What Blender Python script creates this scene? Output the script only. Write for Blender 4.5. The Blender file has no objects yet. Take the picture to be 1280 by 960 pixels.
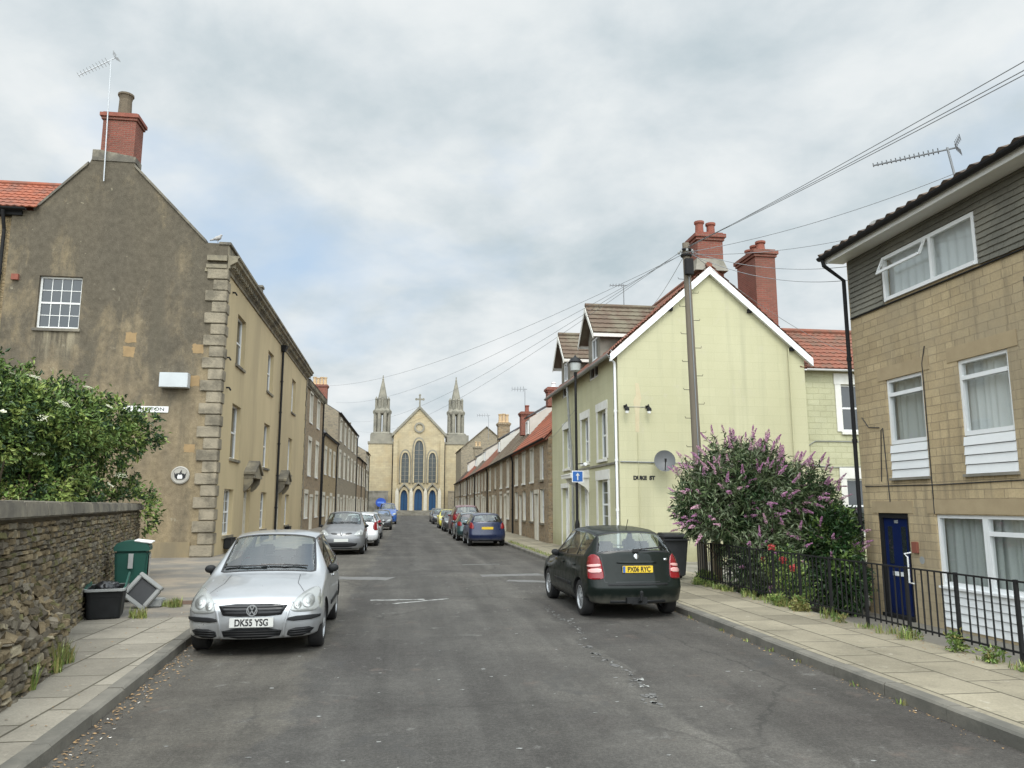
import bpy, bmesh, math, random
from mathutils import Vector, Matrix
from mathutils.bvhtree import BVHTree
from mathutils import noise as mnoise
R = random.Random(7)
S = bpy.context.scene
COL = S.collection
rad = math.radians

# ------------------------------------------------------------------ helpers
def tag(o, label=None, cat=None, group=None, kind=None):
    if label: o['label'] = label
    if cat: o['category'] = cat
    if group: o['group'] = group
    if kind: o['kind'] = kind
    return o

def thing(name, label, cat, loc=(0, 0, 0), rz=0.0, group=None):
    o = bpy.data.objects.new(name, None)
    COL.objects.link(o)
    o.empty_display_size = 0.2
    o.location = loc
    o.rotation_euler = (0, 0, rz)
    return tag(o, label, cat, group)

class Wall:
    """a vertical wall plane: u along it, z up, d outward"""
    def __init__(s, a, b, flip=1):
        s.o = Vector((a[0], a[1], 0))
        v = Vector((b[0] - a[0], b[1] - a[1], 0))
        s.L = v.length
        s.u = v.normalized()
        s.n = Vector((s.u.y, -s.u.x, 0)) * flip
    def P(s, u, z, d=0.0):
        return s.o + s.u * u + s.n * d + Vector((0, 0, z))

class MB:
    def __init__(s):
        s.v = []; s.f = []; s.m = []
    def add(s, pts):
        k = len(s.v)
        s.v += [Vector(p) for p in pts]
        return k
    def poly(s, pts, m=0):
        k = s.add(pts)
        s.f.append(tuple(range(k, k + len(pts)))); s.m.append(m)
    def hexa(s, p, m=0):
        k = s.add(p)
        for q in ((0, 3, 2, 1), (4, 5, 6, 7), (0, 1, 5, 4), (1, 2, 6, 5), (2, 3, 7, 6), (3, 0, 4, 7)):
            s.f.append(tuple(k + i for i in q)); s.m.append(m)
    def box(s, x0, x1, y0, y1, z0, z1, m=0):
        s.hexa([(x0, y0, z0), (x1, y0, z0), (x1, y1, z0), (x0, y1, z0), (x0, y0, z1), (x1, y0, z1), (x1, y1, z1), (x0, y1, z1)], m)
    def wbox(s, W, u0, u1, z0, z1, d0, d1, m=0):
        P = W.P
        s.hexa([P(u0, z0, d0), P(u1, z0, d0), P(u1, z0, d1), P(u0, z0, d1), P(u0, z1, d0), P(u1, z1, d0), P(u1, z1, d1), P(u0, z1, d1)], m)
    def wpoly(s, W, uz, d0, d1, m=0):
        """extruded polygon in wall coordinates"""
        n = len(uz)
        k = s.add([W.P(u, z, d1) for u, z in uz] + [W.P(u, z, d0) for u, z in uz])
        s.f.append(tuple(range(k, k + n))); s.m.append(m)
        s.f.append(tuple(range(k + 2 * n - 1, k + n - 1, -1))); s.m.append(m)
        for i in range(n):
            j = (i + 1) % n
            s.f.append((k + i, k + j, k + n + j, k + n + i)); s.m.append(m)
    def prism(s, pts0, pts1, m=0):
        n = len(pts0)
        k = s.add(list(pts0) + list(pts1))
        s.f.append(tuple(range(k + n - 1, k - 1, -1))); s.m.append(m)
        s.f.append(tuple(range(k + n, k + 2 * n))); s.m.append(m)
        for i in range(n):
            j = (i + 1) % n
            s.f.append((k + i, k + j, k + n + j, k + n + i)); s.m.append(m)
    def tube(s, pts, r, n=8, m=0, caps=True):
        pts = [Vector(p) for p in pts]
        rs = r if isinstance(r, (list, tuple)) else [r] * len(pts)
        rings = []
        ref = None
        for i, p in enumerate(pts):
            a = pts[max(0, i - 1)]; b = pts[min(len(pts) - 1, i + 1)]
            t = (b - a).normalized()
            if ref is None:
                ref = Vector((0, 0, 1)) if abs(t.z) < 0.9 else Vector((1, 0, 0))
            x = t.cross(ref).normalized(); y = t.cross(x).normalized()
            ref = -y if False else x.cross(t)
            rings.append(s.add([p + (x * math.cos(2 * math.pi * q / n) + y * math.sin(2 * math.pi * q / n)) * rs[i] for q in range(n)]))
        for a, b in zip(rings, rings[1:]):
            for q in range(n):
                w = (q + 1) % n
                s.f.append((a + q, a + w, b + w, b + q)); s.m.append(m)
        if caps:
            s.f.append(tuple(rings[0] + q for q in range(n - 1, -1, -1))); s.m.append(m)
            s.f.append(tuple(rings[-1] + q for q in range(n))); s.m.append(m)
    def lathe(s, prof, o=(0, 0, 0), n=16, m=0, axis=2, caps=True):
        o = Vector(o); rings = []
        for r, h in prof:
            pts = []
            for q in range(n):
                c, sn = math.cos(2 * math.pi * q / n) * r, math.sin(2 * math.pi * q / n) * r
                p = (c, sn, h) if axis == 2 else ((h, c, sn) if axis == 0 else (sn, h, c))
                pts.append(o + Vector(p))
            rings.append(s.add(pts))
        for a, b in zip(rings, rings[1:]):
            for q in range(n):
                w = (q + 1) % n
                s.f.append((a + q, a + w, b + w, b + q)); s.m.append(m)
        if caps:
            s.f.append(tuple(rings[0] + q for q in range(n - 1, -1, -1))); s.m.append(m)
            s.f.append(tuple(rings[-1] + q for q in range(n))); s.m.append(m)
    def build(s, name, mats, parent=None, smooth=False, bevel=0.0, weld=False, local=False, recalc=True):
        me = bpy.data.meshes.new(name)
        me.from_pydata([tuple(v) for v in s.v], [], s.f)
        if not isinstance(mats, (list, tuple)): mats = [mats]
        for m in mats: me.materials.append(m)
        if len(mats) > 1:
            me.polygons.foreach_set('material_index', s.m)
        return finish(me, name, parent, smooth, bevel, weld, local, recalc)

def finish(me, name, parent=None, smooth=False, bevel=0.0, weld=False, local=False, recalc=True, uv=True):
    if bevel or weld or recalc:
        bm = bmesh.new(); bm.from_mesh(me)
        if weld: bmesh.ops.remove_doubles(bm, verts=bm.verts, dist=1e-4)
        if recalc: bmesh.ops.recalc_face_normals(bm, faces=bm.faces)
        if bevel:
            es = [e for e in bm.edges if len(e.link_faces) == 2 and e.calc_face_angle(0) > 0.5]
            bmesh.ops.bevel(bm, geom=es, offset=bevel, segments=2, affect='EDGES', clamp_overlap=True)
        bm.to_mesh(me); bm.free()
    if uv: box_uv(me)
    if smooth:
        me.polygons.foreach_set('use_smooth', [True] * len(me.polygons))
    me.update()
    o = bpy.data.objects.new(name, me)
    COL.objects.link(o)
    if parent is not None:
        o.parent = parent
        if not local:
            bpy_mi = Matrix.LocRotScale(parent.location, parent.rotation_euler, None) if parent.parent is None else Matrix.Identity(4)
            o.matrix_parent_inverse = bpy_mi.inverted()
    return o

def box_uv(me):
    uvl = me.uv_layers.new(name='UVMap')
    vs = me.vertices
    out = [0.0] * (2 * len(me.loops))
    for p in me.polygons:
        n = p.normal
        ax, ay, az = abs(n.x), abs(n.y), abs(n.z)
        for li in p.loop_indices:
            c = vs[me.loops[li].vertex_index].co
            if az > 0.75 and az >= max(ax, ay): a, b = c.x, c.y
            elif ax >= ay: a, b = c.y, c.z
            else: a, b = c.x, c.z
            out[2 * li] = a; out[2 * li + 1] = b
    uvl.data.foreach_set('uv', out)

def copy_tree(o, parent=None):
    c = o.copy(); COL.objects.link(c)
    if parent is not None: c.parent = parent
    for ch in [k for k in bpy.data.objects if k.parent == o]:
        copy_tree(ch, c)
    return c

# ------------------------------------------------------------------ materials
def mk(name, col=(.5, .5, .5), rough=.7, metal=0.0, spec=.5, coat=0.0):
    m = bpy.data.materials.new(name); m.use_nodes = True
    nt = m.node_tree; b = nt.nodes['Principled BSDF']
    b.inputs['Base Color'].default_value = (*col, 1)
    b.inputs['Roughness'].default_value = rough
    b.inputs['Metallic'].default_value = metal
    b.inputs['Specular IOR Level'].default_value = spec
    b.inputs['Coat Weight'].default_value = coat
    b.inputs['Coat Roughness'].default_value = 0.04
    return m

class NT:
    def __init__(s, m):
        s.t = m.node_tree; s.b = s.t.nodes['Principled BSDF']
    def n(s, typ, ins=None, **kw):
        x = s.t.nodes.new(typ)
        for k, v in kw.items(): setattr(x, k, v)
        for k, v in (ins or {}).items():
            if isinstance(v, tuple) and len(v) == 2 and hasattr(v[0], 'outputs'):
                s.t.links.new(v[0].outputs[v[1]], x.inputs[k])
            elif hasattr(v, 'outputs'):
                s.t.links.new(v.outputs[0], x.inputs[k])
            else:
                x.inputs[k].default_value = v
        return x
    def coords(s, kind='Object', scale=(1, 1, 1), rot=(0, 0, 0)):
        tc = s.n('ShaderNodeTexCoord')
        return s.n('ShaderNodeMapping', {'Vector': (tc, kind), 'Scale': scale, 'Rotation': rot})
    def noise(s, vec, scale, detail=5, rough=.6, dist=0.0):
        return s.n('ShaderNodeTexNoise', {'Vector': vec, 'Scale': scale, 'Detail': detail, 'Roughness': rough, 'Distortion': dist})
    def ramp(s, fac, stops, interp='LINEAR'):
        x = s.t.nodes.new('ShaderNodeValToRGB')
        x.color_ramp.interpolation = interp
        e = x.color_ramp.elements
        while len(e) < len(stops): e.new(.5)
        for el, (p, c) in zip(e, stops):
            el.position = p
            el.color = (*c, 1) if isinstance(c, tuple) else (c, c, c, 1)
        if isinstance(fac, tuple): s.t.links.new(fac[0].outputs[fac[1]], x.inputs[0])
        else: s.t.links.new(fac.outputs[0], x.inputs[0])
        return x
    def mix(s, fac, a, b, mode='MIX'):
        x = s.t.nodes.new('ShaderNodeMix'); x.data_type = 'RGBA'; x.blend_type = mode
        for idx, v in ((0, fac), (6, a), (7, b)):
            if isinstance(v, tuple) and hasattr(v[0], 'outputs'): s.t.links.new(v[0].outputs[v[1]], x.inputs[idx])
            elif hasattr(v, 'outputs'):
                s.t.links.new(v.outputs[2] if v.bl_idname == 'ShaderNodeMix' else v.outputs[0], x.inputs[idx])
            else: x.inputs[idx].default_value = v if idx == 0 else (*v, 1)
        return x
    def math(s, op, a, b=0.0):
        x = s.t.nodes.new('ShaderNodeMath'); x.operation = op
        for i, v in enumerate((a, b)):
            if isinstance(v, tuple): s.t.links.new(v[0].outputs[v[1]], x.inputs[i])
            elif hasattr(v, 'outputs'): s.t.links.new(v.outputs[0], x.inputs[i])
            else: x.inputs[i].default_value = v
        return x
    def out(s, col=None, bump=None, strength=.3, dist=.02, rough=None):
        if col is not None:
            s.t.links.new(col.outputs[2] if col.bl_idname == 'ShaderNodeMix' else col.outputs[0], s.b.inputs['Base Color'])
        if bump is not None:
            bp = s.n('ShaderNodeBump', {'Strength': strength, 'Distance': dist})
            s.t.links.new(bump[0].outputs[bump[1]] if isinstance(bump, tuple) else bump.outputs[0], bp.inputs['Height'])
            s.t.links.new(bp.outputs[0], s.b.inputs['Normal'])
        if rough is not None:
            s.t.links.new(rough.outputs[0], s.b.inputs['Roughness'])

def noisy(name, c1, c2, scale=3, rough=.8, bump=.3, c3=None, scale3=.6, streak=1.0, fine=40, spec=.3, dist=.01, metal=0.0):
    m = mk(name, c1, rough, metal, spec); t = NT(m)
    v = t.coords('Object', (1, 1, streak))
    v2 = t.coords('Object')
    a = t.ramp(t.noise(v, scale), [(.32, c1), (.68, c2)])
    f = t.noise(v2, fine, 4)
    col = t.mix(t.ramp(f, [(.3, 0.0), (.7, 1.0)]), a, tuple(.72 * k for k in c1))
    col.inputs[0].default_value = .3
    t.t.links.new(t.math('MULTIPLY', f, .35).outputs[0], col.inputs[0])
    if c3 is not None:
        k = t.ramp(t.noise(v, scale3, 6, .65), [(.45, 0.0), (.62, 1.0)])
        col = t.mix(k, col, c3)
    t.out(col, f, bump, dist)
    return m

def brick(name, c1, c2, mortar, bw, bh, ms=.012, rough=.85, bump=.5, c3=None, off=.5, squash=1.0, sqf=2, var=.5, moss=None):
    m = mk(name, c1, rough, 0, .25); t = NT(m)
    v = t.coords('UV')
    vo = t.coords('Object')
    wob = t.noise(vo, 2.5, 2)
    vv = t.mix(.012, v, (wob, 'Color'), 'LINEAR_LIGHT')
    b = t.n('ShaderNodeTexBrick', {'Color1': (*c1, 1), 'Color2': (*c2, 1), 'Mortar': (*mortar, 1), 'Scale': 1.0, 'Mortar Size': ms,
            'Mortar Smooth': .3, 'Bias': 0.0, 'Brick Width': bw, 'Row Height': bh}, offset=off, squash=squash, squash_frequency=sqf)
    t.t.links.new(vv.outputs[2], b.inputs['Vector'])
    n1 = t.ramp(t.noise(vo, .9, 5), [(.3, .72), (.7, 1.12)])
    col = t.mix(var, b, n1, 'MULTIPLY')
    n2 = t.noise(vo, 28, 4)
    col = t.mix(.5, col, t.ramp(n2, [(.3, .75), (.7, 1.15)]), 'MULTIPLY')
    if c3 is not None:
        col = t.mix(t.ramp(t.noise(vo, .35, 6, .65), [(.48, 0.0), (.66, .8)]), col, c3)
    if moss is not None:
        col = t.mix(t.ramp(t.noise(t.coords('Object', (3.2, 3.2, .22)), 1.0, 6, .65), [(.54, 0.0), (.70, .6)]), col, moss)
    h = t.math('ADD', t.math('MULTIPLY', (b, 'Fac'), -1.0), t.math('MULTIPLY', n2, .6))
    t.out(col, h, bump, .012)
    return m

def rubble(name, cols, mortar, scale=4.0, rough=.9, flat=2.0, bump=.7, stain=None):
    m = mk(name, cols[0], rough, 0, .2); t = NT(m)
    v = t.coords('Object', (1, 1, flat))
    wob = t.noise(v, 3, 2)
    vv = t.mix(.06, v, (wob, 'Color'), 'LINEAR_LIGHT')
    e = t.n('ShaderNodeTexVoronoi', {'Scale': scale, 'Randomness': .9}, feature='DISTANCE_TO_EDGE')
    c = t.n('ShaderNodeTexVoronoi', {'Scale': scale, 'Randomness': .9}, feature='F1')
    for x in (e, c): t.t.links.new(vv.outputs[2], x.inputs['Vector'])
    sep = t.n('ShaderNodeSeparateColor', {0: (c, 'Color')})
    k = len(cols)
    cr = t.ramp(sep, [((i + .5) / k, q) for i, q in enumerate(cols)])
    vo = t.coords('Object')
    n2 = t.noise(vo, 22, 5)
    col = t.mix(.6, cr, t.ramp(n2, [(.3, .65), (.7, 1.25)]), 'MULTIPLY')
    edge = t.ramp((e, 'Distance'), [(.02, 1.0), (.07, 0.0)])
    col = t.mix(edge, col, mortar)
    if stain is not None:
        col = t.mix(t.ramp(t.noise(vo, .5, 6, .65), [(.45, 0.0), (.65, .7)]), col, stain)
    h = t.math('ADD', t.ramp((e, 'Distance'), [(0.0, 0.0), (.12, 1.0)]), t.math('MULTIPLY', n2, .5))
    t.out(col, h, bump, .03)
    return m

def glassmat(name, tint=(.62, .68, .66), pw_=3.6, base=.075, refl=1.0):
    """window glass: part mirror, part tinted see-through"""
    m = bpy.data.materials.new(name); m.use_nodes = True
    nt = m.node_tree; nt.nodes.clear()
    o = nt.nodes.new('ShaderNodeOutputMaterial')
    tr = nt.nodes.new('ShaderNodeBsdfTransparent'); tr.inputs[0].default_value = (*tint, 1)
    gl = nt.nodes.new('ShaderNodeBsdfGlossy'); gl.inputs['Roughness'].default_value = .03
    gl.inputs['Color'].default_value = (.9 * refl, .93 * refl, .95 * refl, 1)
    lw = nt.nodes.new('ShaderNodeLayerWeight'); lw.inputs['Blend'].default_value = .5
    pw = nt.nodes.new('ShaderNodeMath'); pw.operation = 'POWER'; pw.inputs[1].default_value = pw_
    nt.links.new(lw.outputs['Facing'], pw.inputs[0])
    fr = nt.nodes.new('ShaderNodeMath'); fr.operation = 'MULTIPLY_ADD'; fr.inputs[1].default_value = .85; fr.inputs[2].default_value = base
    nt.links.new(pw.outputs[0], fr.inputs[0])
    mx = nt.nodes.new('ShaderNodeMixShader')
    nt.links.new(fr.outputs[0], mx.inputs[0]); nt.links.new(tr.outputs[0], mx.inputs[1]); nt.links.new(gl.outputs[0], mx.inputs[2])
    nt.links.new(mx.outputs[0], o.inputs[0])
    return m

M = {}
M['pane'] = mk('dark_window_glass', (.022, .027, .03), .06, 0, .9)
M['pane_pale'] = mk('window_glass_over_blind', (.16, .165, .16), .06, 0, .9)
M['clear'] = glassmat('clear_window_glass', (.86, .88, .87))
M['carglass'] = glassmat('car_glass', (.72, .78, .75), 2.8, .085)
M['white'] = noisy('white_paint', (.78, .78, .76), (.72, .72, .69), 2, .45, .05, fine=30, spec=.5)
M['upvc'] = noisy('white_plastic', (.82, .83, .83), (.76, .77, .77), 1.2, .35, .02, fine=8, spec=.5)
M['cream_trim'] = noisy('cream_stone_trim', (.60, .56, .47), (.50, .46, .37), 3, .7, .15)
M['blackiron'] = noisy('black_iron', (.016, .016, .017), (.018, .018, .018), 6, .7, .15, spec=.2)
M['blackplastic'] = noisy('black_plastic', (.012, .0125, .013), (.02, .021, .022), 5, .6, .1, spec=.25)
M['greyplastic'] = noisy('grey_plastic', (.33, .34, .33), (.26, .26, .25), 3, .6, .1)
M['cable'] = mk('cable_black', (.03, .03, .032), .6)
M['cablegrey'] = mk('cable_grey', (.20, .21, .22), .6)
M['boxwhite'] = noisy('off_white_metal', (.52, .55, .56), (.46, .48, .49), 1.5, .5, .03, fine=10)
M['steel'] = mk('weathered_steel', (.45, .46, .47), .45, .7)
def weathered():
    m = mk('weathered_render', (.2, .17, .12), .95, 0, .15); t = NT(m)
    v = t.coords('Object'); vs = t.coords('Object', (1, 1, .3))
    a = t.ramp(t.noise(vs, .55, 6, .6), [(.34, (.285, .225, .135)), (.5, (.215, .172, .112)), (.66, (.15, .125, .088))])
    sp = t.n('ShaderNodeSeparateXYZ', {0: v})
    # black lichen crust, thickest on the exposed upper gable
    hgt = t.n('ShaderNodeMapRange', {0: (sp, 'Z'), 1: 1.0, 2: 11.5, 3: -.16, 4: .17})
    k = t.ramp(t.math('ADD', t.noise(t.coords('Object', (1, 1, .45)), .8, 8, .68, .4), hgt), [(.44, 0.0), (.60, .9)])
    c = t.mix(k, a, (.102, .089, .068))
    c = t.mix(.75, c, t.ramp(t.noise(v, 5.5, 7, .72), [(.3, .66), (.7, 1.32)]), 'MULTIPLY')
    spots = t.ramp(t.noise(v, 3.3, 5, .62), [(.66, 0.0), (.735, .75)])
    c = t.mix(spots, c, (.34, .305, .22))
    dk = t.ramp(t.noise(t.coords('Object', (2.2, 2.2, .10)), 1.0, 5, .6), [(.55, 0.0), (.72, .55)])
    c = t.mix(dk, c, (.105, .092, .068))
    # pale run-off under the window sill
    sx = t.n('ShaderNodeMapRange', {0: (sp, 'X'), 1: -12.45, 2: -12.25, 3: 0.0, 4: 1.0}); sx2 = t.n('ShaderNodeMapRange', {0: (sp, 'X'), 1: -11.05, 2: -10.85, 3: 1.0, 4: 0.0})
    sz = t.n('ShaderNodeMapRange', {0: (sp, 'Z'), 1: 6.4, 2: 7.7, 3: 0.0, 4: 1.0}); sz2 = t.n('ShaderNodeMapRange', {0: (sp, 'Z'), 1: 7.70, 2: 7.72, 3: 1.0, 4: 0.0})
    run = t.ramp(t.noise(t.coords('Object', (4.5, 4.5, .35)), 1.0, 4, .6), [(.46, 0.0), (.62, .75)])
    k2 = t.math('MULTIPLY', t.math('MULTIPLY', t.math('MULTIPLY', sx, sx2), t.math('MULTIPLY', sz, sz2)), run)
    c = t.mix(k2, c, (.36, .315, .22))
    f = t.noise(v, 24, 5, .7)
    c = t.mix(.6, c, t.ramp(f, [(.3, .7), (.7, 1.28)]), 'MULTIPLY')
    t.out(c, f, .6, .02)
    return m
M['dirty'] = weathered()
M['dirtywarm'] = noisy('lower_render', (.36, .28, .16), (.28, .22, .13), .8, .95, .4, c3=(.2, .165, .11), scale3=.5, streak=.3, fine=22, spec=.15)
M['beige'] = noisy('beige_render', (.53, .43, .26), (.47, .38, .23), .7, .9, .25, c3=(.40, .325, .2), scale3=.3, streak=.3, fine=30, spec=.2)
M['quoin'] = noisy('grey_limestone', (.33, .285, .21), (.23, .20, .15), 3, .9, .7, c3=(.15, .132, .10), scale3=1.6, fine=18, spec=.15, dist=.03)
M['patchstone'] = noisy('orange_stone', (.34, .235, .12), (.26, .18, .095), 4, .9, .4)
M['coping'] = noisy('dark_coping', (.15, .135, .11), (.10, .092, .077), 2, .9, .5, c3=(.24, .215, .165), scale3=1.2)
M['cornice'] = noisy('stone_cornice', (.27, .235, .165), (.18, .16, .12), 2, .9, .4, c3=(.11, .1, .08), scale3=1.0)
def yellowmat():
    m = mk('yellow_render', (.52, .51, .33), .85, 0, .2); t = NT(m)
    v = t.coords('Object')
    c = t.ramp(t.noise(t.coords('Object', (1, 1, .6)), .5, 6, .6), [(.32, (.515, .495, .33)), (.68, (.46, .44, .282))])
    st = t.ramp(t.noise(t.coords('Object', (2.6, 2.6, .12)), 1.0, 6, .62), [(.50, 0.0), (.72, .55)])
    c = t.mix(st, c, (.375, .362, .245))
    pt = t.ramp(t.noise(v, .8, 7, .7, .5), [(.58, 0.0), (.66, .5)])
    c = t.mix(pt, c, (.49, .46, .335))
    sp = t.n('ShaderNodeSeparateXYZ', {0: v})
    # green-brown splash line at the foot of the wall
    ft = t.math('ADD', t.n('ShaderNodeMapRange', {0: (sp, 'Z'), 1: .0, 2: 1.5, 3: .62, 4: -.25}), t.math('MULTIPLY', t.noise(v, 2.2, 6, .7), .55))
    c = t.mix(t.ramp(ft, [(.40, 0.0), (.85, .75)]), c, (.30, .28, .165))
    ck = t.n('ShaderNodeTexBrick', {'Vector': t.coords('UV'), 'Color1': (1, 1, 1, 1), 'Color2': (.955, .955, .955, 1), 'Mortar': (.90, .90, .90, 1), 'Scale': 1.0, 'Mortar Size': .012, 'Mortar Smooth': .8, 'Brick Width': .9, 'Row Height': .3})
    c = t.mix(.8, c, ck, 'MULTIPLY')
    f = t.noise(v, 30, 5, .7)
    c = t.mix(.5, c, t.ramp(f, [(.3, .88), (.7, 1.09)]), 'MULTIPLY')
    t.out(c, t.math('ADD', f, t.math('MULTIPLY', (ck, 'Fac'), -.5)), .25, .012)
    return m
M['yellow'] = yellowmat()
M['yellowbrick'] = brick('yellow_painted_brick', (.48, .472, .315), (.445, .435, .28), (.41, .40, .255), .45, .2, .016, .8, .6, var=.5)
M['whitestone'] = noisy('white_painted_stone', (.74, .73, .68), (.64, .62, .56), 3, .6, .12)
M['redbrick'] = brick('red_brick', (.27, .085, .06), (.20, .068, .05), (.22, .15, .115), .225, .075, .009, var=.8, c3=(.15, .075, .055))
M['clay'] = noisy('terracotta', (.27, .095, .065), (.20, .07, .05), 5, .85, .3)
M['creampot'] = noisy('cream_clay', (.55, .40, .24), (.44, .31, .18), 5, .85, .3)
M['stonepot'] = noisy('stone_pot', (.17, .135, .095), (.11, .09, .065), 5, .9, .4)
M['orangetile'] = noisy('orange_pantile', (.33, .105, .058), (.26, .085, .05), 4, .85, .3, c3=(.19, .085, .06), scale3=1.4)
M['redtile'] = noisy('red_brown_tile', (.25, .095, .06), (.19, .075, .05), 5, .85, .3, c3=(.14, .085, .06), scale3=1.5)
M['browntile'] = noisy('brown_concrete_tile', (.14, .098, .07), (.105, .078, .058), 5, .9, .3, c3=(.16, .14, .10), scale3=1.0)
M['darktile'] = noisy('dark_brown_tile', (.085, .06, .045), (.055, .043, .036), 5, .85, .3, c3=(.12, .085, .06), scale3=1.4)
M['slate'] = brick('grey_slate', (.10, .10, .105), (.075, .075, .08), (.04, .04, .042), .3, .2, .006, .6, .4, c3=(.12, .11, .09))
M['hungtile'] = noisy('hung_tile', (.15, .145, .12), (.105, .10, .085), 4, .8, .3, c3=(.20, .19, .155), scale3=1.0)
M['ashlar'] = brick('buff_block_stone', (.53, .415, .25), (.435, .335, .20), (.34, .27, .17), .42, .15, .008, .9, .8, c3=(.34, .28, .19), off=.37, squash=.55, sqf=3, var=.75, moss=(.20, .165, .115))
M['buffplain'] = noisy('buff_lintel', (.42, .33, .205), (.35, .27, .165), 3, .9, .3)
M['rub_brown'] = rubble('brown_rubble', [(.27, .195, .12), (.34, .25, .155), (.20, .15, .10), (.30, .235, .16)], (.29, .24, .17), 4.2)
M['rub_grey'] = rubble('grey_rubble', [(.26, .22, .16), (.32, .265, .185), (.19, .165, .125), (.28, .24, .175)], (.28, .24, .175), 4.2)
M['rub_tan'] = rubble('tan_rubble', [(.30, .225, .125), (.36, .275, .16), (.23, .175, .105), (.32, .25, .15)], (.30, .24, .15), 4.2)
M['churchstone'] = brick('cream_ashlar', (.47, .395, .255), (.40, .335, .22), (.35, .29, .19), .8, .32, .018, .9, .3, c3=(.40, .31, .18), var=.6)
M['churchgrey'] = noisy('grey_church_stone', (.28, .26, .205), (.22, .20, .165), 1.5, .9, .4, c3=(.175, .165, .135), scale3=.6)
M['leadglass'] = noisy('leaded_glass', (.045, .055, .058), (.07, .08, .078), 1.5, .3, .1, spec=.5)
M['bluedoor'] = noisy('blue_door_paint', (.02, .075, .17), (.018, .06, .14), 3, .45, .05)
M['navydoor'] = noisy('navy_door_paint', (.008, .018, .085), (.007, .015, .07), 2, .35, .03, spec=.5)
M['brass'] = mk('brass', (.55, .5, .4), .35, .8)
M['wood'] = noisy('old_pole_wood', (.20, .17, .13), (.135, .115, .09), 3, .9, .6, streak=.12, fine=25)
M['polelit'] = noisy('lit_pole_wood', (.24, .19, .12), (.18, .14, .09), 3, .9, .5, streak=.12)  # paler pole wood, the light on its foot put into the colour
M['binback'] = noisy('dark_grey_bin', (.035, .037, .04), (.05, .052, .055), 3, .55, .1, spec=.4)
M['bingreen'] = noisy('green_bin', (.012, .075, .055), (.01, .06, .045), 3, .5, .1, spec=.4)
M['bag'] = noisy('black_bag', (.012, .012, .014), (.03, .03, .033), 7, .3, .5, spec=.6)
M['net'] = noisy('net_curtain', (.74, .76, .76), (.64, .66, .66), 2, .9, .1, streak=.1)
M['netgrey'] = noisy('grey_curtain', (.50, .525, .51), (.41, .43, .42), 2, .9, .1, streak=.1)
M['soil'] = noisy('bare_soil', (.20, .155, .105), (.13, .10, .07), 2, .95, .6)
M['conc'] = noisy('grey_concrete', (.27, .25, .21), (.20, .185, .155), 2, .9, .4, c3=(.15, .14, .11), scale3=1.1)
M['yard'] = noisy('yard_concrete', (.20, .185, .155), (.15, .14, .12), 1.5, .9, .4)
M['stonesh'] = [noisy('wall_stone_%s' % n, c, tuple(k * .68 for k in c), 6, .95, .8, c3=tuple(k * .55 for k in c), scale3=3, fine=30, spec=.1, dist=.02)
                for n, c in (('umber', (.235, .185, .115)), ('grey', (.235, .205, .155)), ('buff', (.31, .245, .15)), ('dark', (.165, .14, .105)), ('pale', (.36, .31, .215)), ('mossy', (.175, .16, .08)))]
M['mortar'] = noisy('wall_mortar', (.19, .16, .115), (.125, .107, .08), 5, .95, .6)

def leafmat(name, c, rough=.5, trans=.25):
    m = mk(name, c, rough, 0, .35); t = NT(m)
    n = t.noise(t.coords('Object'), 6, 2)
    t.out(t.mix(t.ramp(n, [(.35, 0.0), (.65, 1.0)]), tuple(k * .75 for k in c), tuple(k * 1.2 for k in c)))
    return m
M['leaf_mid'] = leafmat('leaf_mid', (.105, .165, .04))
M['leaf_lite'] = leafmat('leaf_light', (.24, .30, .08))
M['leaf_dark'] = leafmat('leaf_dark', (.024, .052, .016))
M['leaf_grey'] = leafmat('leaf_greygreen', (.19, .23, .14))
M['leaf_bud'] = leafmat('leaf_buddleia', (.115, .155, .07))
M['leaf_laurel'] = leafmat('leaf_laurel', (.02, .05, .014), .35)
M['blossom'] = mk('cream_blossom', (.62, .61, .45), .8)
M['purple'] = mk('purple_blossom', (.44, .20, .36), .8)
M['purple2'] = mk('faded_purple_blossom', (.54, .33, .40), .8)
M['redflower'] = mk('red_flower', (.38, .045, .045), .7)
M['straw'] = leafmat('dry_grass', (.22, .20, .07))
M['bark'] = noisy('bark', (.10, .08, .055), (.06, .05, .035), 8, .95, .6, streak=.3)
M['litter'] = mk('dry_leaf', (.30, .19, .09), .9)
M['litter2'] = mk('pale_litter', (.62, .58, .52), .9)
# ------------------------------------------------------------------ camera, world, sun
cam = bpy.data.cameras.new('camera'); camo = bpy.data.objects.new('camera', cam); COL.objects.link(camo)
cam.sensor_width = 36; cam.lens = 27.0; cam.clip_end = 2000; cam.clip_start = .05
P_UP, YAW = math.atan(151 / 960), rad(8.313)
camo.location = (0, 0, 1.85)
camo.rotation_euler = (math.pi / 2 + P_UP, 0, -YAW)
S.camera = camo

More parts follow.
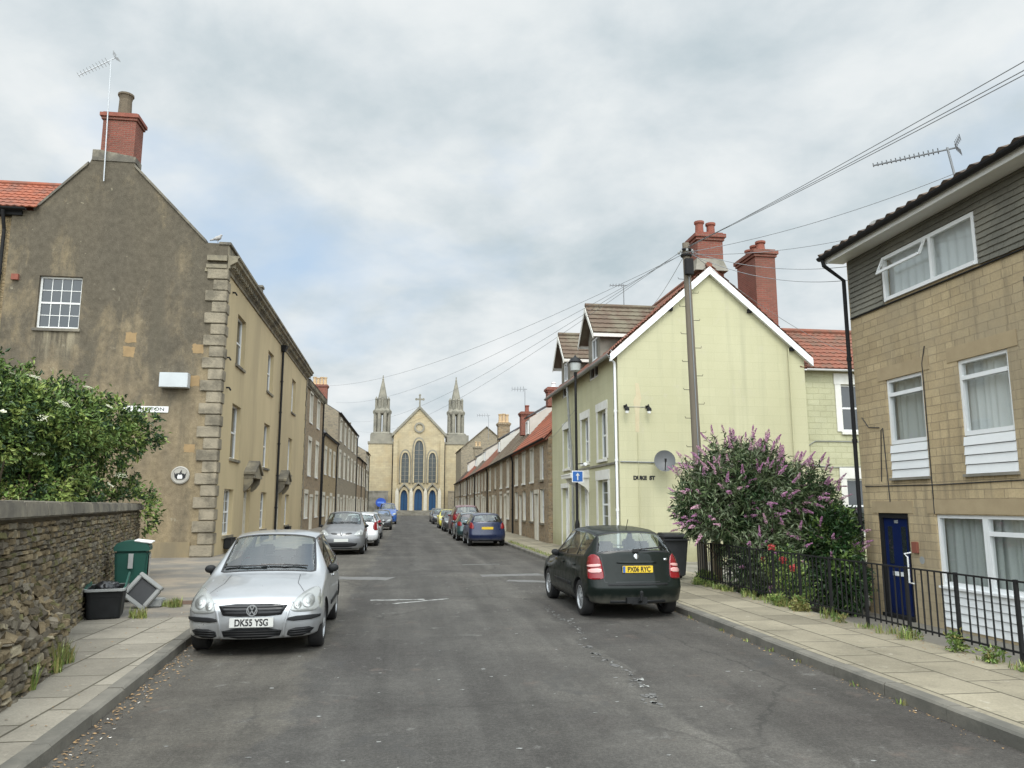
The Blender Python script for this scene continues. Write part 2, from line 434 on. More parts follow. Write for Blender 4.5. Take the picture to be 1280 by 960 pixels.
w = bpy.data.worlds.new('World'); S.world = w; w.use_nodes = True
SUN_EL, SUN_AZ = rad(52), rad(181)      # azimuth from +Y towards +X: behind and to the right
def make_sky():
    nt = w.node_tree
    bg = nt.nodes['Background']; bg.inputs['Strength'].default_value = .12
    class T(NT):
        def __init__(s): s.t = nt; s.b = None
    t = T()
    sky = t.n('ShaderNodeTexSky', sky_type='NISHITA', sun_disc=False, sun_elevation=SUN_EL, sun_rotation=SUN_AZ, dust_density=2.0)
    tc = t.n('ShaderNodeTexCoord')
    sp = t.n('ShaderNodeSeparateXYZ', {0: (tc, 'Generated')})
    z = t.math('ADD', t.math('MAXIMUM', (sp, 'Z'), 0.0), .30)
    cb = t.n('ShaderNodeCombineXYZ', {0: t.math('DIVIDE', (sp, 'X'), z), 1: t.math('DIVIDE', (sp, 'Y'), z), 2: 0.0})
    v = t.n('ShaderNodeMapping', {'Vector': cb, 'Location': (3.1, 1.7, 0), 'Rotation': (0, 0, .5)})
    n1 = t.noise(v, 1.2, 6, .52, .2)           # breaks in the cover
    n2 = t.noise(v, 2.7, 7, .55, .15)          # cloud masses
    n3 = t.noise(v, .75, 3, .5, 0)             # slow change
    n4 = t.noise(v, 8.0, 5, .6, .2)
    cover = t.ramp(n1, [(.27, 0.0), (.43, 1.0)])
    tone = t.math('ADD', t.math('ADD', t.math('MULTIPLY', n2, .95), t.math('MULTIPLY', n3, .30)), t.math('MULTIPLY', n4, .10))
    cl = t.ramp(tone, [(.48, (3.35, 3.95, 4.25)), (.58, (4.0, 4.5, 4.75)), (.66, (4.6, 5.0, 5.2)), (.75, (5.25, 5.55, 5.65)), (.86, (5.75, 5.95, 6.0))])
    blue = t.mix(.80, sky, (3.7, 4.7, 5.8))
    full0 = t.mix(cover, blue, cl)
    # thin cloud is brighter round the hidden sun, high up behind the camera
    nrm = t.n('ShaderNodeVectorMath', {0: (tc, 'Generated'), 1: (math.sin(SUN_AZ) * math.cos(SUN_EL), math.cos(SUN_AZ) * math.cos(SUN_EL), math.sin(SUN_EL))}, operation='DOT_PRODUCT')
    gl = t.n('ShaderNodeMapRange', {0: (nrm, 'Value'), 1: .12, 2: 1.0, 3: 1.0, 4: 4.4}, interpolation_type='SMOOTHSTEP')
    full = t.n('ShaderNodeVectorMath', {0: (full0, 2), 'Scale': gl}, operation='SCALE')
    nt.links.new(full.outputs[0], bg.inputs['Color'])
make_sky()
sun = bpy.data.lights.new('sun', 'SUN'); sun.energy = 1.1; sun.angle = rad(20); sun.color = (1, .95, .87)
so = bpy.data.objects.new('sun', sun); COL.objects.link(so)
sd = Vector((math.sin(SUN_AZ) * math.cos(SUN_EL), math.cos(SUN_AZ) * math.cos(SUN_EL), math.sin(SUN_EL)))
so.rotation_euler = sd.to_track_quat('Z', 'Y').to_euler()
so.location = sd * 50
S.view_settings.view_transform = 'Standard'; S.view_settings.look = 'None'
S.view_settings.exposure = EXPOSURE = 0.35
S.view_settings.gamma = 1.0; S.view_settings.use_curve_mapping = False
S.cycles.use_denoising = True
S.cycles.max_bounces = 7; S.cycles.transparent_max_bounces = 10
S.cycles.caustics_reflective = False; S.cycles.caustics_refractive = False

# ------------------------------------------------------------------ ground, road, pavements
def lerp_tab(tab, y):
    if y <= tab[0][0]: return tab[0][1]
    for (a, p), (b, q) in zip(tab, tab[1:]):
        if y <= b: return p + (q - p) * (y - a) / (b - a)
    return tab[-1][1]
XL = [(-10, -2.2), (6, -2.45), (11.6, -2.74), (22, -2.95), (50, -2.85), (77, -2.1), (132, -1.0)]
XR = [(-10, 4.55), (5.5, 4.72), (13, 4.84), (37, 5.0), (59, 5.05), (87, 5.5), (132, 6.6)]
XLB = [(-10, -6), (51, -6.6), (53, -6.6), (132, -5.0)]        # back edge of the left pavement
def xl(y): return lerp_tab(XL, y)
def xr(y): return lerp_tab(XR, y)

def grd():
    m = mk('ground_mix', (.16, .14, .10), .95); t = NT(m)
    n = t.noise(t.coords('Object'), .15, 6)
    t.out(t.ramp(n, [(.35, (.10, .12, .05)), (.65, (.2, .17, .12))]), n, .3, .05)
    g = MB(); g.poly([(-700, -300, -.4), (700, -300, -.4), (700, 1100, -.4), (-700, 1100, -.4)])
    tag(g.build('ground', m), kind='structure')
grd()

def asphalt():
    m = mk('worn_asphalt', (.12, .118, .112), .9, 0, .25); t = NT(m)
    v = t.coords('Object')
    fine = t.noise(v, 95, 3, .7); mid = t.noise(v, 9, 6, .65); big = t.noise(v, .55, 6, .65, .4)
    base = t.ramp(big, [(.3, (.052, .048, .044)), (.5, (.069, .065, .059)), (.7, (.094, .088, .079))])
    # long strips of older and newer surfacing, with wandering edges
    sx = t.n('ShaderNodeSeparateXYZ', {0: v})
    wob = t.math('MULTIPLY', t.math('SUBTRACT', t.noise(t.coords('Object', (1, .45, 1)), 1.3, 6, .7), .5), 1.3)
    xx = t.math('ADD', t.math('ADD', (sx, 'X'), wob), t.math('MULTIPLY', (sx, 'Y'), -.012))
    xm = t.n('ShaderNodeMapRange', {0: xx, 1: -4.0, 2: 6.0, 3: 0.0, 4: 1.0})
    strip = t.ramp(xm, [(0.0, (1.12, 1.08, 1.0)), (.285, (1.22, 1.19, 1.12)), (.30, (.90, .90, .90)), (.47, (.98, .98, .98)), (.62, (1.14, 1.13, 1.11)), (.642, (1.34, 1.33, 1.30)), (.655, (.98, .97, .96)), (.8, (1.02, 1.0, .98)), (1.0, (.84, .82, .79))])
    col = t.mix(1.0, base, strip, 'MULTIPLY')
    tracks = t.ramp(t.noise(t.coords('Object', (1.6, .09, 1)), 1.1, 4, .6), [(.38, .86), (.62, 1.16)])
    col = t.mix(1.0, col, tracks, 'MULTIPLY')
    col = t.mix(.75, col, t.ramp(mid, [(.3, .78), (.7, 1.2)]), 'MULTIPLY')
    col = t.mix(.8, col, t.ramp(fine, [(.3, .62), (.7, 1.36)]), 'MULTIPLY')
    grain = t.noise(v, 34, 2, .8)
    col = t.mix(.8, col, t.ramp(grain, [(.32, .70), (.5, .98), (.68, 1.34)]), 'MULTIPLY')
    wv = t.mix(.22, t.coords('Object', (1, .55, 1)), (t.noise(v, 1.4, 6, .7), 'Color'), 'LINEAR_LIGHT')
    ce = t.n('ShaderNodeTexVoronoi', {'Scale': .42}, feature='DISTANCE_TO_EDGE'); t.t.links.new(wv.outputs[2], ce.inputs['Vector'])
    ck = t.math('MULTIPLY', t.ramp((ce, 'Distance'), [(.0, 1.0), (.012, 0.0)]), t.ramp(t.noise(v, .35, 3), [(.42, 0.0), (.60, .8)]))
    col = t.mix(ck, col, (.035, .033, .03))
    sc = t.ramp(t.noise(v, 2.3, 8, .75, .8), [(.60, 0.0), (.68, .55)])
    col = t.mix(sc, col, (.185, .178, .165))
    dk = t.ramp(t.noise(t.coords('Object', (1, 1, 1)), .9, 7, .7, 1.0), [(.30, .6), (.40, 0.0)])
    col = t.mix(dk, col, (.055, .054, .052))
    red = t.ramp(t.noise(v, 1.7, 7, .7), [(.60, 0.0), (.72, .5)])
    col = t.mix(red, col, (.15, .115, .095))
    t.out(col, t.math('ADD', fine, t.math('MULTIPLY', mid, .8)), .55, .012)
    return m
M['asphalt'] = asphalt()
def paving(name, tint):
    m = mk(name, tint, .88, 0, .25); t = NT(m)
    v = t.coords('UV', (1, 1, 1), (0, 0, rad(91)))
    b = t.n('ShaderNodeTexBrick', {'Color1': (*tint, 1), 'Color2': (*[k * .66 for k in tint], 1), 'Mortar': (.10, .09, .065, 1), 'Scale': 1.0, 'Mortar Size': .015,
            'Mortar Smooth': .4, 'Bias': -.15, 'Brick Width': .92, 'Row Height': .61, 'Vector': v}, offset=.5)
    vo = t.coords('Object')
    big = t.noise(vo, .8, 6, .65); fine = t.noise(vo, 55, 4)
    col = t.mix(.9, b, t.ramp(big, [(.3, .66), (.52, .95), (.7, 1.12)]), 'MULTIPLY')
    col = t.mix(.6, col, t.ramp(fine, [(.3, .74), (.7, 1.2)]), 'MULTIPLY')
    sp = t.ramp(t.noise(vo, 4.5, 6, .7), [(.58, 0.0), (.72, .7)])
    col = t.mix(sp, col, (.16, .14, .105))
    lich = t.ramp(t.noise(vo, 7, 5, .7), [(.62, 0.0), (.7, .6)])
    col = t.mix(lich, col, (.40, .37, .30))
    t.out(col, t.math('ADD', t.math('MULTIPLY', (b, 'Fac'), -1.2), t.math('MULTIPLY', fine, .4)), .5, .012)
    return m
M['flags_l'] = paving('paving_flags', (.30, .272, .22))
M['flags_r'] = paving('paving_flags_tan', (.315, .28, .205))
M['tarpath'] = noisy('path_asphalt', (.19, .175, .15), (.135, .125, .11), 1.0, .9, .5, c3=(.25, .21, .16), scale3=.7, fine=60)
M['kerb'] = noisy('stone_kerb', (.20, .185, .155), (.13, .122, .103), 2.5, .85, .5, c3=(.11, .105, .09), scale3=1.2, fine=30)
ys = [-10, -4, 0, 3, 5, 6.5, 8, 10, 11.6, 13, 16, 19, 22, 26, 30, 37, 44, 50, 59, 68, 77, 87, 100, 116, 132]
road = MB()
for a, b in zip(ys, ys[1:]):
    road.poly([(xl(a) - .02, a, 0), (xr(a) + .02, a, 0), (xr(b) + .02, b, 0), (xl(b) - .02, b, 0)])
tag(road.build('road', M['asphalt'], weld=True), kind='structure')
j = MB(); j.poly([(-60, 132, .004), (60, 132, .004), (60, 137.5, .004), (-60, 137.5, .004)])
tag(j.build('cross_road', M['asphalt']), kind='structure')

def strip(name, mat, f0, f1, ylist, z, thick=.3, kind='structure'):
    b = MB()
    for a, c in zip(ylist, ylist[1:]):
        b.hexa([(f0(a), a, z - thick), (f1(a), a, z - thick), (f1(c), c, z - thick), (f0(c), c, z - thick), (f0(a), a, z), (f1(a), a, z), (f1(c), c, z), (f0(c), c, z)])
    return tag(b.build(name, mat), kind=kind)
KW = .15
def kerb_run(name, edge, sgn, y0, y1):
    b = MB(); y = y0
    while y < y1:
        ln = .9 if y < 30 else 3.0
        c = min(y + ln - .012, y1)
        jz = R.uniform(-.006, .006); jx = R.uniform(-.006, .006)
        e0, e1 = edge(y) + jx, edge(c) + jx
        z = .12 + jz
        ch = .02
        p0 = [(e0, y, -.1), (e0, y, z - ch), (e0 + sgn * ch, y, z), (e0 + sgn * KW, y, z), (e0 + sgn * KW, y, -.1)]
        p1 = [(e1, c, -.1), (e1, c, z - ch), (e1 + sgn * ch, c, z), (e1 + sgn * KW, c, z), (e1 + sgn * KW, c, -.1)]
        b.prism(p0, p1)
        y += ln
    return tag(b.build(name, M['kerb'], recalc=True), kind='structure')
kerb_run('kerb', xl, -1, -8, 131)
kerb_run('kerb', xr, 1, -8, 131)
yl = [y for y in ys if y <= 13]
strip('pavement', M['flags_l'], lambda y: lerp_tab([(0, -4.6), (13, -5.2)], y), lambda y: xl(y) - KW - .004, yl, .118)
yl2 = [13, 16, 19, 22, 26, 30, 37, 44, 50, 59, 68, 77, 87, 100, 116, 131]
strip('pavement', M['tarpath'], lambda y: lerp_tab([(13, -7.2), (22, -9), (27, -9), (29, -6.6), (51, -6.6), (53, -6.6), (132, -5.0)], y), lambda y: xl(y) - KW - .004, yl2, .116)
yr = [y for y in ys if y <= 16]
strip('pavement', M['flags_r'], lambda y: xr(y) + KW + .004, lambda y: 6.72, yr, .118)
strip('pavement', M['flags_r'], lambda y: xr(y) + KW + .004, lambda y: 7.6 if y < 24 else lerp_tab([(24, 7.6), (37, 7.6), (132, 9)], y), yl2[1:], .115)
b = MB(); b.box(-40, -3.6, -10, 27.4, -.35, .09); tag(b.build('garden_soil', M['soil']), kind='structure')
b = MB(); b.box(6.72, 9.5, -8, 17.5, -.6, -.27); b.box(9.5, 40, 15, 24, -.6, -.2); tag(b.build('forecourt', M['yard']), kind='structure')
b = MB(); b.box(7.6, 30, 17.52, 24, -.5, .05); tag(b.build('side_yard', M['conc']), kind='structure')
# worn white paint
def paint(name, c):
    m = mk(name, c, .85); t = NT(m)
    n = t.noise(t.coords('Object'), 7, 7, .75)
    t.out(t.ramp(n, [(.40, (.095, .093, .087)), (.50, tuple(.45 * k + .05 for k in c)), (.70, c)]), n, .3, .01)
    return m
M['roadpaint'] = paint('worn_road_paint', (.46, .46, .43)); M['fadedpaint'] = paint('faded_road_paint', (.155, .15, .139))
def marking(pts, wid, name='road_marking', mat='fadedpaint'):
    b = MB(); pp = [Vector((*p, .004)) for p in pts]
    L = []
    for i, p in enumerate(pp):
        d = (pp[min(i + 1, len(pp) - 1)] - pp[max(i - 1, 0)]).normalized(); nrm = Vector((-d.y, d.x, 0))
        ww = wid * R.uniform(.75, 1.1)
        L.append((p + nrm * ww / 2, p - nrm * ww / 2))
    for (a, c), (e, f) in zip(L, L[1:]): b.poly([a, c, f, e])
    return tag(b.build(name, M[mat]), kind='structure')
def seg(a, b, n=9):
    return [(a[0] + (b[0] - a[0]) * i / n, a[1] + (b[1] - a[1]) * i / n + R.uniform(-.02, .02)) for i in range(n + 1)]
marking(seg((-2.2, 20.8), (-.15, 20.2)), .85)
marking(seg((-.5, 15.75), (.55, 15.75)), .15, mat='roadpaint')
marking(seg((-.05, 15.15), (.45, 15.45), 5) + seg((.5, 15.5), (1.02, 15.8), 5), .12, mat='roadpaint')
marking(seg((2.2, 20.7), (3.85, 20.85)), .65)
marking(seg((2.7, 19.3), (3.75, 18.8)), .5)
marking(seg((2.0, 24.5), (3.2, 24.6)), .22)
# white crumbs along the surfacing joint and other small pale scars
def scars():
    b = MB()
    for k in range(130):
        t_ = R.random()
        y = 7.2 + 7.5 * t_ ** 1.2; x = 2.42 + .055 * (y - 7.2) + .09 * math.sin(y * 1.7) + R.gauss(0, .045)
        r = R.uniform(.008, .034) * (2.0 if R.random() < .07 else 1)
        a0 = R.random() * 6; n = R.randint(4, 6)
        b.poly([(x + r * R.uniform(.5, 1.3) * math.cos(a0 + 6.283 * i / n), y + 1.6 * r * R.uniform(.5, 1.3) * math.sin(a0 + 6.283 * i / n), .0045) for i in range(n)], 0 if R.random() < .15 else 1)
    for k in range(150):
        y = 4.5 + 18 * R.random(); x = R.uniform(-2.2, 4.6); r = R.uniform(.006, .02)
        a0 = R.random() * 6; n = 5
        b.poly([(x + r * 1.6 * R.uniform(.5, 1.3) * math.cos(a0 + 6.283 * i / n), y + r * R.uniform(.5, 1.3) * math.sin(a0 + 6.283 * i / n), .0045) for i in range(n)], 0)
    tag(b.build('road_grit', [M['roadpaint'], M['fadedpaint']], recalc=False), 'pale crumbs of old paint scattered over the asphalt', None, kind='stuff')
scars()
# leaf litter in the left gutter and on the right kerb edge
def litter():
    b = MB()
    def leaf(x, y, z, s):
        a = R.random() * 6.28; c, sn = math.cos(a), math.sin(a); k = 0 if R.random() < .93 else 1
        pts = [(s, 0), (0, s * .5), (-s, 0), (0, -s * .5)]
        b.poly([(x + c * p - sn * q, y + sn * p + c * q, z + R.uniform(.003, .014)) for p, q in pts], k)
    for i in range(520):
        y = 4.5 + R.random() ** 1.2 * 8; leaf(xl(y) + abs(R.gauss(.03, .12)) + .01, y, 0.002, R.uniform(.008, .026))
    for i in range(260):
        y = 4.5 + R.random() * 12; leaf(xr(y) - abs(R.gauss(.02, .07)) - .01, y, 0.002, R.uniform(.006, .018))
    for i in range(120):
        y = 5.5 + R.random() * 8; leaf(R.uniform(-4.0, xl(y) - .2), y, .12, R.uniform(.006, .02))
    for i in range(220):
        y = 5 + R.random() * 12; leaf(6.7 - abs(R.gauss(.0, .2)), y, .12, R.uniform(.006, .022))
    tag(b.build('leaf_litter', [M['litter'], M['litter2']], recalc=False), 'dry leaves and litter along the gutters', None, kind='stuff')
litter()
# ------------------------------------------------------------------ building kit
def wall_mesh(mb, W, u0, u1, z0, z1, holes, depth=.12, m=0, mr=None):
    us = sorted({u0, u1, *[h[0] for h in holes], *[h[1] for h in holes]})
    zs = sorted({z0, z1, *[h[2] for h in holes], *[h[3] for h in holes]})
    for a, b in zip(us, us[1:]):
        for c, d in zip(zs, zs[1:]):
            cu, cz = (a + b) / 2, (c + d) / 2
            if any(h[0] < cu < h[1] and h[2] < cz < h[3] for h in holes): continue
            mb.poly([W.P(a, c), W.P(b, c), W.P(b, d), W.P(a, d)], m)
    mr = m if mr is None else mr
    for h in holes:
        a, b, c, d = h[:4]
        for (p, q), (r, s) in (((a, c), (b, c)), ((b, c), (b, d)), ((b, d), (a, d)), ((a, d), (a, c))):
            mb.poly([W.P(p, q), W.P(r, s), W.P(r, s, -depth), W.P(p, q, -depth)], mr)

def window(parent, W, h, depth=.12, style='sash', nx=1, ny=1, frame='white', pane='pane', sill='cream_trim', fw=.065, surround=None, sd=.03, sw=.13, curtain=None, name='window'):
    a, b, c, d = h[:4]
    f = MB(); d0, d1 = -depth - .07, -depth + .015
    f.wbox(W, a, a + fw, c, d, d0, d1); f.wbox(W, b - fw, b, c, d, d0, d1)
    f.wbox(W, a + fw, b - fw, c, c + fw * 1.2, d0, d1 + .003); f.wbox(W, a + fw, b - fw, d - fw, d, d0, d1 + .003)
    mid = (c + d) / 2
    if style == 'sash':
        f.wbox(W, a + fw, b - fw, mid - .03, mid + .03, d0 + .01, d1 - .012)
        parts = ((c + fw * 1.2, mid - .03), (mid + .03, d - fw))
    elif style == 'transom':
        tz = d - (d - c) * .24
        f.wbox(W, a + fw, b - fw, tz - .035, tz + .035, d0 + .01, d1 + .012)
        parts = ((c + fw * 1.2, d - fw),)
    elif style == 'mullion':
        f.wbox(W, (a + b) / 2 - .03, (a + b) / 2 + .03, c + fw, d - fw, d0 + .01, d1 - .004)
        parts = ((c + fw * 1.2, d - fw),)
    else:
        parts = ((c + fw * 1.2, d - fw),)
    g = .022
    for (z0, z1) in parts:
        for i in range(1, nx):
            u = a + fw + (b - a - 2 * fw) * i / nx
            f.wbox(W, u - g / 2, u + g / 2, z0, z1, d0 + .02, d1 - .02)
        for k in range(1, ny):
            z = z0 + (z1 - z0) * k / ny
            f.wbox(W, a + fw, b - fw, z - g / 2, z + g / 2, d0 + .022, d1 - .022)
    o = f.build(name, M[frame], parent)
    p = MB(); p.poly([W.P(a + .02, c + .02, d0 + .04), W.P(b - .02, c + .02, d0 + .04), W.P(b - .02, d - .02, d0 + .04), W.P(a + .02, d - .02, d0 + .04)])
    p.build('pane', M[pane], o)
    if curtain:
        q = MB(); n = max(24, int((b - a) * 48)); ph = R.random() * 6
        top = [W.P(a - .16 + (b - a + .32) * i / n, d + .1, d0 - .10 + .022 * math.sin(i * .95 + ph + 1.5 * math.sin(i * .21 + ph)) + .014 * math.sin(i * .37 + ph * 2)) for i in range(n + 1)]
        bot = [W.P(a - .16 + (b - a + .32) * i / n, c - .03, d0 - .10 + .032 * math.sin(i * .95 + ph + .3 + 1.7 * math.sin(i * .21 + ph)) + .024 * math.sin(i * .33 + ph)) for i in range(n + 1)]
        k = q.add(top + bot)
        for i in range(n): q.f.append((k + i, k + i + 1, k + n + 2 + i, k + n + 1 + i)); q.m.append(0)
        q.build('curtain', M[curtain], o, smooth=True, recalc=False)
    if sill:
        s = MB(); s.wbox(W, a - .07, b + .07, c - .10, c - .002, -depth + .02, .07); s.build('sill', M[sill], o)
    if surround:
        s = MB(); e = .004
        s.wbox(W, a - sw, a - e, c - .002, d, .0, sd); s.wbox(W, b + e, b + sw, c - .002, d, .0, sd)
        s.wbox(W, a - sw - .03, b + sw + .03, d + e, d + sw * 1.7, .0, sd + .012)
        s.build('surround', M[surround], o)
    return o

def door(parent, W, h, depth=.12, mat='white', frame='white', panels=True, handle=True, fan=True, surround=None):
    a, b, c, d = h[:4]
    f = MB(); fw = .07
    f.wbox(W, a, a + fw, c, d, -depth - .08, -depth + .02); f.wbox(W, b - fw, b, c, d, -depth - .08, -depth + .02)
    f.wbox(W, a + fw, b - fw, d - fw, d, -depth - .08, -depth + .023)
    top = d - fw
    if fan:
        top = d - fw - .32
        f.wbox(W, a + fw, b - fw, top, top + .05, -depth - .08, -depth + .015)
    fr = f.build('door_frame', M[frame], parent)
    if fan:
        p = MB(); p.poly([W.P(a + fw, top + .05, -depth - .05), W.P(b - fw, top + .05, -depth - .05), W.P(b - fw, d - fw, -depth - .05), W.P(a + fw, d - fw, -depth - .05)]); p.build('fanlight', M['pane'], fr)
    D = MB(); u0, u1 = a + fw + .003, b - fw - .003
    D.wbox(W, u0, u1, c + .01, top - .003, -depth - .07, -depth - .03)
    if panels:
        um = (u0 + u1) / 2; hh = top - c
        for (p, q) in ((u0 + .09, um - .04), (um + .04, u1 - .09)):
            D.wbox(W, p, q, c + .2, c + hh * .42, -depth - .03, -depth - .018)
            D.wbox(W, p, q, c + hh * .5, c + hh * .92, -depth - .03, -depth - .018)
    o = D.build('door', M[mat], parent, bevel=.004)
    if handle:
        k = MB(); k.lathe([(.02, 0), (.03, .02), (.022, .045)], W.P(u1 - .1, c + 1.0, -depth - .03), 10, axis=0 if abs(W.n.x) > .5 else 1); k.build('handle', M['brass'], o, smooth=True)
    if surround:
        s = MB(); sw = .14
        s.wbox(W, a - sw, a - .004, c, d, 0, .03); s.wbox(W, b + .004, b + sw, c, d, 0, .03); s.wbox(W, a - sw - .03, b + sw + .03, d + .004, d + .2, 0, .045)
        s.build('door_surround', M[surround], parent)
    return o

def tiled(mb, P0, P1, V, tw=.26, course=.32, amp=.028, m=0, lift=.022, samples=4):
    P0, P1, V = Vector(P0), Vector(P1), Vector(V)
    U = P1 - P0; L = U.length; n = U.cross(V).normalized()
    if n.z < 0: n = -n
    nc = max(1, round(V.length / course)); nt_ = max(1, round(L / tw)) * samples
    for jx in range(nc):
        a = V * (jx / nc); b = V * ((jx + 1) / nc)
        jit = R.uniform(-.004, .004)
        lo = []; hi = []; rs = []
        for i in range(nt_ + 1):
            wv = amp * (.5 + .5 * math.cos(2 * math.pi * i / samples)) ** 1.3 if samples > 2 else 0
            q = P0 + U * (i / nt_)
            rs.append(q + a + n * (wv * .6 - .01))
            lo.append(q + a + n * (wv + lift + jit))
            hi.append(q + b + n * (wv * .7))
        k = mb.add(rs + lo + hi); c = nt_ + 1
        for i in range(nt_):
            mb.f.append((k + i, k + i + 1, k + c + i + 1, k + c + i)); mb.m.append(m)
            mb.f.append((k + c + i, k + c + i + 1, k + 2 * c + i + 1, k + 2 * c + i)); mb.m.append(m)

def slab(mb, P0, P1, V, t=.06, m=0):
    P0, P1, V = Vector(P0), Vector(P1), Vector(V)
    n = (P1 - P0).cross(V).normalized()
    if n.z < 0: n = -n
    q = [P0, P1, P1 + V, P0 + V]
    mb.hexa([p - n * t for p in q] + [p - n * .012 for p in q], m)

def chimney(parent, x, y, z0, z1, wx, wy, pots, mat='redbrick', pot='clay', poth=.55, pr=.12, along='x', cap=None):
    c = MB()
    c.box(x - wx / 2, x + wx / 2, y - wy / 2, y + wy / 2, z0, z1 - .30, 0)
    c.box(x - wx / 2 - .05, x + wx / 2 + .05, y - wy / 2 - .05, y + wy / 2 + .05, z1 - .298, z1 - .20, 0)
    c.box(x - wx / 2 - .10, x + wx / 2 + .10, y - wy / 2 - .10, y + wy / 2 + .10, z1 - .198, z1 - .06, 1)
    c.box(x - wx / 2 - .02, x + wx / 2 + .02, y - wy / 2 - .02, y + wy / 2 + .02, z1 - .058, z1, 1)
    o = c.build('chimney', [M[mat], M[cap or mat]], parent, bevel=.008)
    for i in range(pots):
        t = (i + .5) / pots - .5
        px, py = (x + t * wx * .9, y) if along == 'x' else (x, y + t * wy * .9)
        h = poth * R.uniform(.92, 1.05)
        q = MB(); q.lathe([(pr * 1.05, 0), (pr * 1.1, .06), (pr * .92, .09), (pr * .85, h * .75), (pr * .98, h - .09), (pr * 1.1, h - .07), (pr * 1.1, h), (pr * .8, h), (pr * .75, h - .2)], (px, py, z1), 14)
        q.build('chimney_pot', M[pot], o, smooth=False)
    return o

def pipe(parent, pts, r=.045, mat='blackiron', name='downpipe', collars=True):
    b = MB(); b.tube(pts, r, 8)
    if collars:
        for p, q in zip(pts, pts[1:]):
            p, q = Vector(p), Vector(q); L = (q - p).length
            if L > 1.5:
                n = int(L / 1.8)
                for i in range(1, n + 1):
                    c = p + (q - p) * (i / (n + 1)); dd = (q - p).normalized() * .04
                    b.tube([c - dd, c + dd], r * 1.3, 8)
    return b.build(name, M[mat], parent)

def gutter(parent, a, b, r=.06, mat='blackiron'):
    m = MB(); a, b = Vector(a), Vector(b)
    n = 7; t = (b - a).normalized(); s = t.cross(Vector((0, 0, 1))).normalized()
    pa = [a + s * math.cos(math.pi + math.pi * i / n) * r + Vector((0, 0, math.sin(math.pi + math.pi * i / n) * r)) for i in range(n + 1)]
    pi_ = [a + s * math.cos(2 * math.pi - math.pi * i / n) * r * .8 + Vector((0, 0, math.sin(2 * math.pi - math.pi * i / n) * r * .8 + .0)) for i in range(n + 1)]
    ring = pa + pi_
    m.prism(ring, [p + (b - a) for p in ring])
    return m.build('gutter', M[mat], parent)

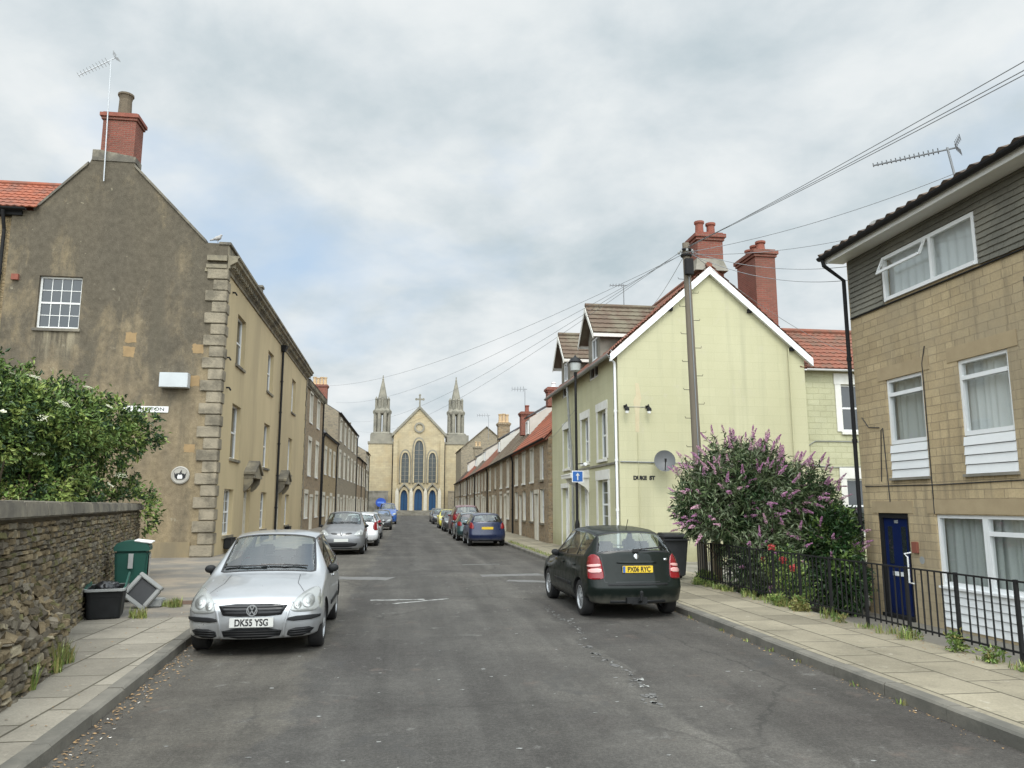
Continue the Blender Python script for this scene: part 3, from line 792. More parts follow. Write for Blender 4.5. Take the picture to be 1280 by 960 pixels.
# ------------------------------------------------------------------ the big rendered house on the left
def left_house():
    X, Y0, Y1 = -6.2, 27.5, 52.0
    h = thing('stone_house', 'large three storey house with stained grey gable, quoined corner and red brick chimney', 'house', (-9.8, 39.75, 0))
    G = Wall((-13.42, Y0), (X, Y0))          # gable, facing the camera
    F = Wall((X, Y0), (X, Y1))               # street front
    gx = lambda x: x + 13.42
    # gable with its window opening
    hole = (gx(-12.34), gx(-10.96), 7.78, 9.62)
    mb = MB()
    wall_mesh(mb, G, 0, gx(X), .05, 10.2, [hole], .14)
    mb.poly([G.P(0, 10.2), G.P(gx(X), 10.2), G.P(gx(X), 11.06), G.P(gx(-6.97), 11.06), G.P(gx(-9.55), 13.72), G.P(gx(-9.55), 14.05), G.P(gx(-10.98), 14.05), G.P(gx(-11.1), 13.72), G.P(gx(-12.72), 11.92), G.P(0, 11.92)])
    mb.poly([G.P(0, .05), G.P(0, 11.92), G.P(0, 11.92, -7), G.P(0, .05, -7)])
    mb.build('gable_wall', M['dirty'], h)
    # a low warmer plinth band at the foot of the gable
    pl = MB(); pl.wbox(G, 0, gx(-6.85), .05, .62, 0.003, .09); pl.build('plinth', M['dirtywarm'], h, bevel=.02)
    # coping along the slopes
    def cope(p, q):
        cp = MB()
        (u0, z0), (u1, z1) = p, q
        cp.hexa([G.P(u0, z0 + .003, -.25), G.P(u1, z1 + .003, -.25), G.P(u1, z1 + .003, .06), G.P(u0, z0 + .003, .06), G.P(u0, z0 + .11, -.25), G.P(u1, z1 + .11, -.25), G.P(u1, z1 + .11, .06), G.P(u0, z0 + .11, .06)])
        cp.build('gable_coping', M['coping'], h)
    cope((gx(-6.97), 11.06), (gx(-9.55), 13.72)); cope((gx(-12.72), 11.92), (gx(-11.1), 13.72))
    # front wall openings
    gw = [(F.L * 0 + a, a + 1.6, .75, 2.42) for a in (1.55, 9.05, 16.7)]
    mw = [(a, a + 1.6, 3.55, 5.6) for a in (2.1, 9.05, 17.0)]
    tw = [(a, a + 1.6, 7.12, 9.05) for a in (2.2, 9.2, 17.5)]
    dr = [(5.15, 6.5, .2, 2.46), (14.05, 15.4, .2, 2.5)]
    fb = MB(); wall_mesh(fb, F, 0, F.L, .05, 10.25, gw + mw + tw + dr, .17)
    fb.poly([F.P(F.L, .05), F.P(F.L, 11.0), F.P(F.L, 11.0, -7.2), F.P(F.L, .05, -7.2)])
    fb.build('front_wall', M['beige'], h)
    for w_ in gw: window(h, F, w_, .17, nx=3, ny=2, sill='cornice')
    for w_ in mw + tw: window(h, F, w_, .17, nx=1 if w_[2] > 5 else 2, ny=1, sill='cornice')
    window(h, G, hole, .14, nx=4, ny=2, sill='coping', pane='pane', name='window')
    for d_ in dr:
        door(h, F, d_, .17, mat='cream_trim', frame='cream_trim')
        u0, u1 = d_[0] - .22, d_[1] + .22; um = (u0 + u1) / 2
        hd = MB()
        hd.wbox(F, u0, u1, 2.92, 3.06, .0, .42)
        hd.wpoly(F, [(u0, 3.062), (u1, 3.062), (um, 3.52)], .02, .38)
        for (p, q, z) in (((u0 - .06), um, 0), (um, u1 + .06, 1)):
            za, zb = (3.07, 3.56) if z == 0 else (3.56, 3.07)
            hd.hexa([F.P(p, za, 0), F.P(q, zb, 0), F.P(q, zb, .46), F.P(p, za, .46), F.P(p, za + .1, 0), F.P(q, zb + .1, 0), F.P(q, zb + .1, .46), F.P(p, za + .1, .46)])
        ho = hd.build('door_hood', M['cornice'], h)
        for u in (u0 + .02, u1 - .2):
            br = MB(); br.prism([F.P(u, 2.915, .004), F.P(u, 2.915, .36), F.P(u, 2.72, .33), F.P(u, 2.52, .2), F.P(u, 2.4, .06), F.P(u, 2.4, .004)],
                                [F.P(u + .18, 2.915, .004), F.P(u + .18, 2.915, .36), F.P(u + .18, 2.72, .33), F.P(u + .18, 2.52, .2), F.P(u + .18, 2.4, .06), F.P(u + .18, 2.4, .004)])
            br.build('bracket', M['cornice'], ho)
    # cornice and parapet
    prof = [(0, 10.0), (.05, 10.0), (.05, 10.12), (.10, 10.16), (.10, 10.26), (.26, 10.36), (.34, 10.40), (.34, 10.50), (.40, 10.54), (.40, 10.60), (0.02, 10.62)]
    c = MB()
    c.prism([F.P(-.03, z, d) for d, z in prof], [F.P(F.L + .15, z, d) for d, z in prof])
    dn = c
    u = .12
    while u < F.L:
        dn.wbox(F, u, u + .14, 10.2, 10.345, .102, .235); u += .34
    c.build('cornice', M['cornice'], h)
    r2 = MB(); prof2 = [(0.003, z, d) for d, z in prof]
    r2.wbox(G, gx(-6.95), gx(X) - .002, 10.0, 10.12, .003, .05); r2.wbox(G, gx(-6.9), gx(X) - .002, 10.122, 10.26, .003, .10)
    r2.wbox(G, gx(-6.88), gx(X) - .002, 10.39, 10.58, .003, .13); r2.build('cornice_return', M['cornice'], h)
    pa = MB(); pa.wbox(F, .003, F.L, 10.62, 11.0, -.28, .02); pa.build('parapet', M['cornice'], h)
    pc = MB(); pc.wbox(F, -.04, F.L + .05, 11.003, 11.11, -.33, .09); pc.build('parapet_coping', M['coping'], h, bevel=.012)
    # quoins
    q = MB(); z = .12; k = 0
    while z < 9.85:
        hh = .40; lg = (.66, .44)[k % 2]; lf = (.30, .5)[k % 2]
        lg += R.uniform(-.02, .02)
        q.box(X - lg, X + .055, Y0 - .055 - (.02 if k % 2 == 0 else 0), Y0 + lf, z + .012, z + hh - .012)
        z += hh; k += 1
    q.build('quoins', M['quoin'], h, bevel=.02)
    fq = MB(); z = .12; k = 0
    while z < 9.85:
        lf = (.55, .38)[k % 2]; fq.wbox(F, F.L - lf, F.L - .003, z + .01, z + .43, .003, .05); z += .45; k += 1
    fq.build('far_quoins', M['quoin'], h, bevel=.015)
    # stone test patches on the gable
    for (x0, z0, sx_, sz) in ((-9.42, 7.36, .36, .36), (-9.45, 6.86, .36, .36), (-7.2, 7.06, .36, .32), (-7.25, 5.9, .36, .36), (-7.26, 3.62, .34, .26)):
        p = MB(); n_ = 5; pp = [(gx(x0) + sx_ * a_ + R.uniform(-.022, .022), z0 + sz * b_ + R.uniform(-.022, .022)) for a_, b_ in [(i / n_, 0) for i in range(n_)] + [(1, i / n_) for i in range(n_)] + [(1 - i / n_, 1) for i in range(n_)] + [(0, 1 - i / n_) for i in range(n_)]]; p.wpoly(G, pp, .001, .006); p.build('stone_patch', M['patchstone'], h)
    # small rusty vents and wall stubs
    v = MB(); v.wbox(G, gx(-13.2), gx(-12.98), 9.42, 9.62, .002, .10); v.build('vent_box', M['clay'], h)
    for (yy, zz) in ((28.55, 9.55), (28.4, 6.0), (28.15, 7.05)):
        st = MB(); st.tube([F.P(yy - Y0, zz, -.02), F.P(yy - Y0, zz, .10), F.P(yy - Y0, zz - .10, .16)], .035, 6); st.build('wall_hook', M['blackiron'], h)
    pipe(h, [F.P(13.0, .1, .10), F.P(13.0, 9.75, .10)], .06)
    hp = MB(); hp.prism([F.P(12.85, 9.72, .03), F.P(13.15, 9.72, .03), F.P(13.15, 9.72, .2), F.P(12.85, 9.72, .2)], [F.P(12.74, 10.02, .03), F.P(13.26, 10.02, .03), F.P(13.26, 10.02, .3), F.P(12.74, 10.02, .3)]); hp.build('hopper', M['blackiron'], h)
    # main roof behind the parapet
    rf = MB()
    slab(rf, (-6.65, Y0 + .26, 10.75), (-6.65, Y1, 10.75), (-3.55, 0, 2.85))
    slab(rf, (-13.9, Y1, 10.75), (-13.9, Y0 + .26, 10.75), (3.6, 0, 2.85))
    rf.build('roof', M['slate'], h)
    ch = MB()
    ch.wpoly(G, [(gx(-11.0), 13.9), (gx(-9.55), 13.9), (gx(-9.55), 14.10), (gx(-10.75), 14.3), (gx(-11.0), 14.3)], -.62, .03); ch.build('chimney_base', M['coping'], h)
    chimney(h, -10.2, Y0 + .42, 14.1, 15.78, 1.12, .8, 1, 'redbrick', 'stonepot', .92, .25, cap='clay')
    sm = MB(); sm.box(-6.75, -6.45, 35.6, 35.95, 11.0, 11.75); sm.box(-6.8, -6.4, 35.55, 36.0, 11.75, 11.85); sm.build('roof_stack', M['coping'], h)
    return h
left_house()

def adjoining_house():
    h = thing('house', 'stone house with orange pantile roof and black downpipe at the left edge behind the elder', 'house', (-17, 28, 0))
    W = Wall((-24, 27.62), (-13.43, 27.62))
    b = MB(); b.wbox(W, 0, W.L, .05, 11.7, -6, 0); b.build('wall', M['rub_tan'], h)
    r = MB(); tiled(r, (-24, 27.3, 11.98), (-12.55, 27.3, 11.98), (0, 1.9, 1.55), .24, .30, .035)
    slab(r, (-24, 31, 11.98), (-13.43, 31, 11.98), (0, -1.75, 1.5)); r.build('roof', M['orangetile'], h)
    rd = MB(); rd.tube([(-24, 29.22, 13.55), (-12.3, 29.22, 13.55)], .12, 8); rd.build('ridge_tiles', M['orangetile'], h)
    gutter(h, (-24, 27.27, 11.93), (-12.9, 27.27, 11.93), .075)
    fs = MB(); fs.wbox(W, 0, W.L + .35, 11.72, 11.9, -.02, .2); fs.build('fascia', M['blackiron'], h)
    pipe(h, [(-13.62, 27.27, 11.85), (-13.62, 27.42, 11.4), (-13.62, 27.5, 11.2), (-13.62, 27.5, 5.0)], .06)
adjoining_house()

# ------------------------------------------------------------------ yellow corner house
YF, YB = 24.0, 35.0
def yellow_house():
    X = 7.0; X1 = 13.55; ridge = 10.25; ez = 7.0; rz_ = 9.86
    sl = (rz_ - ez) / (ridge - X)
    h = thing('corner_house', 'pale yellow rendered corner house with white bargeboards and two tiled dormers', 'house', (10, 29.5, 0))
    G = Wall((X, YF), (X1, YF)); F = Wall((X, YF), (X, YB), -1)
    b = MB()
    b.poly([G.P(0, .05), G.P(G.L, .05), G.P(G.L, ez), G.P(ridge - X, rz_), G.P(0, ez)])
    b.poly([G.P(0, .05, -11), G.P(G.L, .05, -11), G.P(G.L, ez, -11), G.P(ridge - X, rz_, -11), G.P(0, ez, -11)])
    b.poly([G.P(G.L, .05), G.P(G.L, .05, -11), G.P(G.L, ez, -11), G.P(G.L, ez)])
    up = [(1.5, 2.62, 3.42, 5.12), (4.0, 5.1, 3.42, 5.1), (7.25, 8.4, 3.36, 5.02)]
    lo = [(1.4, 2.75, 1.02, 2.7)]
    sm = [(2.5, 3.85, 6.42, 6.93), (7.4, 8.7, 6.42, 6.93)]
    ds = [(4.3, 5.35, .1, 2.62), (7.6, 8.8, .1, 2.55)]
    wall_mesh(b, F, 0, F.L, .05, ez, up + lo + sm + ds, .16)
    b.build('wall', M['yellow'], h)
    for q in up: window(h, F, q, .16, surround='whitestone', sill='whitestone', frame='upvc', sw=.17)
    for q in lo: window(h, F, q, .16, nx=2, ny=2, surround='whitestone', sill='whitestone', frame='upvc', sw=.2)
    for q in sm: window(h, F, q, .05, 'mullion', frame='white', sill=None)
    door(h, F, ds[0], .16, 'white', surround='whitestone'); door(h, F, ds[1], .16, 'white', surround='whitestone')
    # plaster band above the ground floor
    bd = MB(); bd.wbox(F, .1, 5.6, 3.17, 3.24, .002, .05); bd.build('string_course', M['conc'], h)
    # hood over the first door
    hd = MB(); u0, u1 = 4.0, 5.65
    hd.wbox(F, u0, u1, 2.84, 2.95, .0, .72); hd.hexa([F.P(u0, 2.952, 0), F.P(u1, 2.952, 0), F.P(u1, 2.952, .74), F.P(u0, 2.952, .74), F.P(u0, 3.15, 0), F.P(u1, 3.15, 0), F.P(u1, 2.99, .74), F.P(u0, 2.99, .74)])
    ho = hd.build('door_hood', M['whitestone'], h)
    for u in (4.05, 5.45):
        br = MB(); pr = [(2.835, .003), (2.835, .55), (2.7, .5), (2.5, .16), (2.3, .003)]
        br.prism([F.P(u, z, d) for z, d in pr], [F.P(u + .14, z, d) for z, d in pr]); br.build('bracket', M['whitestone'], ho)
    # main roof
    r = MB(); ov = .28
    tiled(r, (X - ov, YF - .12, ez - ov * sl), (X - ov, YB + .05, ez - ov * sl), (ridge - X + ov, 0, (ridge - X + ov) * sl), .26, .30, .035)
    slab(r, (X - ov, YF - .12, ez - ov * sl), (X - ov, YB, ez - ov * sl), (ridge - X + ov, 0, (ridge - X + ov) * sl), .08)
    slab(r, (X1 + .2, YB, ez - .2 * sl), (X1 + .2, YF - .12, ez - .2 * sl), (ridge - X1 - .2, 0, (X1 + .2 - ridge) * sl), .08)
    tiled(r, (X1 + .2, YB, ez - .2 * sl), (X1 + .2, YF - .12, ez - .2 * sl), (ridge - X1 - .2, 0, (X1 + .2 - ridge) * sl), .26, .30, .035)
    r.tube([(ridge, YF - .14, rz_ + .04), (ridge, YB, rz_ + .04)], .11, 8)
    r.build('roof', M['redtile'], h)
    # bargeboards
    for s0, s1, xx in ((X - ov, ridge, 0), (X1 + .25, ridge, 1)):
        g = MB()
        za = ez + (-ov if xx == 0 else -.25) * sl; zb = rz_
        e = .06
        g.hexa([(s0, YF - .165, za - .29), (s1, YF - .165, zb - .29), (s1, YF - .125, zb - .29), (s0, YF - .125, za - .29), (s0, YF - .165, za - .03), (s1, YF - .165, zb - .03), (s1, YF - .125, zb - .03), (s0, YF - .125, za - .03)])
        g.hexa([(s0, YF - .12, za - .27), (s1, YF - .12, zb - .27), (s1, YF - .004, zb - .27), (s0, YF - .004, za - .27), (s0, YF - .12, za - .2), (s1, YF - .12, zb - .2), (s1, YF - .004, zb - .2), (s0, YF - .004, za - .2)])
        g.build('bargeboard', M['upvc'], h)
    for (x, z) in ((8.85, 8.35), (11.65, 8.38), (13.1, 7.1)):
        k = MB(); k.box(x - .07, x + .07, YF - .10, YF - .003, z - .09, z + .03); k.build('purlin_end', M['blackiron'], h)
    gutter(h, (X - ov - .03, YF - .1, ez - ov * sl - .03), (X - ov - .03, YB, ez - ov * sl - .03), .075, 'greyplastic')
    fsc = MB(); fsc.wbox(F, -.1, 11, ez - .30, ez - .14, .20, .25); fsc.build('fascia', M['greyplastic'], h)
    pipe(h, [F.P(.1, ez - .3, .28), F.P(.1, ez - .55, .07), F.P(.1, .1, .07)], .045, 'upvc')
    pipe(h, [F.P(.32, ez - .6, .04), F.P(.32, 1.4, .04)], .025, 'blackiron', 'soil_pipe')
    pipe(h, [F.P(6.6, ez - .3, .24), F.P(6.6, 3.0, .05), F.P(6.6, .1, .05)], .05, 'greyplastic')
    # dormers
    for yc in (27.15, 32.1):
        d = MB(); x0 = X + .04; dz = 8.02; ap = 9.16; hw = .84
        W = Wall((x0, yc - hw), (x0, yc + hw), -1)
        hole = (.40, 2 * hw - .40, 7.12, 7.95)
        wall_mesh(d, W, 0, W.L, 6.98, dz, [hole], .05)
        d.poly([W.P(0, dz), W.P(W.L, dz), W.P(hw, ap - .12)])
        for yy in (yc - hw, yc + hw):
            xe = X + (dz - ez) / sl
            d.poly([(x0, yy, ez + .04), (x0, yy, dz), (xe, yy, dz), (xe, yy, dz)][:3])
        o = d.build('dormer', M['conc'], h)
        window(o, W, hole, .05, 'mullion', frame='upvc', sill=None, name='dormer_window')
        rr = MB(); ho_ = .30; xf = x0 - .32; xb = X + (ap - ez) / sl + .1
        for sgn in (-1, 1):
            ye = yc + sgn * (hw + ho_); ze = dz - .09
            tiled(rr, (xf, ye, ze), (xb, ye, ze), (0, yc - ye, ap - ze), .22, .28, .012, samples=4, lift=.03)
            slab(rr, (xf, ye, ze), (xb - .3, ye, ze), (0, yc - ye, ap - ze), .07)
        rr.tube([(xf, yc, ap + .03), (xb, yc, ap + .03)], .09, 8)
        rr.build('dormer_roof', M['browntile'], o)
        bb = MB()
        for sgn in (-1, 1):
            ye = yc + sgn * (hw + ho_ + .02); ze = dz - .11
            bb.hexa([(xf - .03, ye, ze - .20), (xf - .03, yc, ap - .22), (xf - .005, yc, ap - .22), (xf - .005, ye, ze - .20), (xf - .03, ye, ze - .02), (xf - .03, yc, ap - .03), (xf - .005, yc, ap - .03), (xf - .005, ye, ze - .02)])
            bb.box(xf, xb - 1.2, ye - .02, ye + .02, ze - .14, ze - .02)
        bb.build('dormer_bargeboard', M['whitestone'], o)
    # chimneys
    chimney(h, 10.42, YF + .52, 9.3, 11.15, .92, .78, 2, 'redbrick', 'clay', .5, .16)
    fl = MB(); fl.prism([(9.78, YF - .10, 9.72), (10.95, YF - .10, 9.72), (10.95, YF + 1.0, 9.72), (9.78, YF + 1.0, 9.72)], [(9.93, YF + .12, 10.2), (10.85, YF + .12, 10.2), (10.85, YF + .95, 10.2), (9.93, YF + .95, 10.2)]); fl.build('chimney_flaunching', M['conc'], h)
    chimney(h, 12.98, YF + 2.0, 7.4, 11.05, .78, 1.5, 3, 'redbrick', 'clay', .36, .17, 'y')
    # faded patch, stub pipes, cable run along the gable
    pt = MB(); pt.wpoly(G, [(.55, 4.2), (.68, 4.18), (.70, 4.9), (.78, 5.3), (.70, 5.78), (.58, 5.8), (.60, 5.4), (.5, 5.2), (.56, 4.8)], .001, .006); pt.build('peeled_patch', M['patchpale'], h)
    cb = MB(); cb.tube([G.P(.02, 3.22, .03), G.P(1.3, 3.2, .03)], .02, 6); cb.build('cable_run', M['cablegrey'], h)
    cb = MB(); cb.tube([G.P(1.62, 3.2, .03), G.P(3.6, 3.16, .03), G.P(6.5, 3.18, .03)], .012, 6); cb.build('cable_run', M['cablegrey'], h)
    pipe(h, [G.P(5.98, 7.1, .05), G.P(5.98, .1, .05)], .02, 'yellow', 'conduit', False)
    pipe(h, [G.P(.62, 4.15, .03), G.P(.62, .6, .03)], .012, 'yellow', 'conduit', False)
    return h
M['patchpale'] = noisy('old_plaster_patch', (.56, .50, .335), (.53, .44, .29), 6, .9, .3)
yellow_house()

def rear_extension():
    h = thing('rear_wing', 'yellow painted brick wing with red tiled roof behind the buddleia', 'house', (17, 27, 0))
    W = Wall((13.56, 24.25), (21, 24.25))
    w1 = (1.42, 3.0, 4.32, 5.95); w2 = (1.42, 3.0, .9, 2.72)
    b = MB(); wall_mesh(b, W, 0, W.L, .05, 6.42, [w1, w2], .1); b.build('wall', M['yellowbrick'], h)
    for q in (w1, w2): window(h, W, q, .1, surround='whitestone', sill='whitestone', frame='upvc', sw=.22)
    r = MB(); tiled(r, (13.4, 24.0, 6.46), (21.2, 24.0, 6.46), (0, 2.2, 1.75), .24, .28, .035); r.tube([(13.4, 26.2, 8.25), (21, 26.2, 8.25)], .11, 8)
    slab(r, (13.58, 24.02, 6.46), (21.2, 24.02, 6.46), (0, 2.1, 1.67), .05); r.build('roof', M['redtile'], h)
    gutter(h, (13.6, 23.97, 6.42), (21.2, 23.97, 6.42), .06, 'upvc')
    cb = MB(); cb.tube([W.P(.05, 2.6, .03), W.P(.05, 3.8, .03), W.P(.35, 3.98, .03), W.P(2.0, 3.98, .03)], .015, 6); cb.build('cable_run', M['cablegrey'], h)
    cb = MB(); cb.tube([W.P(.2, 3.16, .03), W.P(.9, 3.1, .03), W.P(2.6, 3.14, .03)], .015, 6); cb.build('cable_run', M['cablegrey'], h)
rear_extension()

# ------------------------------------------------------------------ block stone house on the right
def stone_block_house():
    X = 9.4
    h = thing('terraced_house', 'three storey buff block stone house with navy door and tile hung top floor', 'house', (12, 9, -.27))
    F = Wall((X, 4.0), (X, 14.68), -1)
    U = lambda y: y - 4.0
    zb = -.28
    win1 = (U(12.6), U(13.67), 2.36, 4.26); win2 = (U(10.58), U(11.7), 2.36, 4.28); win3 = (U(7.6), U(8.7), 2.36, 4.28)
    gwin = (U(9.35), U(12.55), zb + .06, 1.68)
    dr = (U(13.30), U(14.22), zb + .03, 1.69)
    top = (U(11.02), U(13.42), 5.82, 6.66)
    b = MB(); wall_mesh(b, F, 0, F.L, zb, 7.05, [win1, win2, win3, gwin, dr, top], .09)
    b.poly([F.P(F.L, zb), F.P(F.L, 7.05), F.P(F.L, 9.2, -4), F.P(F.L, 7.05, -8), F.P(F.L, zb, -8)])
    b.build('wall', M['ashlar'], h)
    # lintel bands
    for a_, c_, za_, zc_ in [(w_[0] - .22, w_[1] + .22, w_[3] + .004, w_[3] + .26) for w_ in (win1, win2, win3)] + [(dr[0] - .16, dr[1] + .16, 1.695, 1.92), (gwin[0] - .2, gwin[1] + .2, 1.695, 1.94)]:
        lt = MB(); lt.wbox(F, a_, c_, za_, zc_, .002, .012); lt.build('lintel', M['buffplain'], h)
    # windows above weatherboard aprons
    def apron(u0, u1, z0, z1, n):
        a = MB(); s = (z1 - z0) / n
        for i in range(n):
            za = z0 + s * i
            a.hexa([F.P(u0, za, -.06), F.P(u1, za, -.06), F.P(u1, za, .012), F.P(u0, za, .012), F.P(u0, za + s - .012, -.06), F.P(u1, za + s - .012, -.06), F.P(u1, za + s - .012, -.008), F.P(u0, za + s - .012, -.008)])
        a.wbox(F, u0, u1, z0 - .002, z1, -.10, -.065)
        return a.build('weatherboard_apron', M['upvc'], h)
    for w_ in (win1, win2, win3):
        u0, u1, z0, z1 = w_
        window(h, F, (u0, u1, 3.0, z1), .05, 'transom', frame='upvc', pane='clear', sill=None, curtain='net' if w_ is win2 else 'netgrey', fw=.06)
        apron(u0 + .005, u1 - .005, z0, 2.99, 4)
        sl = MB(); sl.wbox(F, u0 - .02, u1 + .02, z0 - .05, z0 - .005, -.05, .06); sl.build('sill', M['conc'], h)
    # wide ground floor window in two lights
    u0, u1 = gwin[0], gwin[1]
    um = U(11.42)
    window(h, F, (u0, um - .002, .46, 1.68), .05, 'transom', frame='upvc', pane='clear', sill=None, curtain='netgrey', fw=.06)
    window(h, F, (um + .002, u1, .46, 1.68), .05, 'plain', frame='upvc', pane='clear', sill=None, curtain='netgrey', fw=.06)
    apron(u0 + .005, u1 - .005, zb + .06, .45, 5)
    sl = MB(); sl.wbox(F, u0, u1, .425, .462, -.05, .05); sl.build('sill', M['upvc'], h)
    # door: navy, two narrow glazed slots, letter plates, white grab rail
    d0, d1, z0, z1 = dr
    f = MB()
    f.wbox(F, d0, d0 + .07, z0, z1, -.14, -.02); f.wbox(F, d1 - .07, d1, z0, z1, -.14, -.02); f.wbox(F, d0 + .07, d1 - .07, z1 - .09, z1, -.14, -.018); f.wbox(F, d0, d1, z0 - .03, z0 + .05, -.14, .05)
    f.build('door_frame', M['blackiron'], h)
    D = MB(); a, c = d0 + .073, d1 - .073
    D.wbox(F, a, c, z0 + .055, z1 - .093, -.12, -.07); mid = (a + c) / 2
    for (p, q) in ((a + .08, mid - .05), (mid + .05, c - .08)):
        D.wbox(F, p, q, z0 + .15, z0 + .72, -.07, -.055)
    do = D.build('door', M['navydoor'], h, bevel=.004)
    for (p, q) in ((a + .12, a + .25), (c - .25, c - .12)):
        g = MB(); g.wbox(F, p, q, z0 + .98, z1 - .25, -.069, -.062); g.build('door_glass', M['pane'], do)
    for (p, q) in ((mid - .12, mid - .01), (mid + .03, mid + .2)):
        g = MB(); g.wbox(F, p, q, z0 + .76, z0 + .84, -.07, -.058); g.build('letter_plate', M['upvc'], do)
    g = MB(); g.wbox(F, mid - .05, mid + .05, z1 - .19, z1 - .13, -.07, -.06); g.build('number_plate', M['greyplastic'], do)
    gr = MB(); gr.tube([F.P(d0 - .04, .42, .01), F.P(d0 - .04, .44, .1), F.P(d0 - .04, .90, .1), F.P(d0 + .05, .95, .1), F.P(d0 - .04, .98, .02)], .016, 8); gr.build('grab_rail', M['upvc'], h)
    bx = MB(); bx.wbox(F, d0 - .24, d0 - .10, .98, 1.18, .002, .05); bx.build('meter_box', M['clay'], h)
    bl = MB(); bl.lathe([(.07, 0), (.075, .05), (.05, .09)], F.P(d0 - .30, .86, 0) + F.n * .002, 12, axis=0); bl.build('bulkhead_lamp', M['greyplastic'], h)
    # tile hung top storey, real overlapping courses
    def hung(u0, u1, z0, z1, name='tile_hanging'):
        t = MB(); s = .105; z = z0; k = 0
        while z < z1 - .02:
            zt = min(z + s * 1.25, z1)
            u = u0 - (.1 if k % 2 else 0)
            while u < u1:
                a, c = max(u, u0) + .0025, min(u + .2, u1) - .0025
                if c - a > .02:
                    j_ = R.uniform(-.004, .004)
                    t.hexa([F.P(a, z + j_, .012), F.P(c, z + j_, .012), F.P(c, z + j_, .05), F.P(a, z + j_, .05), F.P(a, zt, .005), F.P(c, zt, .005), F.P(c, zt, .022), F.P(a, zt, .022)])
                u += .2
            z += s; k += 1
        return t.build(name, M['hungtile'], h)
    hung(top[1] + .07, U(14.6), 5.74, 6.98); hung(U(4.1), top[0] - .07, 5.76, 6.98)
    hung(top[0] - .07, top[1] + .07, 6.70, 6.98)
    ub = MB(); ub.wbox(F, 0, F.L - .05, 5.715, 5.735, .002, .04); ub.build('drip_board', M['blackiron'], h)
    # top window: fixed light and one open top-hung vent
    tu0, tu1, tz0, tz1 = top; tm = U(12.08)
    f = MB(); e0, e1 = -.05, .03
    f.wbox(F, tu0 - .05, tu0 + .02, tz0 - .03, tz1 + .03, e0, e1); f.wbox(F, tu1 - .02, tu1 + .05, tz0 - .03, tz1 + .03, e0, e1)
    f.wbox(F, tu0 + .02, tu1 - .02, tz0 - .03, tz0 + .04, e0, e1 + .02); f.wbox(F, tu0 + .02, tu1 - .02, tz1 - .04, tz1 + .03, e0, e1); f.wbox(F, tm - .035, tm + .035, tz0 + .04, tz1 - .04, e0, e1 - .003)
    fo = f.build('window', M['upvc'], h)
    for (p, q, ck) in ((tu0 + .02, tm, 'net'), (tm, tu1 - .02, 'net')):
        pn = MB(); pn.poly([F.P(p, tz0, -.02), F.P(q, tz0, -.02), F.P(q, tz1, -.02), F.P(p, tz1, -.02)]); pn.build('pane', M['clear'], fo)
    q = MB(); n = 70
    tp = [F.P(tu0 - .15 + (tu1 - tu0 + .3) * i / n, tz1 + .06, -.16 + .015 * math.sin(i * 1.1)) for i in range(n + 1)]; bt = [F.P(tu0 - .15 + (tu1 - tu0 + .3) * i / n, tz0 - .05, -.16 + .022 * math.sin(i * 1.1 + .4)) for i in range(n + 1)]
    k = q.add(tp + bt)
    for i in range(n): q.f.append((k + i, k + i + 1, k + n + 2 + i, k + n + 1 + i)); q.m.append(0)
    q.build('curtain', M['net'], fo, smooth=True, recalc=False)
    vt = MB(); v0, v1 = tm + .05, tu1 + .0; zt, zl, out = tz1 - .02, tz1 - .33, .17
    P = F.P
    for (ua, uc) in ((v0, v0 + .045), (v1 - .045, v1)):
        vt.hexa([P(ua, zl, out), P(uc, zl, out), P(uc, zl, out + .04), P(ua, zl, out + .04), P(ua, zt, .035), P(uc, zt, .035), P(uc, zt, .07), P(ua, zt, .07)])
    vt.wbox(F, v0 + .046, v1 - .046, zl - .005, zl + .045, out - .005, out + .04)
    vo = vt.build('open_vent', M['upvc'], fo)
    # eaves: soffit, fascia, gutter, roof
    ev = MB(); ev.wbox(F, -1, F.L + .12, 6.985, 7.03, .0, .42); ev.build('soffit', M['white'], h)
    fa = MB(); fa.wbox(F, -1, F.L + .14, 6.95, 7.10, .422, .45); fa.build('fascia', M['white'], h)
    gutter(h, F.P(-1, 7.10, .52), F.P(F.L + .18, 7.10, .52), .07)
    e = F.P(F.L + .05, 7.03, .52)
    pipe(h, [e, e + Vector((.02, 0, -.12)), F.P(F.L + .05, 6.6, .06), F.P(F.L + .05, zb, .06)], .042)
    r = MB(); tiled(r, F.P(-1.5, 7.12, .50), F.P(F.L + .2, 7.12, .50), Vector((4.4, 0, 2.2)), .30, .34, .055, lift=.03, samples=6)
    slab(r, F.P(-1.5, 7.12, .50), F.P(F.L + .2, 7.12, .50), Vector((4.4, 0, 2.2)), .07); r.build('roof', M['darktile'], h)
    # wires clipped to the face
    for pts in ([(12.55, 1.69), (12.55, 4.4), (12.45, 4.7)], [(14.0, 2.3), (13.9, 3.3), (13.84, 3.34), (13.78, 1.9)], [(14.5, 3.62), (14.3, 3.4), (13.95, 3.36)], [(14.55, 2.22), (12.4, 2.20), (9.2, 2.24)], [(10.1, 5.3), (10.08, 2.9), (10.2, 2.3)]):
        cb = MB(); cb.tube([F.P(U(y), z, .014) for y, z in pts], .009, 5); cb.build('cable_run', M['cable'], h)
    tb = MB(); tb.wbox(F, U(10.13), U(10.03), 2.6, 2.75, .002, .04); tb.build('junction_box', M['blackiron'], h)
stone_block_house()
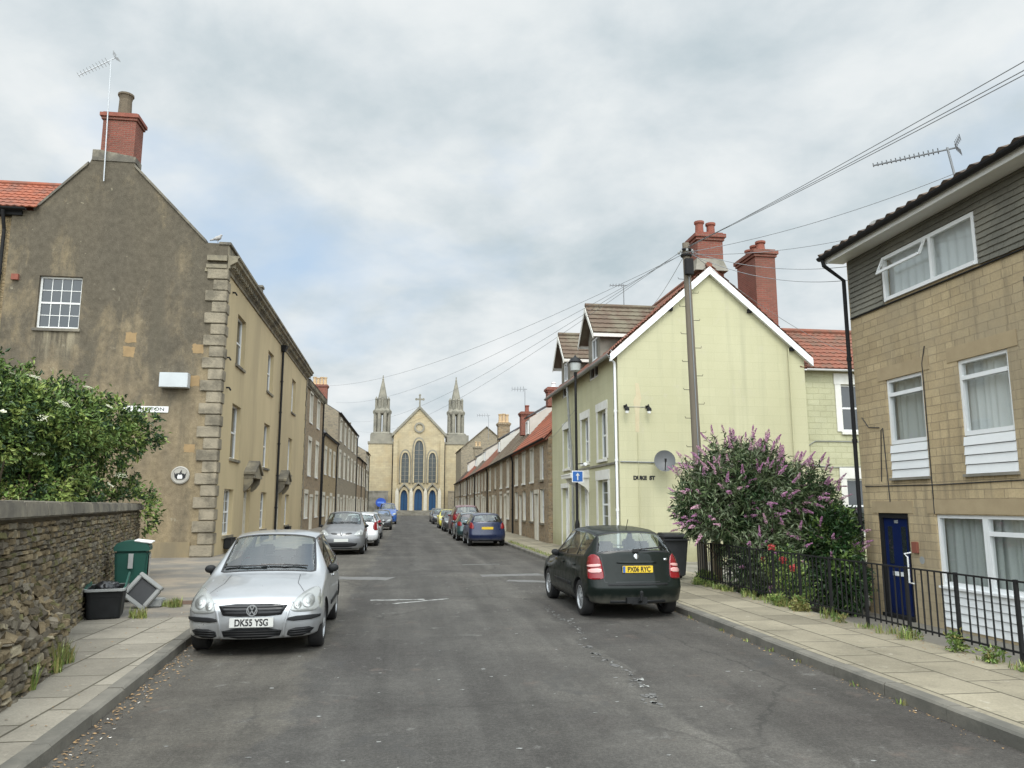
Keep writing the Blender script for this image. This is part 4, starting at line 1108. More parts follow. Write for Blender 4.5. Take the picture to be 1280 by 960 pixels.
# ------------------------------------------------------------------ terraces
M['loftwhite'] = noisy('off_white_render', (.58, .56, .51), (.50, .48, .43), 2, .85, .15)
def terrace(label, side, y0, y1, xf, eave, rise, run, wmat, rmat, rows, ground, group, zb=.05, sur='cream_trim', tile=(.33, .36, .03), pipes=(), name='terraced_house', frame='white', dw=['upvc', 'cream_trim', 'bluedoor', 'blackiron', 'white', 'redtile'], wallcols=None, gut='blackiron', back=8.0, brackets=False):
    """rows: list of (z0, z1, [u centres], width); ground: list of ('w'|'d', u centre, width)"""
    h = thing(name, label, 'house', ((xf(y0) + xf(y1)) / 2, (y0 + y1) / 2, 0), 0, group)
    flip = 1 if side < 0 else -1
    W = Wall((xf(y0), y0 + .006), (xf(y1), y1 - .006), flip)
    L = W.L
    holes = []; wins = []; drs = []
    for (z0, z1, us, ww) in rows:
        for u in us: holes.append((u - ww / 2, u + ww / 2, z0, z1)); wins.append(holes[-1])
    for (k, u, ww) in ground:
        if k == 'w': holes.append((u - ww / 2, u + ww / 2, 1.0, 2.6)); wins.append(holes[-1])
        else: holes.append((u - ww / 2, u + ww / 2, .12, 2.4)); drs.append(holes[-1])
    b = MB(); wall_mesh(b, W, 0, L, zb, eave, holes, .13, 0, 1)
    for u in (0, L):
        b.poly([W.P(u, zb), W.P(u, eave), W.P(u, eave + rise, -run), W.P(u, eave, -2 * run), W.P(u, zb, -2 * run)])
    b.poly([W.P(0, zb, -2 * run), W.P(L, zb, -2 * run), W.P(L, eave, -2 * run), W.P(0, eave, -2 * run)])
    b.build('wall', [M[wmat], M[(sur or 'cornice') if side < 0 else 'cream_trim']], h)
    for q in wins:
        sr = sur if side < 0 or R.random() < .55 else None
        window(h, W, q, .13, surround=sr, sill='whitestone' if sr else 'cornice', frame=frame, pane=R.choice(['pane', 'pane', 'pane', 'pane_pale']), sw=.17 if side < 0 else .11, sd=.035 if side < 0 else .018)
    for q in drs: door(h, W, q, .13, dw if isinstance(dw, str) else R.choice(dw), surround=sur if side < 0 or R.random() < .4 else None)
    r = MB(); ov = .16; s = rise / run
    P0, P1 = W.P(0, eave - ov * s + .07, ov), W.P(L, eave - ov * s + .07, ov)
    V = W.P(0, eave + rise + .07, -run) - P0
    if tile: tiled(r, P0, P1, V, tile[0], tile[1], tile[2], samples=4 if y0 < 70 else 2)
    slab(r, P0, P1, V, .08)
    q0, q1 = W.P(L, eave + .07, -2 * run), W.P(0, eave + .07, -2 * run)
    slab(r, q0, q1, W.P(L, eave + rise + .07, -run) - q0, .08)
    r.tube([W.P(0, eave + rise + .09, -run), W.P(L, eave + rise + .09, -run)], .11, 6)
    r.build('roof', M[rmat], h)
    gutter(h, W.P(0, eave - .03, .2), W.P(L, eave - .03, .2), .07, gut)
    for u in pipes: pipe(h, [W.P(u, eave - .06, .17), W.P(u, eave - .5, .06), W.P(u, .1, .06)], .055)
    if brackets:
        c = MB(); c.wbox(W, 0, L, eave - .5, eave - .38, .001, .08); u = .2
        while u < L: c.wbox(W, u, u + .18, eave - .37, eave - .1, .001, .28); u += .62
        c.build('eaves_brackets', M['cornice'], h)
    return h, W

lx = lambda y: -6.32 + (y - 52) * .0165
gl = 'terraced houses along the left side of the street'
def cols(n, L, m=.0): return [m + (L - 2 * m) * (i + .5) / n for i in range(n)]
h1, W1 = terrace('three storey brown stone terrace with bracketed eaves joined to the big left house', -1, 52.15, 63, lx, 10.25, 2.4, 3.6, 'rub_brown', 'slate',
        [(7.6, 9.6, cols(2, 10.8, 1.2), 1.35), (3.9, 6.3, cols(2, 10.8, 1.2), 1.4)], [('w', 2.4, 1.4), ('d', 5.2, 1.2), ('w', 8.2, 1.4)], gl, tile=None, pipes=(10.5,), brackets=True)
h2, W2 = terrace('low tan stone terrace with big dark slate roof between two taller left hand houses', -1, 63, 75.5, lx, 7.65, 4.2, 4.2, 'rub_tan', 'slate',
        [(4.4, 6.4, cols(3, 12.4, .8), 1.25)], [('w', 2.2, 1.3), ('d', 5.0, 1.15), ('w', 8, 1.3), ('d', 10.6, 1.1)], gl, tile=None, pipes=(.4, 12.0))
h3, W3 = terrace('long three storey grey stone terrace with pale window surrounds beyond the low slate roof', -1, 75.5, 102, lx, 10.75, 2.2, 3.6, 'rub_grey', 'slate',
        [(8.2, 10.2, cols(5, 26.4, .5), 1.5), (4.6, 7.0, cols(5, 26.4, .5), 1.5)], [('w', 2.6, 1.4), ('d', 5.8, 1.2), ('w', 9, 1.4), ('w', 13.2, 1.4), ('d', 16.2, 1.2), ('w', 19, 1.4), ('d', 22, 1.2), ('w', 24.5, 1.4)], gl, tile=None, pipes=(26.2,), sur='cream_trim')
h4, W4 = terrace('two storey dark roofed terrace with small dormer far along the left side', -1, 102, 122, lx, 8.1, 3.0, 3.8, 'rub_brown', 'slate',
        [(4.6, 6.9, cols(4, 19.8, .5), 1.4)], [('w', 2.6, 1.4), ('d', 5.8, 1.2), ('w', 9, 1.4), ('w', 13, 1.4), ('d', 16.2, 1.2)], gl, tile=None, pipes=(10, 19.6), sur='cream_trim')
h5, W5 = terrace('grey stone end house nearest the church on the left', -1, 122, 131, lx, 10.1, 2.0, 3.4, 'rub_grey', 'slate',
        [(7.4, 9.4, cols(2, 8.8, .5), 1.4), (4.2, 6.4, cols(2, 8.8, .5), 1.4)], [('w', 2.6, 1.4), ('d', 5.8, 1.2)], gl, tile=None, pipes=(8.6,), sur='cream_trim')
chimney(h3, -7.9, 76.6, 11.0, 13.5, 1.5, .9, 4, 'redbrick', 'creampot', .75, .17)
chimney(h4, -6.75, 103, 9.0, 12.1, .85, .9, 2, 'rub_grey', 'stonepot', .5, .14)
d = MB(); d.wbox(W4, 4.0, 6.2, 8.3, 9.9, -2.2, -.5); do = d.build('dormer', M['whitestone'], h4)
d = MB(); d.wbox(W4, 3.8, 6.4, 9.902, 10.05, -2.4, -.35); d.build('dormer_roof', M['slate'], do)
d = MB(); d.wbox(W4, 4.4, 5.8, 8.6, 9.6, -.498, -.47); d.build('dormer_window', M['pane'], do)

rx = lambda y: 6.82 + (y - 35) * .02
gr = 'terraced houses along the right side of the street'
RU = [(35.02, 48.2, 'orangetile', 'brown rubble terrace with orange tiled roof joined to the yellow corner house'),
      (48.2, 65.2, 'browntile', 'brown rubble terrace with brown roof and white ended loft, second from yellow house'),
      (65.2, 79, 'redtile', 'mid row rubble terrace with red brown roof and white ended loft on the right'),
      (79, 90.5, 'browntile', 'far rubble terrace with brown roof, fourth from the yellow house'),
      (90.5, 104, 'orangetile', 'far rubble terrace with orange tiled roof towards the church'),
      (104, 118, 'darktile', 'last dark roofed rubble terrace before the church on the right')]
for i, (y0, y1, rm, lb) in enumerate(RU):
    L = y1 - y0
    up = cols(4 if L > 12 else 3, L, .4)
    gd = []
    n = 4 if L > 12 else 3
    for k, u in enumerate(up):
        if k % 2 == 0: gd += [('w', u - .1, 1.15), ('d', u + 1.55, 1.0)]
        else: gd += [('w', u + .2, 1.15)]
    gd = [g for g in gd if .8 < g[1] < L - .8]
    h, W = terrace(lb, 1, y0, y1, rx, 4.98, 3.75, 3.5, 'rub_brown', rm, [(3.05, 4.72, up, 1.12)], gd, gr, pipes=(L - .4,) if i else (L - .4,), tile=(.28, .33, .035), dw=['upvc', 'cream_trim', 'white', 'navydoor', 'bluedoor', 'redtile', 'blackiron'])
    # loft: a long raised dormer with white rendered ends
    if i > 0:
        s = 3.75 / 3.5
        u0, u1 = .05, 1.35
        da = -1.1; za = 4.98 + 1.1 * s + .06; ht = 1.12; db = -3.32; zt2 = 4.98 + 3.32 * s + .02
        o = MB()
        o.prism([W.P(u0, za - .1, da), W.P(u0, za + ht, da), W.P(u0, zt2 + .12, db), W.P(u0, zt2 - .1, db)],
                [W.P(u1, za - .1, da), W.P(u1, za + ht, da), W.P(u1, zt2 + .12, db), W.P(u1, zt2 - .1, db)])
        lo = o.build('loft_dormer', M['loftwhite'], h)
        q = MB(); P0 = W.P(u0 - .06, za + ht - .0, da + .18); P1 = W.P(u1 + .06, za + ht - .0, da + .18)
        slab(q, P0 + Vector((0, 0, .13)), P1 + Vector((0, 0, .13)), W.P(u0, zt2 + .22, db - .1) - W.P(u0, za + ht + .0, da + .18), .11); q.build('loft_roof', M['slate'], lo)
        for uu in (.70,):
            window(lo, W, (uu - .5, uu + .5, za + .12, za + ht - .15), -da - .085 + .0, 'mullion', sill=None, name='loft_window')
    if i == 0: chimney(h, 9.0, 44.5, 7.6, 8.75, .8, .7, 1, 'redbrick', 'upvc', .35, .13)
    if i == 1: chimney(h, 8.75, 52.6, 6.6, 8.25, .95, .75, 1, 'redbrick', 'clay', .5, .15)
    if i == 2: chimney(h, 8.9, 66.0, 7.2, 8.9, 1.0, .85, 3, 'rub_brown', 'creampot', .8, .16)
    if i == 4: chimney(h, 9.2, 91, 7.2, 8.7, .9, .8, 2, 'rub_grey', 'creampot', .6, .15)
# taller gabled stone house standing behind the row close to the church
def back_house():
    h = thing('gabled_house', 'tall grey stone gabled house behind the far right hand row beside the church', 'house', (13, 122, 0))
    W = Wall((9.5, 120), (17.5, 120)); b = MB()
    b.poly([W.P(0, .05), W.P(8, .05), W.P(8, 10.6), W.P(4, 14.0), W.P(0, 10.6)])
    b.poly([W.P(0, .05), W.P(0, 10.6), W.P(0, 10.6, -11), W.P(0, .05, -11)])
    b.build('wall', M['rub_grey'], h)
    r = MB(); slab(r, (9.3, 119.8, 10.5), (9.3, 131, 10.5), (4.2, 0, 3.6), .1); slab(r, (17.7, 131, 10.5), (17.7, 119.8, 10.5), (-4.2, 0, 3.6), .1); r.build('roof', M['browntile'], h)
back_house()

# ------------------------------------------------------------------ church
def church():
    Y = 139.5; cx = 3.45
    h = thing('church', 'cream stone church with twin octagonal spires and three blue doors at the street end', 'church', (cx, 150, 0))
    W = Wall((cx - 12, Y), (cx + 12, Y)); U = lambda dx: 12 + dx
    P = W.P
    b = MB()
    hw = 4.55
    b.poly([P(U(-hw), 0), P(U(hw), 0), P(U(hw), 14.3), P(U(0), 19.1), P(U(-hw), 14.3)])
    for sx_ in (-1, 1):
        a, c = (U(-9.0), U(-hw - .02)) if sx_ < 0 else (U(hw + .02), U(9.0))
        b.wbox(W, a, c, 0, 12.7, -5, -.35)
    b.poly([P(U(-hw), 0), P(U(-hw), 14.3), P(U(-hw), 14.3, -30), P(U(-hw), 0, -30)]); b.poly([P(U(hw), 0), P(U(hw), 14.3), P(U(hw), 14.3, -30), P(U(hw), 0, -30)])
    for x_ in (-hw - .01, hw - .75):
        b.wbox(W, U(x_), U(x_ + .76), 0, 13.4, .01, .4)
    b.build('front_wall', M['churchstone'], h)
    r = MB()
    slab(r, P(U(-hw - .2), 14.2, -.6), P(U(-hw - .2), 14.2, -30), P(U(0), 19.0, -.6) - P(U(-hw - .2), 14.2, -.6), .2); slab(r, P(U(hw + .2), 14.2, -30), P(U(hw + .2), 14.2, -.6), P(U(0), 19.0, -.6) - P(U(hw + .2), 14.2, -.6), .2)
    r.build('roof', M['slate'], h)
    c = MB()
    for s in (-1, 1):
        c.hexa([P(U(s * (hw + .35)), 13.95, -.5), P(U(0), 19.1, -.5), P(U(0), 19.1, .25), P(U(s * (hw + .35)), 13.95, .25), P(U(s * (hw + .35)), 14.5, -.5), P(U(0), 19.65, -.5), P(U(0), 19.65, .25), P(U(s * (hw + .35)), 14.5, .25)])
    c.build('gable_coping', M['churchgrey'], h)
    x = MB(); x.wbox(W, U(-.14), U(.14), 19.5, 21.6, -.28, -.02); x.wbox(W, U(-.65), U(.65), 20.7, 20.98, -.279, -.021)
    for (du, dz) in ((-.65, 20.84), (.65, 20.84), (0, 21.6)): x.lathe([(.22, -.12), (.22, .12)], P(U(du), dz, -.15), 8, axis=1)
    x.build('cross', M['churchgrey'], h)
    def arch(w, z0, zs, zt, n=8):
        """pointed outline, counter-clockwise from bottom left"""
        pts = [(-w, z0), (w, z0), (w, zs)]
        for i in range(1, n): 
            t = i / n; pts.append((w * math.cos(t * math.pi / 2) ** .8, zs + (zt - zs) * math.sin(t * math.pi / 2) ** 1.05))
        pts.append((0, zt))
        for i in range(n - 1, 0, -1):
            t = i / n; pts.append((-w * math.cos(t * math.pi / 2) ** .8, zs + (zt - zs) * math.sin(t * math.pi / 2) ** 1.05))
        pts.append((-w, zs))
        return pts
    def ring(dx, inner, outer, d0, d1, mat, name, parent):
        m = MB(); n = len(inner); k = 0
        for i in range(n - 0):
            j = (i + 1) % n
            if i == 0: continue
            a, b_, c_, e = inner[i], inner[j], outer[j], outer[i]
            if (i == n - 0): continue
            q = [P(U(dx + u), z, d) for (u, z) in (a, b_, c_, e) for d in (d0,)]
            q2 = [P(U(dx + u), z, d1) for (u, z) in (a, b_, c_, e)]
            m.hexa(q + q2)
        return m.build(name, mat, parent, weld=False)
    for dx, w_, z0, zs, zt in ((-2.42, .66, 5.75, 9.6, 11.1), (0, .8, 5.75, 11.5, 13.3), (2.42, .66, 5.75, 9.6, 11.1)):
        inn = arch(w_, z0, zs, zt); out = arch(w_ + .4, z0 - .1, zs, zt + .6); mid = arch(w_ + .2, z0 - .05, zs, zt + .3)
        f = ring(dx, mid, out, .01, .16, M['churchgrey'], 'window_arch', h)
        f2 = ring(dx, inn, mid, .012, .34, M['churchstone'], 'window_jamb', h)
        g = MB(); g.wpoly(W, [(U(dx + u), z) for u, z in inn], .008, .03); go = g.build('lancet_window', M['leadglass'], h)
        t = MB(); t.wbox(W, U(dx - .05), U(dx + .05), z0, zt - .1, .031, .12)
        zz = z0 + .5
        while zz < zs + .6: t.wbox(W, U(dx - w_ + .03), U(dx + w_ - .03), zz, zz + .06, .031, .08); zz += .75
        t.build('tracery', M['churchgrey'], go)
    # round quatrefoil panel
    q = MB(); n = 20
    for i in range(n):
        a0, a1 = 2 * math.pi * i / n, 2 * math.pi * (i + 1) / n
        pts = [(math.cos(a) * r_, math.sin(a) * r_) for a, r_ in ((a0, .62), (a1, .62), (a1, .95), (a0, .95))]
        q.hexa([P(U(x_), 15.65 + z_, .005) for x_, z_ in pts] + [P(U(x_), 15.65 + z_, .2) for x_, z_ in pts])
    for k in range(4):
        a = math.pi / 4 + k * math.pi / 2; q.lathe([(.24, .004), (.2, .1)], P(U(.3 * math.cos(a)), 15.65 + .3 * math.sin(a), 0) + W.n * .0, 8, axis=1)
    q.build('roundel', M['churchgrey'], h)
    # doors with gabled stone surrounds
    for dx, w_, zt in ((-2.5, .62, 4.45), (0, .7, 4.65), (2.5, .62, 4.45)):
        inn = arch(w_, .9, zt - 1.5, zt); out = arch(w_ + .3, .85, zt - 1.5, zt + .5)
        ring(dx, inn, out, .01, .6, M['churchstone'], 'door_arch', h)
        D = MB(); D.wpoly(W, [(U(dx + u), z) for u, z in inn], .02, .12); do = D.build('door', M['bluedoor'], h)
        sp = MB(); sp.wbox(W, U(dx - .03), U(dx + .03), .92, zt - .1, .121, .15); sp.build('door_edge', M['blackiron'], do)
        gb = MB()
        for s in (-1, 1):
            gb.hexa([P(U(dx + s * (w_ + .75)), zt - .7, .02), P(U(dx), zt + .95, .02), P(U(dx), zt + .95, .75), P(U(dx + s * (w_ + .75)), zt - .7, .75), P(U(dx + s * (w_ + .75)), zt - .35, .02), P(U(dx), zt + 1.35, .02), P(U(dx), zt + 1.35, .75), P(U(dx + s * (w_ + .75)), zt - .35, .75)])
        gb.build('door_gable', M['churchgrey'], h)
    for dx in (-3.75, -1.25, 1.25, 3.75):
        p = MB(); p.wbox(W, U(dx - .3), U(dx + .3), .85, 4.1, .01, .85); p.wpoly(W, [(U(dx - .3), 4.102), (U(dx + .3), 4.102), (U(dx), 4.9)], .01, .8); p.build('buttress', M['cream_trim'], h)
    st = MB()
    for k in range(5): st.wbox(W, U(-4.6 - .12 * k), U(4.6 + .12 * k), .0, .86 - .17 * k, .9 + .36 * k, .9 + .36 * (k + 1) - .002)
    st.wbox(W, U(-4.6), U(4.6), 0, .862, .01, .898); st.build('steps', M['conc'], h)
    for s in (-1, 1):
        c = MB(); a, e = sorted((U(s * 9.15), U(s * (hw + .05))))
        c.wbox(W, a, e, 12.702, 13.1, -5.1, -.2); c.wbox(W, a + .4, e - .15, 13.102, 14.4, -4.9, -.5); c.build('tower_cornice', M['churchgrey'], h)
        ox, oy = cx + s * 6.75, Y + 2.7
        t = MB()
        t.lathe([(2.0, 14.0), (2.0, 14.7), (1.8, 14.9)], (ox, oy, 0), 8)
        for k in range(8):
            a = math.pi / 8 + k * math.pi / 4
            t.lathe([(.36, 14.85), (.36, 18.5), (.42, 18.9)], (ox + 1.27 * math.cos(a), oy + 1.27 * math.sin(a), 0), 6)
        t.lathe([(1.62, 18.3), (1.72, 18.6), (1.72, 18.85), (1.45, 19.2), (1.2, 19.4)], (ox, oy, 0), 8)
        for k in range(8):
            a = math.pi / 8 + k * math.pi / 4
            t.lathe([(.24, 18.7), (.22, 20.9), (.27, 21.0), (.02, 21.5)], (ox + 1.2 * math.cos(a), oy + 1.2 * math.sin(a), 0), 6)
        t.build('belfry', M['churchgrey'], h)
        sp = MB(); sp.lathe([(1.3, 19.2), (.80, 21.5), (.15, 24.7), (.20, 24.8), (.10, 25.0), (.08, 25.5)], (ox, oy, 0), 8); sp.build('spire', M['churchgrey'], h)
        pz = MB(); pz.tube([P(U(s * (hw + .12)), .4, -.2), P(U(s * (hw + .12)), 12.6, -.2)], .08, 6); pz.build('downpipe', M['blackiron'], h)
    # low forecourt walls either side
    for s in (-1, 1):
        a, e = sorted((U(s * 9.6), U(s * 5.3)))
        w_ = MB(); w_.wbox(W, a, e, 0, 4.1, .3, .7); w_.wbox(W, a - .05, e + .05, 4.102, 4.3, .24, .76); w_.build('side_porch_wall', M['rub_grey'] if s > 0 else M['conc'], h)
    sg = thing('church_sign', 'blue oval notice board in front of the church, left of its doors', 'sign', P(U(-6.5), 0, 1.4))
    m = MB()
    for s in (-.5, .5): m.tube([P(U(-6.5 + s), 0, 1.5), P(U(-6.5 + s), 1.9, 1.5)], .07, 6)
    m.build('post', M['blackiron'], sg)
    m = MB(); n = 18
    m.wpoly(W, [(U(-6.5 + .9 * math.cos(2 * math.pi * i / n)), 2.25 + .8 * math.sin(2 * math.pi * i / n)) for i in range(n)], 1.53, 1.62); bo = m.build('board', mk('sign_blue', (.02, .08, .42), .5), sg)
    m = MB(); m.wbox(W, U(-7.1), U(-5.9), 2.1, 2.4, 1.621, 1.64); m.build('pale_panel', mk('sign_pale_blue', (.12, .25, .7), .5), bo)
church()

# ------------------------------------------------------------------ rubble garden wall, left
def stones(mb, W, u0, u1, z0, ztop, hmin=.04, hmax=.095, lmin=.07, lmax=.27, d=.0, nm=6, bulge=.022, rnd=None):
    rr = rnd or R
    z = z0
    while True:
        h = rr.uniform(hmin, hmax)
        u = u0 - rr.uniform(0, .2)
        anyp = False
        while u < u1:
            l = rr.uniform(lmin, lmax) * (1.2 if h > .1 else 1)
            a, b = max(u, u0), min(u + l, u1)
            zt = ztop((a + b) / 2)
            if b - a > .04 and z + h * .5 < zt:
                anyp = True
                hh = min(h, zt - z) - .012
                g = .008
                j = lambda s: rr.uniform(-s, s)
                zj = j(.012)
                dd = d + rr.uniform(0.0, bulge)
                o = [(a + g + j(.008), z + zj + j(.01)), (b - g + j(.008), z + zj + j(.01)), (b - g + j(.012), z + zj + hh + j(.01)), (a + g + j(.012), z + zj + hh + j(.01))]
                cu, cz = sum(p[0] for p in o) / 4, sum(p[1] for p in o) / 4
                k = mb.add([W.P(p[0], p[1], d - .05) for p in o] + [W.P(cu + (p[0] - cu) * .97, cz + (p[1] - cz) * .93, dd - .006) for p in o] + [W.P(cu + (p[0] - cu) * .78, cz + (p[1] - cz) * .66, dd + rr.uniform(.004, .026)) for p in o])
                mi = rr.choices(range(nm), [4, 4, 2.2, 4, 1.0, 1.6])[0]
                for t in range(4):
                    s = (t + 1) % 4
                    mb.f.append((k + t, k + s, k + 4 + s, k + 4 + t)); mb.m.append(mi)
                    mb.f.append((k + 4 + t, k + 4 + s, k + 8 + s, k + 8 + t)); mb.m.append(mi)
                mb.f.append((k + 8, k + 9, k + 10, k + 11)); mb.m.append(mi)
            u += l
        z += h
        if not anyp: break

def garden_wall():
    a, b = (-3.05, 5.3), (-6.72, 21.7)
    W = Wall(a, b)
    h = thing('garden_wall', 'old dark rubble stone wall with flat coping beside the left pavement', 'wall', ((a[0] + b[0]) / 2, 13.5, 0))
    c = MB(); c.wbox(W, 0, W.L, -.1, 1.72, -.5, -.02); c.build('core', M['mortar'], h)
    E = Wall(b, (b[0] - .5, b[1] - .11), -1)
    s = MB(); stones(s, W, 0, W.L, .09, lambda u: 1.71)
    stones(s, E, 0, E.L, .09, lambda u: 1.71); s.build('stonework', M['stonesh'], h, recalc=False)
    cp = MB(); u = -.1
    while u < W.L + .02:
        l = R.uniform(.7, 1.1); e = min(u + l - .008, W.L + .06)
        z = R.uniform(-.008, .008)
        cp.hexa([W.P(u, 1.715, -.56), W.P(e, 1.715, -.56), W.P(e, 1.715, .09), W.P(u, 1.715, .09), W.P(u, 1.90 + z, -.54), W.P(e, 1.90 + z, -.54), W.P(e, 1.88 + z, .07), W.P(u, 1.88 + z, .07)])
        u += l
        if u > W.L - .3: break
    cp.build('coping', M['coping'], h, bevel=.018)
    # the thicker broken lower wall standing in front of it at the camera end
    B = Wall((-2.98, 5.2), (-3.62, 9.5))
    h2 = thing('buttress_wall', 'low broken stub of rubble wall with crumbling sloped top at the left edge', 'wall', (-3.4, 7.5, 0))
    c = MB()
    c.prism([B.P(0, -.1, -.02), B.P(0, .62, -.03), B.P(0, 1.25, -.5), B.P(0, -.1, -.5)], [B.P(B.L, -.1, -.02), B.P(B.L, .56, -.03), B.P(B.L, 1.1, -.42), B.P(B.L, -.1, -.42)])
    c.build('core', M['mortar'], h2)
    s = MB(); stones(s, B, 0, B.L, .09, lambda u: .62 + .05 * math.sin(u * 3.1) - .05 * max(0, u - 3.5), hmin=.04, hmax=.09)
    E2 = Wall((-3.62, 9.5), (-4.05, 9.62), 1 if False else -1)
    stones(s, E2, 0, E2.L, .09, lambda u: .55 + u * 1.2, hmin=.04, hmax=.09)
    # tumbled stones bedded on the slope and at the broken end
    for i in range(620):
        u = R.uniform(0, B.L + 1.3); t = R.random()
        sc = 1 if u < B.L else max(.0, 1 - (u - B.L) / 1.3)
        d = -.02 - .42 * t if u < B.L else -.1 - .40 * t - (1 - sc) * .15
        z = (.60 + .58 * t) * (.35 + .65 * sc) if u >= B.L else .60 + .58 * t
        r = R.uniform(.022, .055)
        p = B.P(u, z + R.uniform(-.04, .05), d)
        ax = [Vector((R.gauss(0, 1), R.gauss(0, 1), R.gauss(0, .6))).normalized() for _ in range(2)]
        x = ax[0]; y = ax[0].cross(ax[1]).normalized(); zz = x.cross(y)
        A, Bq, C = x * r * R.uniform(.8, 1.6), y * r * R.uniform(.7, 1.2), zz * r * R.uniform(.45, .8)
        s.hexa([p - A - Bq - C, p + A * .9 - Bq - C, p + A * .8 + Bq - C, p - A + Bq * .8 - C, p - A * .8 - Bq * .8 + C, p + A * .7 - Bq * .8 + C, p + A * .7 + Bq * .7 + C, p - A * .7 + Bq * .7 + C], R.choices(range(6), [4, 3, 2.5, 4, .8, 1.6])[0])
    s.build('stonework', M['stonesh'], h2, recalc=True)
garden_wall()
# ------------------------------------------------------------------ cars
def paintmat(name, c, metal=.0, rough=.32, coat=.9):
    m = mk(name, c, rough, metal, .5, 1.0); t = NT(m)
    v = t.coords('Object')
    n = t.noise(v, 2.2, 5, .6)
    col = t.mix(t.ramp(n, [(.35, 0.0), (.7, 1.0)]), c, tuple(k * .88 for k in c))
    # road grime low on the body (object space, travels with the car)
    sp = t.n('ShaderNodeSeparateXYZ', {0: v})
    g = t.math('ADD', (sp, 'Z'), t.math('MULTIPLY', t.noise(v, 6, 4), .22))
    gm = t.ramp(g, [(.28, .55), (.52, 0.0)])
    col = t.mix(gm, col, (.16, .145, .12))
    rg = t.ramp(t.noise(v, 9, 5), [(.3, rough * .8), (.7, rough * 1.25)])
    t.out(col, None, rough=rg)
    t.b.inputs['Coat Weight'].default_value = coat
    return m
M['tyre'] = noisy('tyre_rubber', (.02, .02, .021), (.035, .033, .031), 6, .8, .2)
M['rim'] = noisy('silver_wheel_trim', (.42, .43, .44), (.34, .345, .35), 5, .4, .05, metal=.5, spec=.5)
M['arch'] = mk('wheel_arch_dark', (.008, .008, .008), .9)
M['trim'] = mk('black_window_trim', (.012, .012, .013), .35)
M['interior'] = noisy('car_interior_cloth', (.035, .036, .04), (.05, .05, .053), 4, .9, .1)
M['chrome'] = mk('chrome', (.50, .51, .52), .28, .9)
M['lampclear'] = mk('headlight_lens', (.33, .34, .33), .25, .2, .5, .35)
M['lampchrome'] = mk('lamp_reflector', (.40, .41, .40), .4, .6)
M['lampred'] = mk('tail_light_red', (.20, .008, .012), .2, 0, .5, .25)
M['lamppink'] = mk('tail_light_pale', (.62, .34, .32), .18, 0, .6, .5)
M['plate_w'] = mk('plate_white', (.56, .56, .53), .5)
M['plate_y'] = mk('plate_yellow', (.70, .48, .03), .4)
M['plate_blue'] = mk('plate_blue', (.05, .12, .35), .4)
M['ink'] = mk('black_ink', (.012, .012, .014), .5)

def text_mesh(txt, size, name, mat, parent, mtx, sx=1.0, extrude=.002, bold=.0):
    c = bpy.data.curves.new('lettering', 'FONT'); c.body = txt; c.size = size; c.align_x = 'CENTER'; c.align_y = 'CENTER'; c.extrude = extrude; c.offset = bold
    o = bpy.data.objects.new('lettering', c); COL.objects.link(o)
    dg = bpy.context.evaluated_depsgraph_get()
    me = bpy.data.meshes.new_from_object(o.evaluated_get(dg)); bpy.data.objects.remove(o)
    me.materials.clear(); me.materials.append(mat)
    me.transform(Matrix.Diagonal((sx, 1, 1, 1))); me.transform(mtx)
    for p in me.polygons: p.material_index = 0
    return finish(me, name, parent, local=True, recalc=False, uv=False)

